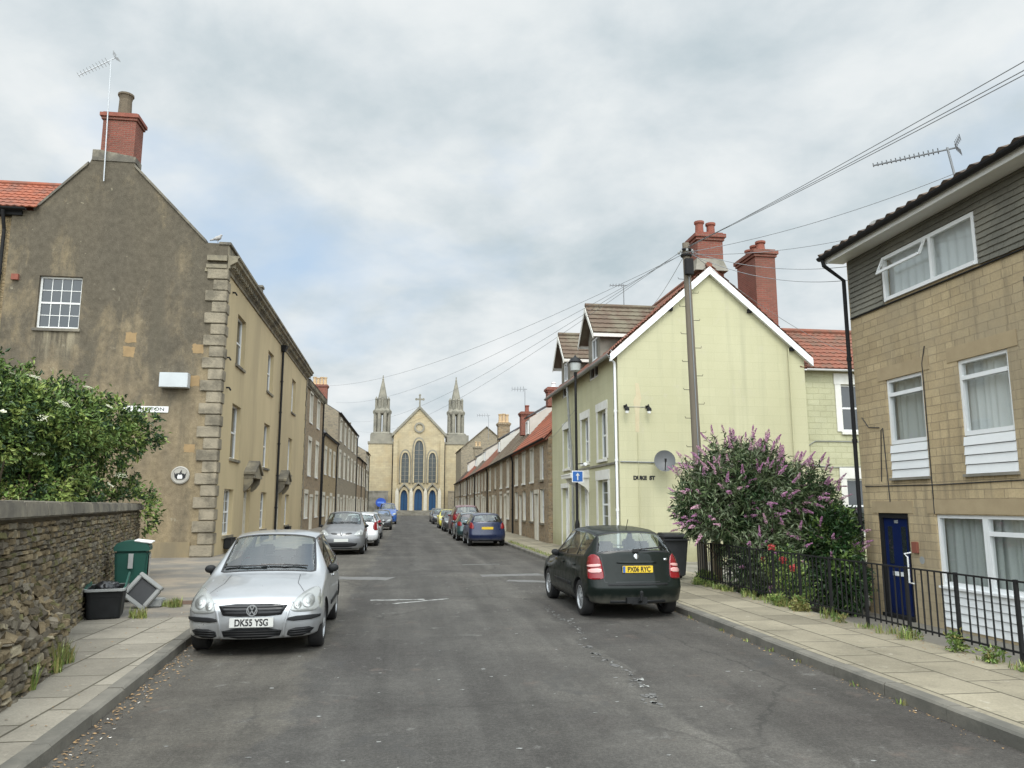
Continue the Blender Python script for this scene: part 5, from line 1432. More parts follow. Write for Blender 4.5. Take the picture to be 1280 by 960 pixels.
ST = [  # level:  0 floor centre, 1 floor edge, 2 sill, 3 flank, 4 shoulder, 5 rail or hood edge, 6, 7 centre line   (x, y, z)
 [(0,.60,.19),(.70,.60,.19),(.785,.55,.24),(.785,.40,.26),(.755,.25,.235),(.66,.15,.225),(.40,.065,.22),(0,.045,.22)],
 [(0,.62,.19),(.70,.62,.19),(.81,.58,.28),(.815,.42,.40),(.785,.24,.41),(.69,.115,.41),(.42,.02,.41),(0,.0,.41)],
 [(0,.64,.19),(.70,.64,.19),(.82,.62,.30),(.825,.46,.50),(.79,.27,.555),(.69,.135,.56),(.42,.03,.565),(0,.008,.57)],
 [(0,.68,.19),(.70,.68,.19),(.825,.68,.31),(.828,.55,.57),(.785,.36,.70),(.68,.215,.71),(.42,.11,.725),(0,.085,.735)],
 [(0,.78,.19),(.70,.78,.19),(.828,.80,.31),(.832,.74,.58),(.78,.60,.79),(.66,.46,.815),(.41,.36,.835),(0,.335,.845)],
 [(0,.95,.19),(.70,.95,.19),(.828,.95,.31),(.834,.92,.58),(.777,.84,.85),(.655,.75,.885),(.41,.70,.91),(0,.69,.92)],
 [(0,1.2,.19),(.70,1.2,.19),(.828,1.2,.31),(.838,1.18,.58),(.772,1.12,.905),(.655,1.20,.955),(.40,1.08,.985),(0,1.03,.995)],
 [(0,1.55,.19),(.70,1.55,.19),(.828,1.55,.31),(.84,1.50,.58),(.782,1.40,.925),(.555,1.86,1.385),(.37,1.78,1.435),(0,1.76,1.45)],
 [(0,2.2,.19),(.70,2.2,.19),(.828,2.2,.31),(.842,2.2,.58),(.79,2.2,.945),(.585,2.25,1.425),(.38,2.25,1.475),(0,2.25,1.487)],
 [(0,2.9,.19),(.70,2.9,.19),(.828,2.9,.31),(.84,2.9,.58),(.785,2.92,.965),(.578,2.92,1.41),(.37,2.95,1.462),(0,2.95,1.475)],
 [(0,3.2,.19),(.70,3.2,.19),(.828,3.2,.31),(.836,3.25,.58),(.772,3.36,.99),(.545,3.42,1.345),(.36,3.52,1.395),(0,3.54,1.405)],
 [(0,3.3,.19),(.70,3.3,.19),(.826,3.35,.31),(.828,3.5,.58),(.765,3.62,.985),(.665,3.70,1.045),(.42,3.765,1.075),(0,3.785,1.085)],
 [(0,3.32,.19),(.70,3.32,.19),(.82,3.42,.31),(.82,3.58,.53),(.79,3.70,.64),(.69,3.80,.645),(.42,3.865,.65),(0,3.88,.65)],
 [(0,3.34,.19),(.70,3.34,.19),(.815,3.44,.29),(.82,3.60,.45),(.79,3.74,.50),(.69,3.845,.50),(.42,3.905,.50),(0,3.92,.50)],
 [(0,3.36,.19),(.70,3.36,.19),(.79,3.44,.25),(.79,3.58,.28),(.755,3.70,.26),(.66,3.79,.25),(.40,3.85,.25),(0,3.87,.25)],
]
def car_shell(name, L, Wd, H, lvl, hood=0.0):
    sx, sy, sz = Wd / 1.67, L / 3.92, H / 1.487
    bm = bmesh.new(); rings = []
    for i, st in enumerate(ST):
        pts = []
        for k, (x, y, z) in enumerate(st):
            z2 = z
            if hood and 3 <= i <= 6 and k >= 4: z2 += hood * (.6 if i == 3 else 1)
            pts.append((x * sx * (1.018 if 0 < k < 7 else 1), (y - 1.96) * sy, z2 * sz if z2 > .3 else z2))
        rings.append([bm.verts.new(p) for p in pts] + [bm.verts.new((-p[0], p[1], p[2])) for p in pts[6:0:-1]])
    n = 14
    cl = bm.edges.layers.float.new('crease_edge')
    for i in range(len(rings) - 1):
        for k in range(n):
            f = bm.faces.new((rings[i][k], rings[i][(k + 1) % n], rings[i + 1][(k + 1) % n], rings[i + 1][k]))
            kk = k if k < 7 else 13 - k          # strip between level kk and kk+1
            mi = 0
            if kk in (5, 6) and i == 6: mi = 1
            if kk == 4 and i == 7: mi = 2
            if kk == 4 and i == 8: mi = 3
            if kk == 4 and i == 9: mi = 4
            if kk in (5, 6) and i == 10: mi = 5
            if kk == 0: mi = 7
            f.material_index = mi; f.smooth = True
    for ring in (rings[0], rings[-1]):
        for k in range(1, 6):
            bm.faces.new((ring[k], ring[k + 1], ring[13 - k], ring[14 - k])).material_index = 0
        bm.faces.new((ring[0], ring[1], ring[13])); bm.faces.new((ring[7], ring[6], ring[8]))
    bm.edges.ensure_lookup_table()
    def cr(a, b, v):
        e = bm.edges.get((a, b))
        if e: e[cl] = v
    for i in range(len(rings) - 1):
        for k, v in ((1, .6), (2, .25), (4, .55 if 3 <= i <= 10 else .2), (5, .35 if 3 <= i <= 5 else (.5 if 6 <= i <= 9 else .3))):
            for q in (k, 14 - k): cr(rings[i][q], rings[i + 1][q], v)
    for i, v, ks in ((3, .35, (4, 5, 6)), (6, .75, (5, 6)), (7, .7, (5, 6)), (10, .75, (5, 6)), (11, .7, (5, 6)), (13, .55, (3, 4, 5, 6)), (1, .3, (4, 5, 6)), (2, .5, (3, 4, 5, 6)), (12, .5, (3, 4, 5, 6)), (0, .6, (3, 4, 5, 6)), (14, .6, (3, 4, 5, 6)), (7, .6, (4,)), (8, .5, (4,)), (9, .5, (4,)), (10, .6, (4,))):
        for k in ks:
            cr(rings[i][k], rings[i][k + 1], v); cr(rings[i][14 - k], rings[i][13 - k], v)
    bmesh.ops.recalc_face_normals(bm, faces=bm.faces)
    me = bpy.data.meshes.new('shell'); bm.to_mesh(me); bm.free()
    o = bpy.data.objects.new('shell', me); COL.objects.link(o)
    md = o.modifiers.new('s', 'SUBSURF'); md.levels = lvl; md.render_levels = lvl
    dg = bpy.context.evaluated_depsgraph_get()
    smooth = bpy.data.meshes.new_from_object(o.evaluated_get(dg))
    b2 = bmesh.new(); b2.from_mesh(smooth); bvh = BVHTree.FromBMesh(b2); b2.free()
    return o, smooth, bvh, (sx, sy, sz)

def chaikin(p, it=2):
    for _ in range(it):
        q = []
        for i in range(len(p)):
            a, b = p[i], p[(i + 1) % len(p)]
            q += [(a[0] * .75 + b[0] * .25, a[1] * .75 + b[1] * .25), (a[0] * .25 + b[0] * .75, a[1] * .25 + b[1] * .75)]
        p = q
    return p

def decal(bvh, poly, axis, sgn, off, parent, name, mat, cuts=3, thick=.012, raise_=None):
    """patch laid on the shell: poly in (x,z) for axis 'y' or (y,z) for axis 'x', (x,y) for 'z'; sgn = direction the ray travels"""
    bm = bmesh.new()
    vs = [bm.verts.new((p[0], p[1], 0)) for p in poly]
    f = bm.faces.new(vs)
    bmesh.ops.triangulate(bm, faces=[f])
    if cuts: bmesh.ops.subdivide_edges(bm, edges=bm.edges[:], cuts=cuts, use_grid_fill=True)
    bm.normal_update()
    bad = []
    for v in bm.verts:
        a, b = v.co.x, v.co.y
        if axis == 'y': o, d = Vector((a, -sgn * 10, b)), Vector((0, sgn, 0))
        elif axis == 'x': o, d = Vector((-sgn * 10, a, b)), Vector((sgn, 0, 0))
        else: o, d = Vector((a, b, 10)), Vector((0, 0, -1))
        hit, nr, _, _ = bvh.ray_cast(o, d)
        if hit is None: bad.append(v); continue
        if nr.dot(d) > 0: nr = -nr
        v.co = hit + nr * off + (-d) * (0 if raise_ is None else raise_)
    if bad: bmesh.ops.delete(bm, geom=bad, context='VERTS')
    bmesh.ops.recalc_face_normals(bm, faces=bm.faces)
    bm.normal_update()
    if bm.faces:
        dd = {'y': Vector((0, -sgn, 0)), 'x': Vector((-sgn, 0, 0)), 'z': Vector((0, 0, 1))}[axis]
        if sum(fc.normal.dot(dd) for fc in bm.faces) < 0: bmesh.ops.reverse_faces(bm, faces=bm.faces)
        if thick: bmesh.ops.solidify(bm, geom=bm.faces[:], thickness=thick)
    me = bpy.data.meshes.new(name); bm.to_mesh(me); bm.free(); me.materials.append(mat)
    me.polygons.foreach_set('use_smooth', [len(me.polygons) > 12] * len(me.polygons))
    return finish(me, name, parent, local=True, recalc=False, uv=False)

def rect(x0, x1, z0, z1): return [(x0, z0), (x1, z0), (x1, z1), (x0, z1)]
def line(pts, w):
    a = []; b = []
    for i, p in enumerate(pts):
        q0, q1 = pts[max(0, i - 1)], pts[min(len(pts) - 1, i + 1)]
        dx, dy = q1[0] - q0[0], q1[1] - q0[1]; l = math.hypot(dx, dy)
        a.append((p[0] - dy / l * w / 2, p[1] + dx / l * w / 2)); b.append((p[0] + dy / l * w / 2, p[1] - dx / l * w / 2))
    return a + b[::-1]

def make_wheel(root, x, y, r, w, sgn, spokes=7, hub='rim', covers=True):
    t = MB(); ri = r * .66
    t.lathe([(ri, -w / 2), (r * .93, -w / 2), (r * .985, -w / 2 + .018), (r, -w / 2 + .04), (r, w / 2 - .04), (r * .985, w / 2 - .018), (r * .93, w / 2), (ri, w / 2 - .004)], (x, y, r), 36, axis=0, caps=False)
    wh = t.build('wheel', M['tyre'], root, smooth=True, local=True)
    k = MB(); s = sgn
    k.lathe([(ri + .002, -w / 2 + .02), (ri + .002, w / 2 - .012) if s > 0 else (ri + .002, w / 2 - .02)], (x, y, r), 28, axis=0, caps=False)
    k.lathe([(ri + .006, s * (w / 2 - .006)), (ri - .014, s * (w / 2 - .002)), (ri - .03, s * (w / 2 - .03))], (x, y, r), 28, axis=0, caps=False)
    # spoked trim: dished disc pieces
    for q in range(spokes):
        a0 = 2 * math.pi * (q + .16) / spokes; a1 = 2 * math.pi * (q + .84) / spokes; am = (a0 + a1) / 2
        def pt(rr, a, h): return (x + s * h, y + rr * math.cos(a), r + rr * math.sin(a))
        hh = w / 2 - .012
        o = [pt(ri * .28, a0 - .0, hh + .004), pt(ri * .28, a1, hh + .004), pt(ri - .025, am + (a1 - am) * .78, hh - .012), pt(ri - .025, am - (am - a0) * .78, hh - .012)]
        i_ = [pt(ri * .28, a0, hh - .04), pt(ri * .28, a1, hh - .04), pt(ri - .025, am + (a1 - am) * .78, hh - .04), pt(ri - .025, am - (am - a0) * .78, hh - .04)]
        k.hexa(i_ + o)
    k.lathe([(ri * .32, s * (w / 2 - .05)), (ri * .32, s * (w / 2 - .006)), (ri * .2, s * (w / 2 + .004)), (.004, s * (w / 2 + .006))], (x, y, r), 16, axis=0)
    k.build('rim', M['rim'], wh, smooth=False, local=True)
    b = MB(); b.lathe([(ri * .99, 0), (ri * .99, .004)], (x + s * (w / 2 - .075), y, r), 24, axis=0); b.build('brake_disc', M['arch'], wh, local=True)
    return wh

DZ = -.05
def car(label, x, y, heading, L, Wd, H, paint, front=None, rear=None, lvl=2, group=None, hood=0., cat='car', detail=True, name='parked_car', arch_r=.325, van=False):
    root = thing(name, label, cat, (x, y, 0), heading, group)
    o, smooth, bvh, (sx, sy, sz) = car_shell('c', L, Wd, H, lvl, hood)
    wr = .298 * (1 if H < 1.7 else 1.1)
    wy = [(.76 - 1.96) * sy, (3.20 - 1.96) * sy]
    # wheel arches cut out of the closed shell
    cm = MB()
    for yy in wy:
        for s in (-1, 1):
            cm.lathe([(arch_r * sy * (1 if H < 1.7 else 1.06), 0), (arch_r * sy * (1 if H < 1.7 else 1.06), .5)], ((.53 if s > 0 else -1.03) * sx, yy, wr + .012), 30, axis=0)
    cme = bpy.data.meshes.new('cut'); cme.from_pydata([tuple(v) for v in cm.v], [], cm.f)
    bmc = bmesh.new(); bmc.from_mesh(cme); bmesh.ops.recalc_face_normals(bmc, faces=bmc.faces); bmc.to_mesh(cme); bmc.free()
    for m_ in range(8): cme.materials.append(M['arch'])
    cme.polygons.foreach_set('material_index', [6] * len(cme.polygons))
    co = bpy.data.objects.new('cut', cme); COL.objects.link(co)
    for m_ in range(8): smooth.materials.append(M['arch'])
    o.modifiers.clear(); o.data = smooth
    md = o.modifiers.new('b', 'BOOLEAN'); md.operation = 'DIFFERENCE'; md.object = co; md.solver = 'EXACT'; md.material_mode = 'INDEX'
    dg = bpy.context.evaluated_depsgraph_get(); dg.update()
    me = bpy.data.meshes.new_from_object(o.evaluated_get(dg))
    bpy.data.objects.remove(o); bpy.data.objects.remove(co)
    bm = bmesh.new(); bm.from_mesh(me)
    groups = {}
    for f in bm.faces:
        if 1 <= f.material_index <= 5:
            c = f.calc_center_median(); s = 0 if f.material_index in (1, 5) else (1 if c.x > 0 else -1)
            groups.setdefault((f.material_index, s), []).append(f)
    inner = {}
    for key, fs in groups.items():
        th = .030 if key[0] in (1, 5) else .026
        res = bmesh.ops.inset_region(bm, faces=fs, thickness=th, depth=0, use_even_offset=True, use_boundary=True)
        for f in res['faces']: f.material_index = 8
        for f in fs:
            if f.is_valid: f.material_index = key[0]
    bm.normal_update()
    # glass out to its own objects
    names = {1: 'windscreen', 2: 'side_window', 3: 'side_window', 4: 'quarter_window', 5: 'rear_window'}
    for key in groups:
        fs = [f for f in groups[key] if f.is_valid and f.material_index == key[0]]
        gm = MB(); idx = {}
        for f in fs:
            ids = []
            for v in f.verts:
                if v not in idx: idx[v] = gm.add([v.co - v.normal * .006])
                ids.append(idx[v])
            gm.f.append(tuple(ids)); gm.m.append(0)
        if van and key[0] in (3, 4): gm.build('side_panel', paint, root, smooth=True, local=True)
        else: gm.build(names[key[0]], M['carglass'], root, smooth=True, local=True)
    bmesh.ops.delete(bm, geom=[f for f in bm.faces if 1 <= f.material_index <= 5], context='FACES')
    # pull the trim ring's inner edge in slightly so the glass sits in a rebate
    mb_ = bpy.data.meshes.new('car_body'); bm.to_mesh(mb_); bm.free()
    for f in mb_.polygons:
        f.material_index = {0: 0, 6: 1, 7: 2, 8: 3}.get(f.material_index, 0)
    for m_ in (paint, M['arch'], M['blackplastic'], M['trim']): mb_.materials.append(m_)
    sm = [p.material_index != 1 for p in mb_.polygons]
    mb_.polygons.foreach_set('use_smooth', sm)
    finish(mb_, 'car_body', root, local=True, recalc=False, uv=False)
    for yy in wy:
        for s in (-1, 1): make_wheel(root, s * (.725 * sx), yy, wr, .185, s, 7 if detail else 6)
    # cabin: tub, dash, seats, steering wheel
    t = MB(); X = lambda v: v * sx; Yc = lambda v: (v - 1.96) * sy; Z = lambda v: v * sz
    t.box(X(-.70), X(.70), Yc(1.35), Yc(3.42), .23, .30)
    for s in (-1, 1):
        a, c = sorted((X(s * .70), X(s * .76))); t.box(a, c, Yc(1.35), Yc(3.35), .23, Z(.86))
    t.box(X(-.69), X(.69), Yc(1.22), Yc(1.5), .30, Z(.87)); t.box(X(-.62), X(.62), Yc(3.42), Yc(3.5), .30, Z(.93))
    t.box(X(-.60), X(.60), Yc(3.08), Yc(3.55), Z(.90), Z(.93))
    it = t.build('interior', M['interior'], root, bevel=.02, local=True)
    for (sx_, yb, wd_) in ((-.36, 2.20, .25), (.36, 2.20, .25), (-.33, 2.98, .30), (.33, 2.98, .30)):
        q = MB(); xx = X(sx_)
        q.hexa([(xx - wd_, Yc(yb - .42), .34), (xx + wd_, Yc(yb - .42), .34), (xx + wd_, Yc(yb), .34), (xx - wd_, Yc(yb), .34), (xx - wd_, Yc(yb - .42), .52), (xx + wd_, Yc(yb - .42), .52), (xx + wd_, Yc(yb), .48), (xx - wd_, Yc(yb), .48)])
        q.hexa([(xx - wd_, Yc(yb - .12), .45), (xx + wd_, Yc(yb - .12), .45), (xx + wd_, Yc(yb + .02), .45), (xx - wd_, Yc(yb + .02), .45), (xx - wd_ * .85, Yc(yb + .10), Z(1.04)), (xx + wd_ * .85, Yc(yb + .10), Z(1.04)), (xx + wd_ * .85, Yc(yb + .20), Z(1.04)), (xx - wd_ * .85, Yc(yb + .20), Z(1.04))])
        q.box(xx - .13, xx + .13, Yc(yb + .12), Yc(yb + .21), Z(1.06), Z(1.22))
        q.build('seat', M['interior'], root, bevel=.03, local=True)
    # mirrors
    for s in (-1, 1):
        q = MB(); cx, cy, cz = X(s * .855), Yc(1.56), Z(.955)
        pts = []
        q.lathe([(.02, -.06), (.062, -.05), (.075, 0), (.07, .04), (.055, .055)], (cx, cy, cz), 12, axis=1)
        for v in q.v: v.x = cx + (v.x - cx) * 1.05; v.z = cz + (v.z - cz) * .78
        q.box(min(X(s * .77), cx), max(X(s * .77), cx), cy - .02, cy + .03, cz - .075, cz - .03)
        q.build('door_mirror', M['blackplastic'] if detail else paint, root, smooth=True, local=True)
    dzf = 0.
    P = lambda pts: [(p[0] * sx, p[1] * sz + dzf) for p in pts]
    Q = lambda pts: [((p[0] - 1.96) * sy, p[1] * sz) for p in pts]
    D = lambda *a, **k: decal(bvh, *a, **k)
    # shut lines, handles, side strips
    if detail:
        for s in (-1, 1):
            sg = -s
            for ln in ([(1.36, .90), (1.30, .6), (1.33, .34), (1.45, .30)], [(2.24, .93), (2.25, .6), (2.22, .30)], [(3.02, .95), (2.98, .62), (2.80, .42), (2.74, .30)], [(1.45, .30), (2.74, .30)]):
                D(Q(line(ln, .009)), 'x', sg, .0015, root, 'door_gap', M['trim'], cuts=4, thick=0)
            D(Q(rect(1.45, 2.72, .455, .51)), 'x', sg, .010, root, 'side_strip', M['blackplastic'], cuts=4)
            for yy in (2.05, 2.85): D(Q(chaikin(rect(yy - .10, yy + .08, .80, .835), 1)), 'x', sg, .022, root, 'door_handle', paint, cuts=1, thick=.02)
    for s in (-1, 1):
        D(Q(rect(1.30, 2.78, .195, .265)), 'x', -s, .006, root, 'sill_trim', M['blackplastic'], cuts=3)
    # number plates
    def plate(y_sign, z, txt, yellow, wdt=.52, zc=None):
        hit, nr, _, _ = bvh.ray_cast(Vector((0.02, y_sign * 10, z * sz)), Vector((0, -y_sign, 0)))
        yy = hit.y + y_sign * .022
        hit2, _, _, _ = bvh.ray_cast(Vector((.24, y_sign * 10, z * sz)), Vector((0, -y_sign, 0)))
        q = MB(); q.box(-wdt / 2, wdt / 2, yy - .012, yy + .012, z * sz - .056, z * sz + .056)
        po = q.build('number_plate', M['plate_y'] if yellow else M['plate_w'], root, bevel=.004, local=True)
        if yellow and txt:
            bl = MB(); bl.box(-y_sign * 0 - wdt / 2 + .003 if y_sign < 0 else wdt / 2 - .045, -wdt / 2 + .045 if y_sign < 0 else wdt / 2 - .003, yy + y_sign * .0121, yy + y_sign * .014, z * sz - .052, z * sz + .052)
            bl.build('plate_band', M['plate_blue'], po, local=True)
        if txt:
            rot = Matrix.Rotation(math.pi / 2, 4, 'X') if y_sign < 0 else Matrix.Rotation(math.pi, 4, 'Z') @ Matrix.Rotation(math.pi / 2, 4, 'X')
            text_mesh(txt, .112, 'registration', M['ink'], po, Matrix.Translation((0 if not yellow else -.02, yy + y_sign * .014, z * sz - .002)) @ rot, sx=.80, extrude=.0015, bold=.0028)
        return yy
    fr = front or {}
    dzf = DZ if fr.get('style') == 'hatch' else 0.
    paintdark = M['blackplastic']
    # ---- front end
    if fr.get('style') == 'hatch':
        for s in (-1, 1):
            hl = [(s * .43, .60), (s * .59, .575), (s * .775, .59), (s * .80, .70), (s * .755, .845), (s * .62, .825), (s * .48, .72)]
            ho = D(P(chaikin(hl, 2)), 'y', 1, .006, root, 'headlight', M['lampclear'], cuts=3)
            for (cx, cz, r_) in ((.65, .70, .074), (.53, .662, .047)):
                ci = [(s * cx + r_ * math.cos(a), cz + r_ * math.sin(a)) for a in [2 * math.pi * i / 18 for i in range(18)]]
                D(P(ci), 'y', 1, .012, ho, 'lamp_reflector', M['lampchrome'], cuts=1)
                ci = [(s * cx + r_ * .45 * math.cos(a), cz + r_ * .45 * math.sin(a)) for a in [2 * math.pi * i / 12 for i in range(12)]]
                D(P(ci), 'y', 1, .016, ho, 'lamp_bulb', M['lampclear'], cuts=1, thick=.006)
            D(P(chaikin([(s * .40, .475), (s * .79, .49), (s * .80, .545), (s * .43, .535)], 1)), 'y', 1, .014, root, 'bumper_strip', M['blackplastic'], cuts=3, thick=.02)
            lg = D(P(chaikin([(s * .41, .285), (s * .66, .295), (s * .76, .40), (s * .44, .395)], 1)), 'y', 1, .006, root, 'lower_grille', M['blackplastic'], cuts=3)
            for zz in (.31, .34, .365): D(P([(s * .45, zz), (s * .69, zz + .008), (s * .69, zz + .017), (s * .45, zz + .009)]), 'y', 1, .016, lg, 'slat', M['trim'], cuts=2)
        g = D(P(chaikin([(-.34, .545), (.34, .545), (.37, .60), (.43, .69), (-.43, .69), (-.37, .60)], 1)), 'y', 1, .006, root, 'grille', M['trim'], cuts=3)
        for zz in (.575, .61, .645): D(P(rect(-.36, .36, zz, zz + .010)), 'y', 1, .018, g, 'grille_bar', M['greyplastic'] if False else M['blackplastic'], cuts=3)
        D(P(chaikin([(-.33, .28), (.33, .28), (.365, .405), (-.365, .405)], 1)), 'y', 1, .006, root, 'lower_grille', M['blackplastic'], cuts=3)
        for zz in (.305, .335, .365): D(P(rect(-.33, .33, zz, zz + .010)), 'y', 1, .016, root, 'intake_slat', M['trim'], cuts=3)
        for s in (-1, 1):       # the raised V of the bumper
            D(P(line([(s * .47, .70), (s * .43, .60), (s * .385, .42), (s * .365, .24)], .026)), 'y', 1, .012, root, 'bumper_crease', paint, cuts=3, thick=.014)
        hit, nr, _, _ = bvh.ray_cast(Vector((0, -10, .57 * sz)), Vector((0, 1, 0)))
        bdg = MB(); by = hit.y - .03; bz = .57 * sz
        n = 26
        for i in range(n):
            a0, a1 = 2 * math.pi * i / n, 2 * math.pi * (i + 1) / n
            pr = [(r_ * math.cos(a), r_ * math.sin(a)) for a, r_ in ((a0, .055), (a1, .055), (a1, .066), (a0, .066))]
            bdg.hexa([(p, by, bz + q) for p, q in pr] + [(p, by - .014, bz + q) for p, q in pr])
        def stroke(p, q, w_=.011):
            dx, dz = q[0] - p[0], q[1] - p[1]; l = math.hypot(dx, dz); nx, nz = -dz / l * w_ / 2, dx / l * w_ / 2
            c4 = [(p[0] + nx, p[1] + nz), (p[0] - nx, p[1] - nz), (q[0] - nx, q[1] - nz), (q[0] + nx, q[1] + nz)]
            bdg.hexa([(a, by, bz + b) for a, b in c4] + [(a, by - .012, bz + b) for a, b in c4])
        for p, q in (((-.026, .050), (0, .006)), ((.026, .050), (0, .006)), ((-.052, .018), (-.024, -.046)), ((-.024, -.046), (0, -.002)), ((0, -.002), (.024, -.046)), ((.024, -.046), (.052, .018))): stroke(p, q)
        bdg.build('badge', M['chrome'], root, local=True)
        D([(v[0] * sx, (v[1] - 1.96) * sy) for v in line([(-.60, .30), (-.47, .62), (-.455, 1.0)], .008)], 'z', 1, .0015, root, 'bonnet_gap', M['trim'], cuts=3, thick=0)
        D([(v[0] * sx, (v[1] - 1.96) * sy) for v in line([(.60, .30), (.47, .62), (.455, 1.0)], .008)], 'z', 1, .0015, root, 'bonnet_gap', M['trim'], cuts=3, thick=0)
        plate(-1, .425, fr.get('plate'), False)
        # splitter / underside lip
        D(P(rect(-.70, .70, .255, .272)), 'y', 1, .012, root, 'front_lip', M['blackplastic'], cuts=3)
    elif fr.get('style') == 'mpv':
        for s in (-1, 1):
            hl = [(s * .43, .66), (s * .62, .63), (s * .775, .67), (s * .77, .80), (s * .68, .86), (s * .55, .80)]
            ho = D(P(chaikin(hl, 2)), 'y', 1, .006, root, 'headlight', M['lampclear'], cuts=3)
            ci = [(s * .65 + .06 * math.cos(a), .735 + .06 * math.sin(a)) for a in [2 * math.pi * i / 14 for i in range(14)]]
            D(P(ci), 'y', 1, .012, ho, 'lamp_reflector', M['lampchrome'], cuts=1)
            D(P(chaikin([(s * .13, .69), (s * .36, .70), (s * .39, .755), (s * .16, .745)], 1)), 'y', 1, .006, root, 'grille', M['trim'], cuts=2)
        D(P(chaikin([(-.50, .27), (.50, .27), (.62, .44), (-.62, .44)], 1)), 'y', 1, .006, root, 'lower_grille', M['trim'], cuts=3)
        D(P(rect(-.72, .72, .215, .25)), 'y', 1, .01, root, 'front_lip', M['blackplastic'], cuts=3)
        D(P([(-.05, .72), (0, .65), (.05, .72), (0, .79)]), 'y', 1, .014, root, 'badge', M['chrome'], cuts=1)
        plate(-1, .50, fr.get('plate'), False)
    elif fr.get('style') == 'plain':
        for s in (-1, 1): D(P(chaikin([(s * .46, .63), (s * .76, .64), (s * .75, .79), (s * .5, .76)], 1)), 'y', 1, .006, root, 'headlight', M['lampclear'], cuts=2)
        D(P(rect(-.38, .38, .58, .68)), 'y', 1, .006, root, 'grille', M['trim'], cuts=2); D(P(rect(-.55, .55, .27, .38)), 'y', 1, .006, root, 'lower_grille', M['trim'], cuts=2)
        plate(-1, .48, None, False)
    # wipers on the windscreen
    if detail and fr:
        def onscreen(xa, yb):
            hit, nr, _, _ = bvh.ray_cast(Vector((xa * sx, (yb - 1.96) * sy, 5)), Vector((0, 0, -1))); return hit + nr * .02
        for pts in (((.52, 1.24), (.22, 1.17), (-.10, 1.16)), ((-.02, 1.14), (-.30, 1.17), (-.60, 1.28))):
            q = MB(); q.tube([onscreen(*p) for p in pts], .012, 6); q.build('wiper', M['trim'], root, local=True)
    # ---- rear end
    dzf = 0.
    rr_ = rear or {}
    if rr_.get('style') == 'hatch':
        for s in (-1, 1):
            tl = [(s * .565, .70), (s * .60, .99), (s * .70, 1.045), (s * .775, .96), (s * .80, .70), (s * .795, .635), (s * .585, .645)]
            to = D(P(chaikin(tl, 1)), 'y', -1, .010, root, 'tail_light', M['lampred'], cuts=4)
            D(P(chaikin([(s * .59, .745), (s * .785, .735), (s * .785, .80), (s * .60, .82)], 1)), 'y', -1, .016, to, 'reversing_lens', M['lamppink'], cuts=3, thick=.006)
            D(P(chaikin([(s * .60, .845), (s * .785, .825), (s * .785, .865), (s * .605, .89)], 1)), 'y', -1, .016, to, 'indicator_lens', M['lamppink'], cuts=3, thick=.006)
        D(P(rect(-.82, .82, .545, .575)), 'y', -1, .012, root, 'bumper_top', M['blackplastic'], cuts=4)
        D(P(rect(-.78, .78, .20, .31)), 'y', -1, .008, root, 'rear_valance', M['blackplastic'], cuts=4)
        for ln in ([(-.56, .60), (-.575, .66), (-.55, .70), (-.59, 1.0), (-.66, 1.08)], [(.56, .60), (.575, .66), (.55, .70), (.59, 1.0), (.66, 1.08)], [(-.56, .60), (.56, .60)]):
            D(P(line(ln, .009)), 'y', -1, .002, root, 'tailgate_gap', M['trim'], cuts=4, thick=0)
        D(P(chaikin(rect(-.34, .34, .885, .925), 1)), 'y', -1, .02, root, 'tailgate_grip', paint, cuts=2, thick=.03)
        plate(1, .80, rr_.get('plate'), True)
        ci = [(.045 * math.cos(a), 1.0 + .045 * math.sin(a)) for a in [2 * math.pi * i / 16 for i in range(16)]]
        D(P(ci), 'y', -1, .012, root, 'badge', M['chrome'], cuts=1)
        D(P(rect(-.56, -.49, .93, .965)), 'y', -1, .008, root, 'model_badge', M['chrome'], cuts=1)
        def onrear(xa, za):
            hit, nr, _, _ = bvh.ray_cast(Vector((xa * sx, 10, za * sz)), Vector((0, -1, 0))); return hit + Vector((0, .03, .012))
        q = MB(); q.tube([onrear(.0, 1.10), onrear(-.2, 1.115), onrear(-.46, 1.13)], .014, 6); q.box(-.05, .05, onrear(0, 1.1).y - .03, onrear(0, 1.1).y + .02, 1.07 * sz, 1.12 * sz); q.build('rear_wiper', M['trim'], root, local=True)
        if rr_.get('towbar'):
            q = MB(); yb = (3.87 - 1.96) * sy
            q.tube([(0, yb - .2, .30), (0, yb + .10, .30), (0, yb + .16, .33), (0, yb + .16, .42)], .026, 8); q.lathe([(.012, .40), (.03, .42), (.03, .455), (.012, .475)], (0, yb + .16, 0), 10)
            q.box(-.13, .13, yb - .02, yb + .05, .25, .36); q.box(.14, .22, yb + .0, yb + .09, .27, .36); q.tube([(-.5, yb - .1, .27), (.5, yb - .1, .27)], .03, 8)
            q.build('tow_bar', M['blackplastic'], root, local=True)
        if rr_.get('aerial'):
            q = MB(); q.tube([(0, (3.3 - 1.96) * sy, 1.43 * sz), (0, (3.42 - 1.96) * sy, 1.60 * sz)], .006, 5); q.build('roof_aerial', M['trim'], root, local=True)
    elif rr_.get('style') == 'plain':
        for s in (-1, 1):
            D(P(chaikin(rr_.get('lamp') and [(s * a, b) for a, b in rr_['lamp']] or [(s * .56, .76), (s * .60, .98), (s * .76, 1.0), (s * .80, .78)], 1)), 'y', -1, .010, root, 'tail_light', M['lampred'], cuts=3)
        D(P(rect(-.70, .70, .22, .30)), 'y', -1, .008, root, 'rear_valance', M['blackplastic'], cuts=3)
        plate(1, rr_.get('pz', .80), None, True)
        def onrear(xa, za):
            hit, nr, _, _ = bvh.ray_cast(Vector((xa * sx, 10, za * sz)), Vector((0, -1, 0))); return hit + Vector((0, .03, .012))
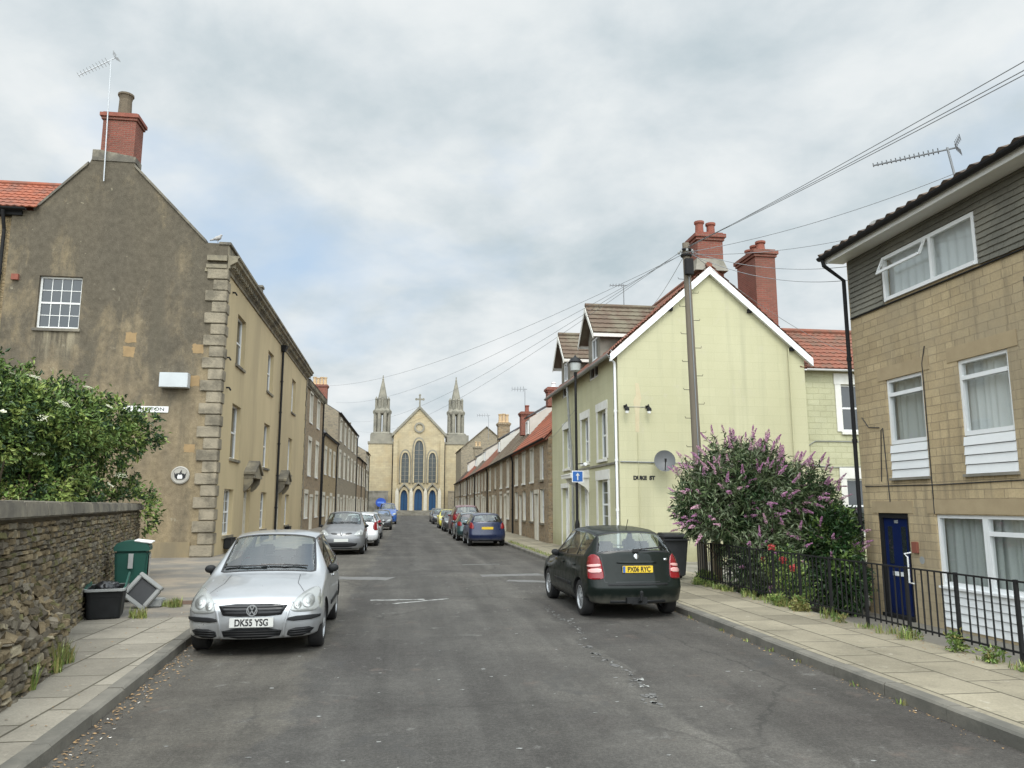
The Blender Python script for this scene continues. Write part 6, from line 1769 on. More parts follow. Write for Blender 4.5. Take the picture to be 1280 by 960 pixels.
        q = MB(); q.tube([onrear(.0, 1.10), onrear(-.2, 1.115), onrear(-.46, 1.13)], .014, 6); q.build('rear_wiper', M['trim'], root, local=True)
    return root

SILVER = paintmat('silver_paint', (.45, .465, .48), .55, .34, .8)
BLACKG = paintmat('black_green_paint', (.006, .010, .008), .0, .45, .30); BLACKG.node_tree.nodes['Principled BSDF'].inputs['Specular IOR Level'].default_value = .14
GREY = paintmat('grey_paint', (.17, .173, .178), .4, .36, .6)
NAVY = paintmat('dark_blue_paint', (.008, .016, .055), .1, .3, .35)
TEAL = paintmat('teal_paint', (.02, .055, .06), .3, .3)
RED = paintmat('dark_red_paint', (.12, .014, .018), .1, .3, .4)
WHITEP = paintmat('white_car_paint', (.74, .75, .76), .0, .3)
YELP = paintmat('yellow_car_paint', (.62, .55, .09), .0, .3)
DARK = paintmat('charcoal_paint', (.04, .042, .046), .3, .3)
BLUEV = paintmat('blue_van_paint', (.03, .10, .34), .1, .3)
REDB = paintmat('red_car_paint', (.33, .04, .035), .2, .3)
cl_, cr_ = 'cars parked along the left kerb', 'cars parked along the right kerb'
car('silver hatchback facing the camera with plate DK55 YSG at the left kerb', -1.77, 12.08, rad(.6), 3.92, 1.66, 1.48, SILVER, {'style': 'hatch', 'plate': 'DK55 YSG'}, {'style': 'plain'}, 3, cl_, hood=-.045)
car('black green hatchback seen from behind with yellow plate PX06 RYC and tow bar', 3.87, 14.45, math.pi + rad(1.5), 3.97, 1.66, 1.49, BLACKG, {'style': 'plain'}, {'style': 'hatch', 'plate': 'PX06 RYC', 'towbar': 1, 'aerial': 1}, 3, cr_)
car('grey compact people carrier facing the camera behind the silver hatchback', -2.08, 31.6, 0, 3.8, 1.70, 1.61, GREY, {'style': 'mpv'}, {'style': 'plain'}, 2, cl_, hood=.04)
car('white hatchback with big red tail light just behind the grey people carrier', -1.70, 37.6, math.pi, 3.9, 1.68, 1.50, WHITEP, {'style': 'plain'}, {'style': 'plain', 'lamp': [(.60, .70), (.58, .98), (.72, 1.12), (.80, .95), (.82, .72)]}, 2, cl_)
car('pale silver car with red tail lights, third behind the silver hatchback', -1.72, 45.0, math.pi, 4.2, 1.72, 1.48, SILVER, {'style': 'plain'}, {'style': 'plain', 'lamp': [(.60, .70), (.58, .98), (.72, 1.05), (.80, .95), (.82, .72)]}, 2, cl_, detail=False)
car('dark grey car facing the camera in front of the blue van', -1.30, 60.5, 0, 4.2, 1.74, 1.50, DARK, {'style': 'plain'}, {'style': 'plain'}, 2, cl_, detail=False)
car('blue van parked far down the left kerb near the church', -1.05, 78, 0, 4.7, 1.85, 2.05, BLUEV, {'style': 'plain'}, {'style': 'plain'}, 2, cl_, cat='van', detail=False, name='parked_van', van=True, hood=.05)
car('dark blue hatchback seen from behind on the right beyond the black green one', 4.0, 36.9, math.pi, 3.9, 1.70, 1.50, NAVY, {'style': 'plain'}, {'style': 'plain', 'lamp': [(.58, .74), (.62, 1.0), (.76, 1.08), (.82, .82)]}, 2, cr_)
car('dark teal car directly ahead of the dark blue hatchback', 3.86, 42.2, math.pi, 4.0, 1.70, 1.48, TEAL, {'style': 'plain'}, {'style': 'plain'}, 2, cr_, detail=False)
car('dark red people carrier taller than the teal car in front of it', 4.15, 49.2, math.pi, 4.6, 1.85, 1.86, RED, {'style': 'plain'}, {'style': 'plain'}, 2, cr_, cat='people carrier', detail=False, hood=.05)
car('charcoal car between the red people carrier and the yellow car', 4.02, 56.0, 0, 4.2, 1.72, 1.46, DARK, {'style': 'plain'}, {'style': 'plain'}, 2, cr_, detail=False)
car('yellow car parked on the right, fifth beyond the black green hatchback', 4.02, 63.2, 0, 4.0, 1.70, 1.50, YELP, {'style': 'plain'}, {'style': 'plain'}, 2, cr_, detail=False)
car('near black car beyond the yellow car on the right', 4.15, 77, 0, 4.2, 1.72, 1.48, DARK, {'style': 'plain'}, {'style': 'plain'}, 2, cr_, detail=False)
car('blue grey car farthest along the right kerb by the church', 4.3, 86, 0, 4.2, 1.72, 1.5, GREY, {'style': 'plain'}, {'style': 'plain'}, 2, cr_, detail=False)
# ------------------------------------------------------------------ vegetation
def rvec():
    while True:
        v = Vector((R.uniform(-1, 1), R.uniform(-1, 1), R.uniform(-1, 1)))
        if .05 < v.length < 1: return v.normalized()
def leaf(mb, p, d, up, l, wd, m, fold=.25):
    """pointed leaf of two folded halves"""
    d = d.normalized(); s = d.cross(up)
    if s.length < 1e-3: s = d.cross(Vector((1, 0, 0)))
    s.normalize(); n = s.cross(d)
    a = p; t = p + d * l - n * l * .12; m1 = p + d * l * .45
    k = mb.add([a, m1 + s * wd / 2 + n * wd * fold, t, m1 - s * wd / 2 + n * wd * fold])
    mb.f.append((k, k + 1, k + 2)); mb.m.append(m)
    mb.f.append((k, k + 2, k + 3)); mb.m.append(m)

def clumpy(lobes, n, l, wd, mats_w, droop=.35, cl=9, spread=.16, tops=None, clip=None):
    """leaf sprays spread through ellipsoid lobes: mostly near the surface, some inside"""
    mb = MB(); tips = []
    tot = sum(a[3] * a[4] * a[5] for a in lobes)
    for (cx, cy, cz, rx_, ry_, rz_) in lobes:
        c = Vector((cx, cy, cz))
        k = int(n * (rx_ * ry_ * rz_) / tot / cl)
        for i in range(k):
            v = rvec(); rr = R.random() ** .33
            rr = 1 - (1 - rr) * .9
            bump = 1 + .22 * mnoise.noise(v * 2.3 + c * 1.7) + .10 * mnoise.noise(v * 6 + c)
            p = c + Vector((v.x * rx_, v.y * ry_, v.z * rz_)) * rr * bump
            if clip and not clip(p): continue
            tone = mnoise.noise(p * 1.9) + .5 * mnoise.noise(p * 5.1) + R.gauss(0, .22)
            mi = 1 if tone > .28 else (2 if tone < -.22 else 0)
            out = (v + Vector((0, 0, .35))).normalized()
            if rr > .86: tips.append((p, out))
            for q in range(cl):
                d = (out + rvec() * .85 + Vector((0, 0, -droop * R.random()))).normalized()
                pp = p + rvec() * spread * R.random()
                if clip and not clip(pp): continue
                leaf(mb, pp, d, (out + rvec() * .7).normalized(), l * R.uniform(.65, 1.25), wd * R.uniform(.7, 1.2), mi if R.random() < .8 else R.choice((0, 1, 2)))
    return mb, tips

def elder():
    h = thing('elder_bush', 'big green elder bush with cream flower heads leaning over the stone wall at the left', 'bush', (-8.6, 18.5, .1))
    lobes = [(-9.4, 18.2, 3.6, 2.2, 1.8, 1.45), (-10.9, 17.6, 4.55, 2.3, 1.9, 1.3), (-8.0, 18.8, 3.6, 1.5, 1.4, 1.05), (-7.15, 19.6, 3.6, 1.05, .9, .85), (-6.55, 20.2, 3.6, .75, .6, .55), (-8.3, 18.4, 2.2, 1.7, 1.2, .9), (-7.0, 20.0, 2.05, .8, .8, .85), (-6.55, 20.6, 1.7, .55, .7, .75), (-10.5, 17.3, 2.3, 2.0, 1.3, .9), (-13.0, 17.5, 3.7, 1.8, 1.8, 1.6)]
    Wd = (-6.72 + 3.05) / (21.7 - 5.3)
    def clip(p):      # keeps the foliage behind the wall or above its coping
        xw = -3.05 + Wd * (p.y - 5.3)
        return p.z > 1.95 or p.x < xw - .58 or (p.y > 21.3) or (p.y > 19.2 and p.x > xw + .12)
    mb, tips = clumpy(lobes, 98000, .135, .06, None, clip=clip, spread=.24, cl=14)
    mb.build('foliage', [M['leaf_mid'], M['leaf_lite'], M['leaf_dark']], h, recalc=False)
    st = MB()
    for i in range(26):
        a = Vector((-9.3 + R.gauss(0, 1.1), 18.4 + R.gauss(0, .4), .1)); b = a + Vector((R.gauss(0, 1.0) + .3, R.gauss(0, .5), R.uniform(2.0, 3.2)))
        b.x = min(b.x, -8.0)
        m_ = (a + b) / 2 + Vector((R.gauss(0, .2), R.gauss(0, .2), .2)); st.tube([a, m_, b], [.06, .04, .015], 6)
    st.build('stems', M['bark'], h)
    bl = MB()
    tips = [t for t in tips if t[1].z > .15 and (t[1].y < .45)]
    R.shuffle(tips)
    for p, o in tips[:95]:
        p = p + o * .20; n = (o + Vector((0, 0, .8))).normalized(); s = n.cross(Vector((1, .3, 0))).normalized(); t = n.cross(s)
        r = R.uniform(.06, .15)
        for q in range(60):
            a = R.random() * 6.283; rr = r * math.sqrt(R.random()); c = p + (s * math.cos(a) + t * math.sin(a)) * rr + n * (R.uniform(0, .025) - rr * rr * .8)
            e = .014; bl.poly([c + s * e, c + t * e, c - s * e, c - t * e])
    bl.build('blossom', M['blossom'], h, recalc=False)
elder()

def buddleia():
    h = thing('buddleia_bush', 'sprawling buddleia with purple flower spikes behind the black railings', 'bush', (7.7, 15.9, -.2))
    lobes = [(7.35, 15.9, 1.85, 1.25, 1.2, 1.15), (8.1, 15.9, 1.75, 1.15, 1.1, 1.05), (6.75, 15.8, 1.75, .85, .8, .8), (8.75, 15.75, 1.45, .85, .9, .9), (7.5, 15.2, .8, 1.0, .8, .9), (8.6, 15.2, .7, .95, .7, .85), (7.2, 15.8, 2.6, .7, .7, .55), (6.9, 15.0, .5, .45, .6, .5), (6.2, 15.9, 1.9, .45, .5, .4)]
    clip = lambda p: (p.x > 6.72 + .06 or p.z > 1.15) and p.x < 9.32 + (10 if p.y > 14.75 else 0)
    mb, tips = clumpy(lobes, 34000, .16, .034, None, droop=.6, clip=clip, spread=.2)
    # arching shoots past the outline, each ending in a flower spike
    st = MB(); fl = MB(); ctr = Vector((7.6, 15.8, 1.2))
    tips2 = [t for t in tips if t[1].z > -.25 and t[1].y < .5]
    R.shuffle(tips2)
    def spike(p, d, l, r, mi):
        n = int(l * 700)
        s = d.cross(Vector((.3, 1, .2))).normalized(); t = d.cross(s)
        for q in range(n):
            f = R.random() ** .8; a = R.random() * 6.283; rr = r * (1 - f * .85) * R.uniform(.5, 1)
            c = p + d * l * f + (s * math.cos(a) + t * math.sin(a)) * rr - Vector((0, 0, .12 * l * f * f))
            e = R.uniform(.007, .014); v1 = rvec() * e; v2 = rvec() * e
            fl.poly([c - v1, c + v2, c + v1, c - v2], mi if R.random() < .85 else 1 - mi)
    for i, (p, o) in enumerate(tips2[:430]):
        d = (o * .9 + rvec() * .35 + Vector((0, 0, .22))).normalized()
        top = p.z > 2.2
        l = R.uniform(.18, .46) if top or R.random() < .35 else R.uniform(.05, .2)
        q = p + d * l - Vector((0, 0, .05 * l))
        if not clip(q): continue
        mb.tube([p - d * .15, p + d * l * .5, q], [.008, .006, .004], 4, m=3, caps=False)
        for k in range(int(6 + l * 26)):
            f = R.random(); c = p + (q - p) * f
            leaf(mb, c, (d * .6 + rvec() * .9 + Vector((0, 0, -.25))).normalized(), Vector((0, 0, 1)), R.uniform(.09, .17), .03, R.choice((0, 0, 1, 2)))
        dd = (d + Vector((0, 0, .15 if top else -.25)) + rvec() * .2).normalized()
        if i < 290 or top: spike(q, dd, R.uniform(.15, .32), R.uniform(.030, .052), 0 if R.random() < .62 else 1)
    mb.build('foliage', [M['leaf_bud'], M['leaf_grey'], M['leaf_dark'], M['bark']], h, recalc=False)
    for i in range(22):
        a = Vector((7.7 + R.uniform(-.05, .05), 15.75 + R.uniform(-.05, .05), -.27)); b = a + Vector((R.gauss(0, .45), R.uniform(-.1, .6), R.uniform(1.0, 2.0)))
        st.tube([a, (a + b) / 2 + Vector((R.gauss(0, .1), 0, .1)), b], [.045, .024, .01], 6)
    st.build('stems', M['bark'], h, recalc=False)
    fl.build('blossom', [M['purple'], M['purple2']], h, recalc=False)
buddleia()
def laurel():
    h = thing('laurel_shrub', 'dark glossy evergreen shrub between the buddleia and the block stone house', 'shrub', (8.7, 14.6, -.27))
    lobes = [(8.7, 14.9, 1.0, .6, .55, .75), (8.6, 14.4, .35, .55, .5, .6), (8.95, 15.2, 1.35, .55, .5, .6)]
    mb, tips = clumpy(lobes, 9000, .12, .05, None, clip=lambda p: p.x < 9.33 or p.y > 14.8)
    mb.build('foliage', [M['leaf_laurel'], M['leaf_mid'], M['leaf_dark']], h, recalc=False)
    st = MB()
    for i in range(8): st.tube([(8.7 + R.gauss(0, .1), 14.6, -.27), (8.7 + R.gauss(0, .3), 14.7 + R.gauss(0, .2), .9)], [.03, .012], 5)
    st.build('stems', M['bark'], h)
    r = thing('red_flower_plant', 'small plant with red flowers in front of the buddleia behind the railings', 'plant', (7.0, 13.8, -.27))
    mb, tips = clumpy([(7.15, 13.9, .72, .28, .5, .3), (7.15, 13.5, .35, .26, .4, .45)], 2600, .07, .035, None, clip=lambda p: p.x > 6.8)
    mb.build('foliage', [M['leaf_mid'], M['leaf_lite'], M['leaf_dark']], r, recalc=False)
    f = MB()
    for (x, y, z) in ((7.0, 13.95, 1.06), (6.95, 13.45, .86), (7.0, 14.3, .80), (6.95, 13.1, .74)):
        for q in range(70):
            v = rvec(); c = Vector((x, y, z)) + v * .07 * R.uniform(.5, 1); a, b_ = rvec() * .02, rvec() * .02; f.poly([c - a, c + b_, c + a, c - b_])
    f.build('blossom', M['redflower'], r, recalc=False)
laurel()

def blades(mb, x, y, z, n, r, hgt, m, lean=.35):
    for i in range(n):
        a = R.random() * 6.283; rr = r * math.sqrt(R.random())
        p = Vector((x + rr * math.cos(a), y + rr * math.sin(a), z)); h_ = hgt * R.uniform(.45, 1.1); b = R.random() * 6.283
        tip = p + Vector((math.cos(b) * h_ * lean * R.random() * 1.6, math.sin(b) * h_ * lean * R.random() * 1.6, h_)); md = (p + tip) / 2 + Vector((0, 0, h_ * .12))
        s = Vector((-math.sin(b), math.cos(b), 0)) * R.uniform(.003, .007)
        k = mb.add([p - s, p + s, md + s * .8, md - s * .8, tip]); mi = R.choice(m)
        mb.f.append((k, k + 1, k + 2, k + 3)); mb.m.append(mi); mb.f.append((k + 3, k + 2, k + 4)); mb.m.append(mi)
gm = [M['leaf_mid'], M['leaf_lite'], M['straw'], M['leaf_dark']]
def tuft(label, pts, name='grass_tuft'):
    h = thing(name, label, 'grass', pts[0][:3]); b = MB()
    for (x, y, z, n, r, hh) in pts: blades(b, x, y, z, n, r, hh, [0, 1, 2, 2, 1])
    b.build('blades', gm, h, recalc=False)
tuft('tall yellowing grass tuft at the broken end of the low rubble wall', [(-3.58, 9.0, .12, 260, .13, .34), (-3.48, 8.2, .12, 200, .12, .26), (-3.42, 7.5, .12, 160, .1, .18), (-3.62, 9.5, .12, 160, .1, .22), (-3.3, 6.9, .12, 120, .1, .14)])
tuft('small weed clump beside the black recycling tub', [(-3.98, 13.1, .12, 120, .13, .16), (-3.9, 12.95, .12, 60, .1, .1)])
tuft('small weed clump in front of the leaning grey bin lid', [(-3.75, 14.3, .12, 120, .12, .17), (-3.95, 14.4, .12, 60, .1, .12)])
def weeds():
    mb, _ = clumpy([(6.64 + R.gauss(0, .05), 7.2 + i * .47 + R.gauss(0, .12), .14, R.uniform(.05, .14), R.uniform(.08, .22), R.uniform(.04, .13)) for i in range(21) if R.random() < .6], 3400, .045, .022, None, spread=.06)
    for i in range(21):
        if R.random() < .7: blades(mb, 6.62, 7.2 + i * .47, .118, 50, .14, R.uniform(.07, .2), [0, 1, 2])
    mb2, _ = clumpy([(6.63, 12.3, .2, .10, .18, .14), (6.62, 13.0, .18, .10, .16, .12), (6.65, 8.7, .2, .10, .10, .12), (6.6, 8.05, .18, .1, .1, .1), (6.9, 17.0, .2, .2, .3, .15)], 3000, .06, .03, None, spread=.08)
    k = len(mb.v); mb.v += mb2.v; mb.f += [tuple(i + k for i in f) for f in mb2.f]; mb.m += mb2.m
    for i in range(26): blades(mb, xr(24 + i * .5) + .22, 24 + i * .5, .115, 26, .12, .12, [0, 1, 2])
    for i in range(10): blades(mb, xr(6 + i) - .02, 6 + i + R.random(), .0, 14, .06, .06, [0, 1, 2])
    for i in range(40): blades(mb, -6.35 - .0 + R.gauss(0, .02), 28 + i * .6, .11, 8, .06, .08, [0, 1, 2])
    tag(mb.build('weeds', gm, recalc=False), 'low green weeds growing along the railings and kerbs', None, kind='stuff')
weeds()

# ------------------------------------------------------------------ railings
def railings():
    x = 6.72; y0, y1 = 3.1, 17.1; zt, zb_ = 1.03, .25
    h = thing('iron_railings', 'black iron railings along the back of the right pavement', 'railings', (x, 11.5, 0))
    r = MB(); r.box(x - .012, x + .012, y0, y1, zt - .02, zt); r.build('top_rail', M['blackiron'], h)
    r = MB(); r.box(x - .010, x + .010, y0, y1, zb_, zb_ + .022); r.build('bottom_rail', M['blackiron'], h)
    y = y0; first = None; post = None
    while y < y1 + .01:
        if post is None:
            q = MB(); q.box(x - .019, x + .019, y - .019, y + .019, -.05, zt + .008); post = q.build('post', M['blackiron'], h); py0 = y
        else:
            c = post.copy(); COL.objects.link(c); c.location.y += y - py0
        for i in range(1, 8):
            yb = y + i * .1325 * .945
            if i == 7 or yb > y1: break
            if first is None:
                q = MB(); q.tube([(x, yb, zb_ - .03), (x, yb, zt - .02)], .0105, 6, caps=False); first = q.build('bar', M['blackiron'], h); fy = yb
            else:
                c = first.copy(); COL.objects.link(c); c.location.y += yb - fy
        y += .935
    k = MB(); k.box(6.70, 6.86, -6, 17.4, -.5, .10); tag(k.build('railing_plinth', M['conc'], bevel=.015), kind='structure')
railings()

# ------------------------------------------------------------------ telegraph pole and cables
PT = Vector((6.84, 17.3, 8.02))
def pole():
    h = thing('telegraph_pole', 'tall weathered wooden telegraph pole with climbing steps beside the yellow gable', 'pole', (6.98, 17.35, 0))
    a = Vector((7.0, 17.35, -.1)); b = Vector((6.84, 17.3, 8.2))
    q = MB(); q.tube([a, a.lerp(b, .5), b], [.122, .102, .086], 14); q.build('shaft', M['wood'], h, smooth=False)
    q = MB(); q.tube([a + Vector((.0, -.125, 0)), a + Vector((.0, -.10, 0)) + (b - a) * .95], .014, 6); q.build('cable_guard', M['cablegrey'], h)
    for i in range(13):
        z = 3.2 + i * .34; p = a.lerp(b, (z + .1) / 8.3); s = 1 if i % 2 else -1
        q = MB(); q.tube([p, p + Vector((s * .24, -.02, 0)), p + Vector((s * .25, -.02, .04))], .007, 5); q.build('step', M['blackiron'], h)
    q = MB(); q.box(6.74, 6.94, 17.08, 17.2, 7.35, 7.75); q.build('junction_box', M['blackiron'], h, bevel=.01)
    for dz in (0, .14):
        q = MB(); q.lathe([(.135, 7.86 + dz), (.14, 7.88 + dz), (.135, 7.90 + dz)], (6.845, 17.3, 0), 14); q.build('collar', M['blackiron'], h)
    for k in range(7):
        a_ = k * .9; q = MB(); c = PT + Vector((.17 * math.cos(a_), .17 * math.sin(a_), -.05)); q.lathe([(.012, -.04), (.03, -.02), (.03, .02), (.012, .04)], c, 8); q.build('insulator', M['greyplastic'], h)
    g = thing('lit_pole_foot', 'short pale block added for the lit foot of the telegraph pole', 'post', (7.22, 17.0, 0))  # added block: stands in for the lit lower side of the pole
    q = MB(); q.box(7.12, 7.28, 16.95, 17.1, -.3, 1.28); q.build('lit_side', M['polelit'], g, bevel=.01)
pole()
def cable(b, label, sag=.3, r=.011, a=None, group='overhead cables from the telegraph pole', m='cablegrey'):
    a = Vector(a) if a is not None else PT + Vector((R.uniform(-.1, .1), R.uniform(-.1, .1), R.uniform(-.15, .1))); b = Vector(b)
    n = 24; q = MB()
    q.tube([a.lerp(b, i / n) - Vector((0, 0, 4 * sag * (i / n) * (1 - i / n))) for i in range(n + 1)], r, 5)
    tag(q.build('overhead_cable', M[m]), label, 'cable', group)
cable((6.31, 5.0, 6.22), 'uppermost thin cable rising from the pole to the top right corner', .04, .006)
cable((6.30, 5.0, 6.10), 'middle of three cables rising from the pole to the top right corner', .04, .006)
cable((6.29, 5.0, 6.04), 'lowest of three cables rising from the pole to the top right corner', .04, .006)
cable((12.0, 13.0, 8.9), 'cable from the pole passing behind the aerial over the block stone house', .25, .008)
cable((9.95, 14.6, 7.62), 'nearly level cable from the pole to the grey dish on the roof', .14, .007)
cable((9.45, 14.75, 6.92), 'cable from the pole to the gutter corner of the block stone house', .22, .007)
cable((9.48, 14.75, 6.62), 'lower cable from the pole looping to the downpipe of the block stone house', .30, .007)
cable((15.6, 24.1, 6.9), 'cable from the pole down to the red tiled rear wing', .3, .007)
cable((9.0, 26.6, 8.95), 'short cable from the pole down to the nearer dormer roof', .1, .007)
for i, (yy, zz) in enumerate(((58, 10.6), (72, 11.2), (88, 11.2), (101, 11.3))):
    cable((lx(yy) + .1, yy, zz), ['cable from the pole across the street to the bracketed left terrace', 'cable from the pole across the street to the left roof beyond the slate roof', 'cable from the pole across the street to the long left terrace', 'longest cable from the pole across the street to the far end of the left terrace'][i], .9 + i * .25, .006)
cable((7.0, 34.9, 4.95), 'low cable along the front of the yellow house to the orange roofed terrace', .05, .008, a=(6.2, 26.4, 5.3), group='house cables')

# ------------------------------------------------------------------ lamp post with one way sign
def lamp():
    x, y = 6.12, 26.3
    h = thing('street_lamp', 'slim dark street lamp post with lantern top in front of the yellow house', 'street lamp', (x, y, 0))
    q = MB(); q.lathe([(.085, .1), (.085, 1.2), (.075, 1.25), (.05, 1.35), (.045, 6.35), (.06, 6.4), (.06, 6.5)], (x, y, 0), 12); q.build('column', M['blackiron'], h, smooth=False)
    q = MB(); q.lathe([(.06, 6.5), (.17, 6.56), (.20, 6.80), (.19, 6.84)], (x, y, 0), 14); q.build('lantern', mk('lantern_glass', (.42, .44, .43), .25, 0, .6), h, smooth=False)
    q = MB(); q.lathe([(.24, 6.845), (.25, 6.87), (.16, 7.0), (.05, 7.06), (.02, 7.12)], (x, y, 0), 14); q.build('cap', M['blackplastic'], h)
    s = thing('one_way_sign', 'small blue square sign with white upward arrow fixed to the street lamp', 'sign', (x, y, 2.7))
    q = MB(); q.box(x - .19, x + .21, y - .10, y - .085, 2.62, 3.02); pl = q.build('sign_plate', mk('sign_white', (.75, .76, .76), .4), s, bevel=.003)
    q = MB(); q.box(x - .165, x + .185, y - .104, y - .1005, 2.645, 2.995); q.build('blue_field', mk('road_sign_blue', (.02, .11, .36), .4), pl)
    q = MB(); W = Wall((x - .19, y - .1045), (x + .21, y - .1045))
    q.wpoly(W, [(.18, 2.69), (.22, 2.69), (.22, 2.85), (.27, 2.85), (.20, 2.95), (.13, 2.85), (.18, 2.85)], .001, .004); q.build('arrow', M['plate_w'], pl)
    q = MB(); q.box(x - .05, x + .05, y - .084, y + .06, 2.7, 2.74); q.build('clip', M['steel'], s)
    c = thing('cctv_camera', 'small white camera on a bracket fixed to the lamp post just above the blue sign', 'camera', (x, y, 3.2))
    q = MB(); q.tube([(x, y, 3.25), (x + .25, y - .08, 3.28)], .018, 6); q.build('bracket', M['blackiron'], c)
    q = MB(); q.lathe([(.05, -.14), (.065, -.13), (.065, .1), (.04, .12)], (x + .27, y - .1, 3.24), 10, axis=1); q.build('housing', M['upvc'], c)
lamp()

# ------------------------------------------------------------------ signs, lamps and boxes fixed to walls
def fixed():
    G = Wall((-13.42, 27.5), (-6.2, 27.5)); u = lambda x: x + 13.42
    t = thing('wall_cabinet', 'plain white metal box fixed high on the stained gable by the quoins', 'box', G.P(u(-7.65), 5.8))
    q = MB(); q.wbox(G, u(-8.12), u(-7.2), 5.80, 6.30, .003, .36); q.build('casing', M['boxwhite'], t, bevel=.01)
    t = thing('street_sign', 'white street name plate half hidden by the elder on the stained gable', 'sign', G.P(u(-8.6), 5.0))
    q = MB(); q.wbox(G, u(-9.35), u(-7.85), 4.96, 5.17, .003, .03); o = q.build('sign_plate', M['white'], t, bevel=.004)
    text_mesh('& WHITTON', .17, 'lettering', M['ink'], o, Matrix.Translation(G.P(u(-8.58), 5.065, .032)) @ Matrix.Rotation(math.pi / 2, 4, 'X'), sx=1.25, extrude=.001, bold=.002)
    t = thing('round_plaque', 'round pale plaque with dark emblem low on the stained gable', 'plaque', G.P(u(-7.3), 2.85))
    q = MB(); q.lathe([(.30, .0), (.30, -.04), (.26, -.06), (.25, -.045)], G.P(u(-7.32), 2.84, .003), 28, axis=1); o = q.build('disc', mk('plaque_stone', (.36, .34, .30), .7), t)
    em = MB(); cu, cz = u(-7.32), 2.84
    em.wpoly(G, [(cu - .19, cz + .10), (cu - .15, cz + .02), (cu - .11, cz + .06), (cu - .03, cz + .06), (cu + .02, cz + .14), (cu + .05, cz + .18), (cu + .04, cz + .07), (cu + .12, cz + .05), (cu + .16, cz + .02), (cu + .2, cz + .1), (cu + .17, cz - .08), (cu + .1, cz - .14), (cu - .1, cz - .14), (cu - .17, cz - .07)], .05, .066); em.build('emblem', M['ink'], o)
    em = MB(); em.wpoly(G, [(cu - .08, cz - .12), (cu + .08, cz - .12), (cu + .08, cz - .03), (cu + .04, cz + .03), (cu, cz - .01), (cu - .04, cz + .03), (cu - .08, cz - .03)], .0665, .074); em.build('pale_shield', M['white'], o)
    q = MB()
    Y = Wall((7.0, 24.0), (13.55, 24.0)); v = lambda x: x - 7.0
    t = thing('street_name', 'black painted street name letters on the yellow gable', 'sign', Y.P(v(7.8), 2.7))
    text_mesh('DUKE  ST', .17, 'lettering', M['ink'], t, Matrix.Translation(Vector((0, 0, 0))) @ Matrix.Rotation(math.pi / 2, 4, 'X'), sx=1.0, extrude=.004, bold=.010).location = (0, -.008, 0)
    for i, x in enumerate((7.22, 7.96)):
        t = thing('wall_lamp', ['left of two small black wall lamps on the yellow gable', 'right of two small black wall lamps on the yellow gable'][i], 'lamp', Y.P(v(x), 4.85), 0, 'lamps on the yellow gable')
        q = MB(); q.wbox(Y, v(x) - .05, v(x) + .05, 4.95, 5.05, .002, .05); q.tube([Y.P(v(x), 5.0, .03), Y.P(v(x), 5.06, .16), Y.P(v(x), 4.98, .22)], .022, 6); q.build('arm', M['blackiron'], t)
        q = MB(); q.lathe([(.03, .12), (.075, .08), (.085, .0), (.06, -.01)], Y.P(v(x), 4.86, .22), 10); q.build('shade', M['blackiron'], t)
        q = MB(); q.lathe([(.055, -.09), (.06, -.012)], Y.P(v(x), 4.86, .22), 10); q.build('glass', M['white'], t)
        q = MB(); q.tube([Y.P(v(x), 5.0, .01), Y.P(v(7.62), 5.0, .01)], .008, 4); q.build('flex', M['cablegrey'], t)
    t = thing('satellite_dish', 'grey satellite dish on the yellow gable above the street name', 'satellite dish', Y.P(v(8.38), 3.2))
    d = MB(); c = Y.P(v(8.36), 3.22, .42); ax = Vector((-.25, -.9, .30)).normalized(); s = ax.cross(Vector((0, 0, 1))).normalized(); w_ = s.cross(ax)
    rings = []
    for (r_, hh) in ((.03, 0), (.16, .02), (.27, .06), (.335, .095)):
        rings.append(d.add([c + ax * (hh - .05) + (s * math.cos(a) * r_ + w_ * math.sin(a) * r_ * 1.08) for a in [2 * math.pi * i / 24 for i in range(24)]]))
    for a, b in zip(rings, rings[1:]):
        for i in range(24): d.f.append((a + i, a + (i + 1) % 24, b + (i + 1) % 24, b + i)); d.m.append(0)
    d.f.append(tuple(rings[0] + i for i in range(24))); d.m.append(0)
    d.build('reflector', mk('dish_grey', (.085, .088, .09), .5), t, smooth=True)
    d = MB(); f = c + ax * .40 - w_ * .12
    d.tube([c - w_ * .3, f], .015, 6); d.lathe([(.03, -.05), (.04, .05)], f, 8); d.build('feed_arm', M['blackiron'], t)
    d = MB(); d.tube([Y.P(v(8.36), 3.22, .0), c - ax * .06], .03, 6); d.wbox(Y, v(8.3), v(8.42), 3.1, 3.34, .002, .03); d.build('mount', M['blackiron'], t)
    t = thing('satellite_dish', 'small pale satellite dish peeking over the roof edge of the block stone house', 'satellite dish', (9.75, 14.1, 7.3))
    d = MB(); c = Vector((9.72, 14.0, 7.50)); ax = Vector((-.5, -.75, .2)).normalized(); s = ax.cross(Vector((0, 0, 1))).normalized(); w_ = s.cross(ax)
    rings = []
    for (r_, hh) in ((.02, 0), (.1, .015), (.19, .05)):
        rings.append(d.add([c + ax * hh + (s * math.cos(a) * r_ + w_ * math.sin(a) * r_ * 1.1) for a in [2 * math.pi * i / 20 for i in range(20)]]))
    for a, b in zip(rings, rings[1:]):
        for i in range(20): d.f.append((a + i, a + (i + 1) % 20, b + (i + 1) % 20, b + i)); d.m.append(0)
    d.build('reflector', M['greyplastic'], t, smooth=True)
    d = MB(); d.tube([(9.75, 14.05, 7.15), c], .018, 6); d.build('mount', M['steel'], t)
fixed()

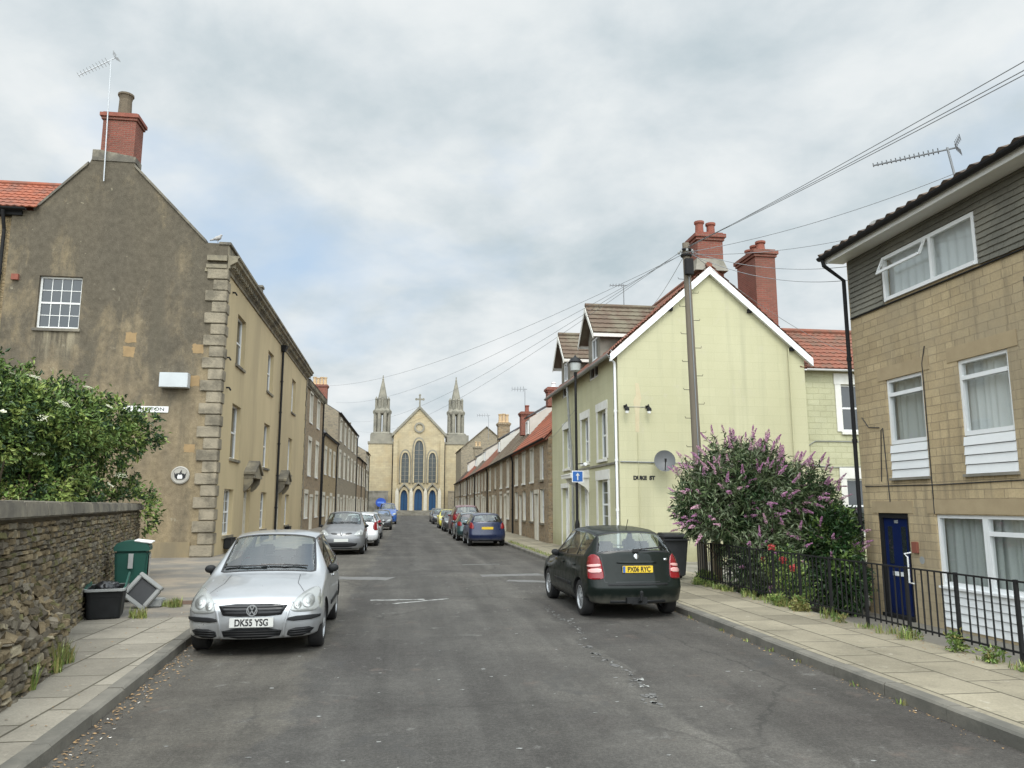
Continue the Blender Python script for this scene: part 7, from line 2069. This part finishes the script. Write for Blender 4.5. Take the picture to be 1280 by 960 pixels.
def aerial(label, base, top, boom_dir, n=9, bl=1.0, el=.16, m='steel', group='television aerials', refl=True, r=.022):
    t = thing('tv_aerial', label, 'aerial', base, 0, group)
    b, tp = Vector(base), Vector(top)
    q = MB(); q.tube([b, tp], r, 6); q.build('mast', M[m], t)
    d = Vector(boom_dir).normalized(); s = d.cross(Vector((0, 0, 1))).normalized(); w_ = s.cross(d)
    q = MB(); q.tube([tp - d * .16 - Vector((0, 0, .04)), tp + d * bl - Vector((0, 0, .04))], .017, 5)
    for i in range(n):
        c = tp + d * (bl * (.12 + .88 * i / (n - 1))) - Vector((0, 0, .03))
        for sg in (-1, 1): q.tube([c, c + (s * .8 + w_ * sg * .55) * el * (1 - .35 * i / n)], .009, 4); q.tube([c, c + (-s * .8 + w_ * sg * .55) * el * (1 - .35 * i / n)], .009, 4)
    q.build('boom', M[m], t)
    if refl:
        q = MB()
        for sg in (-1, 1):
            for k in range(5):
                c = tp - d * (.14 - .0 * k) + w_ * sg * (.03 + .03 * k) - d * .02 * k; q.tube([c - s * .16, c + s * .16], .006, 4)
            q.tube([tp - d * .14, tp - d * .22 + w_ * sg * .16], .008, 4)
        q.build('reflector', M[m], t)
aerial('tall white aerial mast strapped to the big left gable and its chimney', (-10.52, 27.40, 13.1), (-10.62, 27.38, 17.75), (-1, 0, -.66), 10, 1.25, .15)
aerial('long dark aerial above the roof of the block stone house', (10.3, 12.3, 7.45), (10.2, 12.42, 8.58), (-.75, .72, .02), 15, 1.30, .07, 'cablegrey')
aerial('thin aerial rising behind the nearer dormer of the yellow house', (8.9, 29.4, 8.6), (8.9, 29.4, 10.75), (-1, .1, -.02), 5, .55, .1, 'cablegrey', refl=False)
aerial('aerial on the red chimney of the brown roofed right terrace', (8.6, 52.6, 8.2), (8.6, 52.6, 9.9), (-1, .1, 0), 5, .9, .3, 'cablegrey', refl=False)
aerial('faint aerial farthest along the right terrace roofs', (9.2, 80, 8.6), (9.2, 80, 11.2), (-1, .2, 0), 5, 1.2, .35, 'cablegrey', refl=False)

# ------------------------------------------------------------------ bins
def bins():
    t = thing('recycling_tub', 'black and green recycling tub full of dark rubbish against the rubble wall', 'tub', (-4.53, 13.3, .12), rad(14))
    def tub(z, k, x=.265, y=.44): 
        p = []
        for (sx_, sy_) in ((1, 1), (-1, 1), (-1, -1), (1, -1)):
            for i in range(5):
                a = math.atan2(sy_, sx_) - math.pi / 4 + i * math.pi / 8
                p.append((sx_ * (x * k - .07) + .07 * math.cos(a), sy_ * (y * k - .07) + .07 * math.sin(a), z))
        return p
    q = MB(); rs = [q.add(tub(z, k)) for z, k in ((0, .86), (.03, .88), (.33, .96), (.332, .975), (.43, 1.0))]
    n = 20
    for a, b in zip(rs, rs[1:]):
        for i in range(n): q.f.append((a + i, a + (i + 1) % n, b + (i + 1) % n, b + i)); q.m.append(0)
    q.f.append(tuple(rs[0] + i for i in range(n))); q.m.append(0)
    ins = [q.add(tub(z, k)) for z, k in ((.43, .93), (.16, .88))]
    for a, b in ((rs[-1], ins[0]), (ins[0], ins[1])):
        for i in range(n): q.f.append((a + i, a + (i + 1) % n, b + (i + 1) % n, b + i)); q.m.append(0)
    q.f.append(tuple(ins[1] + i for i in range(n))); q.m.append(0)
    q.build('body', M['blackplastic'], t, local=True)
    q = MB(); a = q.add(tub(.42, 1.01)); b = q.add(tub(.42, 1.09)); c = q.add(tub(.455, 1.09)); d = q.add(tub(.455, .95))
    for r0, r1 in ((a, b), (b, c), (c, d), (d, a)):
        for i in range(n): q.f.append((r0 + i, r0 + (i + 1) % n, r1 + (i + 1) % n, r1 + i)); q.m.append(0)
    q.build('rim', M['greyplastic'], t, local=True)
    for side in (-1, 1):
        q = MB(); q.hexa([(side * .25, -.34, .456), (side * .28, -.34, .456), (side * .28, .42, .456), (side * .25, .42, .456), (side * .265, -.30, .47), (side * .29, -.30, .47), (side * .295, .42, .64 if side > 0 else .52), (side * .265, .42, .64 if side > 0 else .52)]); q.build('side_flap', M['bingreen'], t, local=True)
    for i in range(14):
        bgm = bmesh.new(); bmesh.ops.create_icosphere(bgm, subdivisions=3, radius=R.uniform(.08, .13))
        for v in bgm.verts: v.co += v.normal * .035 * mnoise.noise(v.co * 16 + Vector((i, 0, 0)))
        c = Vector((R.uniform(-.15, .15), R.uniform(-.30, .34), .37 + R.uniform(-.02, .10)))
        for v in bgm.verts: v.co = Vector((v.co.x, v.co.y, v.co.z * .7)) + c
        me = bpy.data.meshes.new('rubbish_bag'); bgm.to_mesh(me); bgm.free(); me.materials.append(M['bag'])
        if i > 5: bpy.data.meshes.remove(me); continue
        finish(me, 'rubbish_bag', t, smooth=True, local=True, recalc=False)
    # green wheeled bin behind
    t = thing('green_wheelie_bin', 'green bin with rounded top and white lid edge behind the recycling tub', 'bin', (-4.80, 15.3, .12), rad(12))
    q = MB(); q.prism([(-.24, -.22, .06), (.24, -.22, .06), (.24, .24, .06), (-.24, .24, .06)], [(-.29, -.28, .90), (.27, -.28, .90), (.27, .30, .90), (-.29, .30, .90)]); q.build('body', M['bingreen'], t, bevel=.035, local=True)
    prof = [(-.30, .905), (-.305, .97), (-.26, 1.04), (-.16, 1.075), (0, 1.085), (.14, 1.075), (.24, 1.04), (.285, .97), (.285, .905)]
    q = MB(); q.prism([(x, -.31, z) for x, z in prof], [(x, .33, z) for x, z in prof]); q.build('lid', M['bingreen'], t, local=True)
    q = MB(); q.hexa([(.02, -.325, 1.075), (.31, -.325, 1.03), (.31, .34, 1.03), (.02, .34, 1.075), (.02, -.325, 1.10), (.33, -.325, 1.06), (.33, .34, 1.06), (.02, .34, 1.10)]); q.build('lid_rim', M['white'], t, bevel=.01, local=True)
    q = MB(); q.box(-.05, .03, -.335, -.322, .60, .86); q.build('slot_panel', M['greyplastic'], t, local=True)
    q = MB(); q.poly([(.272, -.2, .35), (.272, .2, .35), (.276, .22, .84), (.276, -.2, .84)]); q.poly([(.255, -.18, .1), (.262, .18, .1), (.270, .2, .345), (.270, -.2, .345)])
    for p in q.v: p.x += .006
    q.build('sticker', M['lampclear'], t, local=True)
    for s in (-1, 1):
        q = MB(); q.lathe([(.09, -.03), (.09, .03)], (s * .24, .24, .09), 16, axis=0); q.build('wheel', M['blackplastic'], t, local=True)
    # grey hollow box lid leaning in front of the bin
    t = thing('grey_box_lid', 'pale grey plastic box lying tilted on its corner between tub and green bin', 'box', (-4.28, 14.25, .12))
    q = MB(); Mx = Matrix.Translation((0, 0, .27)) @ Matrix.Rotation(rad(-16), 4, 'X') @ Matrix.Rotation(rad(36), 4, 'Y')
    def fr(x0, x1, z0, z1, y0, y1): 
        k = len(q.v); q.box(x0, x1, y0, y1, z0, z1)
        for i in range(k, len(q.v)): q.v[i] = Mx @ q.v[i]
    fr(-.24, -.17, -.17, .17, -.05, .05); fr(.17, .24, -.17, .17, -.05, .05); fr(-.24, .24, .171, .24, -.05, .05); fr(-.24, .24, -.24, -.171, -.05, .05)
    q.build('frame', M['greyplastic'], t, bevel=.012, local=True)
    q = MB(); fr(-.169, .169, -.169, .169, .0, .02); q.build('back_panel', M['binback'], t, local=True)
    q = MB(); q.box(-.10, .30, .02, .36, .0, .13); q.build('base_tray', M['greyplastic'], t, bevel=.02, local=True)
    # black wheelie bin by the telegraph pole
    t = thing('black_wheelie_bin', 'dark grey wheelie bin standing beside the telegraph pole', 'bin', (6.52, 18.0, .115), rad(-6))
    q = MB(); q.prism([(-.22, -.26, .08), (.22, -.26, .08), (.22, .26, .08), (-.22, .26, .08)], [(-.29, -.34, .95), (.29, -.34, .95), (.29, .33, .95), (-.29, .33, .95)]); q.build('body', M['binback'], t, bevel=.025, local=True)
    q = MB(); q.box(-.31, .31, -.37, .36, .951, .985); q.hexa([(-.30, -.36, .986), (.30, -.36, .986), (.30, .37, .986), (-.30, .37, .986), (-.26, -.30, 1.05), (.26, -.30, 1.05), (.28, .37, 1.07), (-.28, .37, 1.07)]); q.build('lid', M['blackplastic'], t, bevel=.012, local=True)
    q = MB(); q.box(-.31, .31, -.39, -.35, .90, .94); q.build('rim', M['binback'], t, bevel=.008, local=True)
    for s in (-1, 1):
        q = MB(); q.lathe([(.10, -.03), (.10, .03)], (s * .23, .27, .10), 16, axis=0); q.build('wheel', M['blackplastic'], t, local=True)
bins()

# drain cover, window planters, perched bird
def manhole():
    t = thing('manhole_cover', 'rusty square inspection cover set in the left pavement beside the silver car', 'manhole', (-3.65, 14.85, .118))
    q = MB(); q.box(-4.0, -3.3, 14.55, 15.2, .06, .121); q.build('frame', M['conc'], t)
    q = MB(); q.box(-3.95, -3.35, 14.6, 15.15, .1211, .126); q.build('lid', noisy('rusty_iron', (.12, .07, .045), (.075, .05, .038), 9, .85, .6), t)
manhole()
F_ = Wall((-6.2, 27.5), (-6.2, 52.0))
for i, u in enumerate((2.3, 9.8, 17.4)):
    t = thing('window_planter', ['black window planter under the nearest ground floor window of the big left house', 'black window planter under the middle ground floor window of the big left house', 'black window planter under the farthest ground floor window of the big left house'][i], 'planter', F_.P(u, .4), 0, 'black planters on the left house')
    q = MB(); q.wbox(F_, u - .45, u + .45, .28, .64, .02, .26); q.build('box', M['blackplastic'], t, bevel=.02)
    q = MB(); q.wbox(F_, u - .48, u + .48, .641, .67, .01, .28); q.build('rim', M['blackiron'], t)
def bird():
    t = thing('pigeon', 'pale pigeon perched on the parapet corner of the big left house', 'bird', (-6.62, 27.6, 11.11))
    q = MB(); x, y, z = -6.62, 27.6, 11.11
    q.tube([(x - .17, y, z + .10), (x - .10, y, z + .13), (x, y, z + .16), (x + .07, y, z + .20), (x + .10, y, z + .26), (x + .125, y, z + .285), (x + .17, y, z + .275)], [.015, .05, .085, .075, .045, .04, .006], 10)
    q.tube([(x - .12, y, z + .12), (x - .26, y, z + .07)], [.045, .02], 8)
    q.tube([(x + .01, y - .03, z + .1), (x + .02, y - .03, z + .002)], .008, 5); q.tube([(x + .01, y + .03, z + .1), (x + .02, y + .03, z + .002)], .008, 5)
    q.build('body', noisy('pale_feathers', (.42, .40, .38), (.30, .29, .28), 12, .8, .1), t, smooth=True)
bird()
# ------------------------------------------------------------------ tidy labels
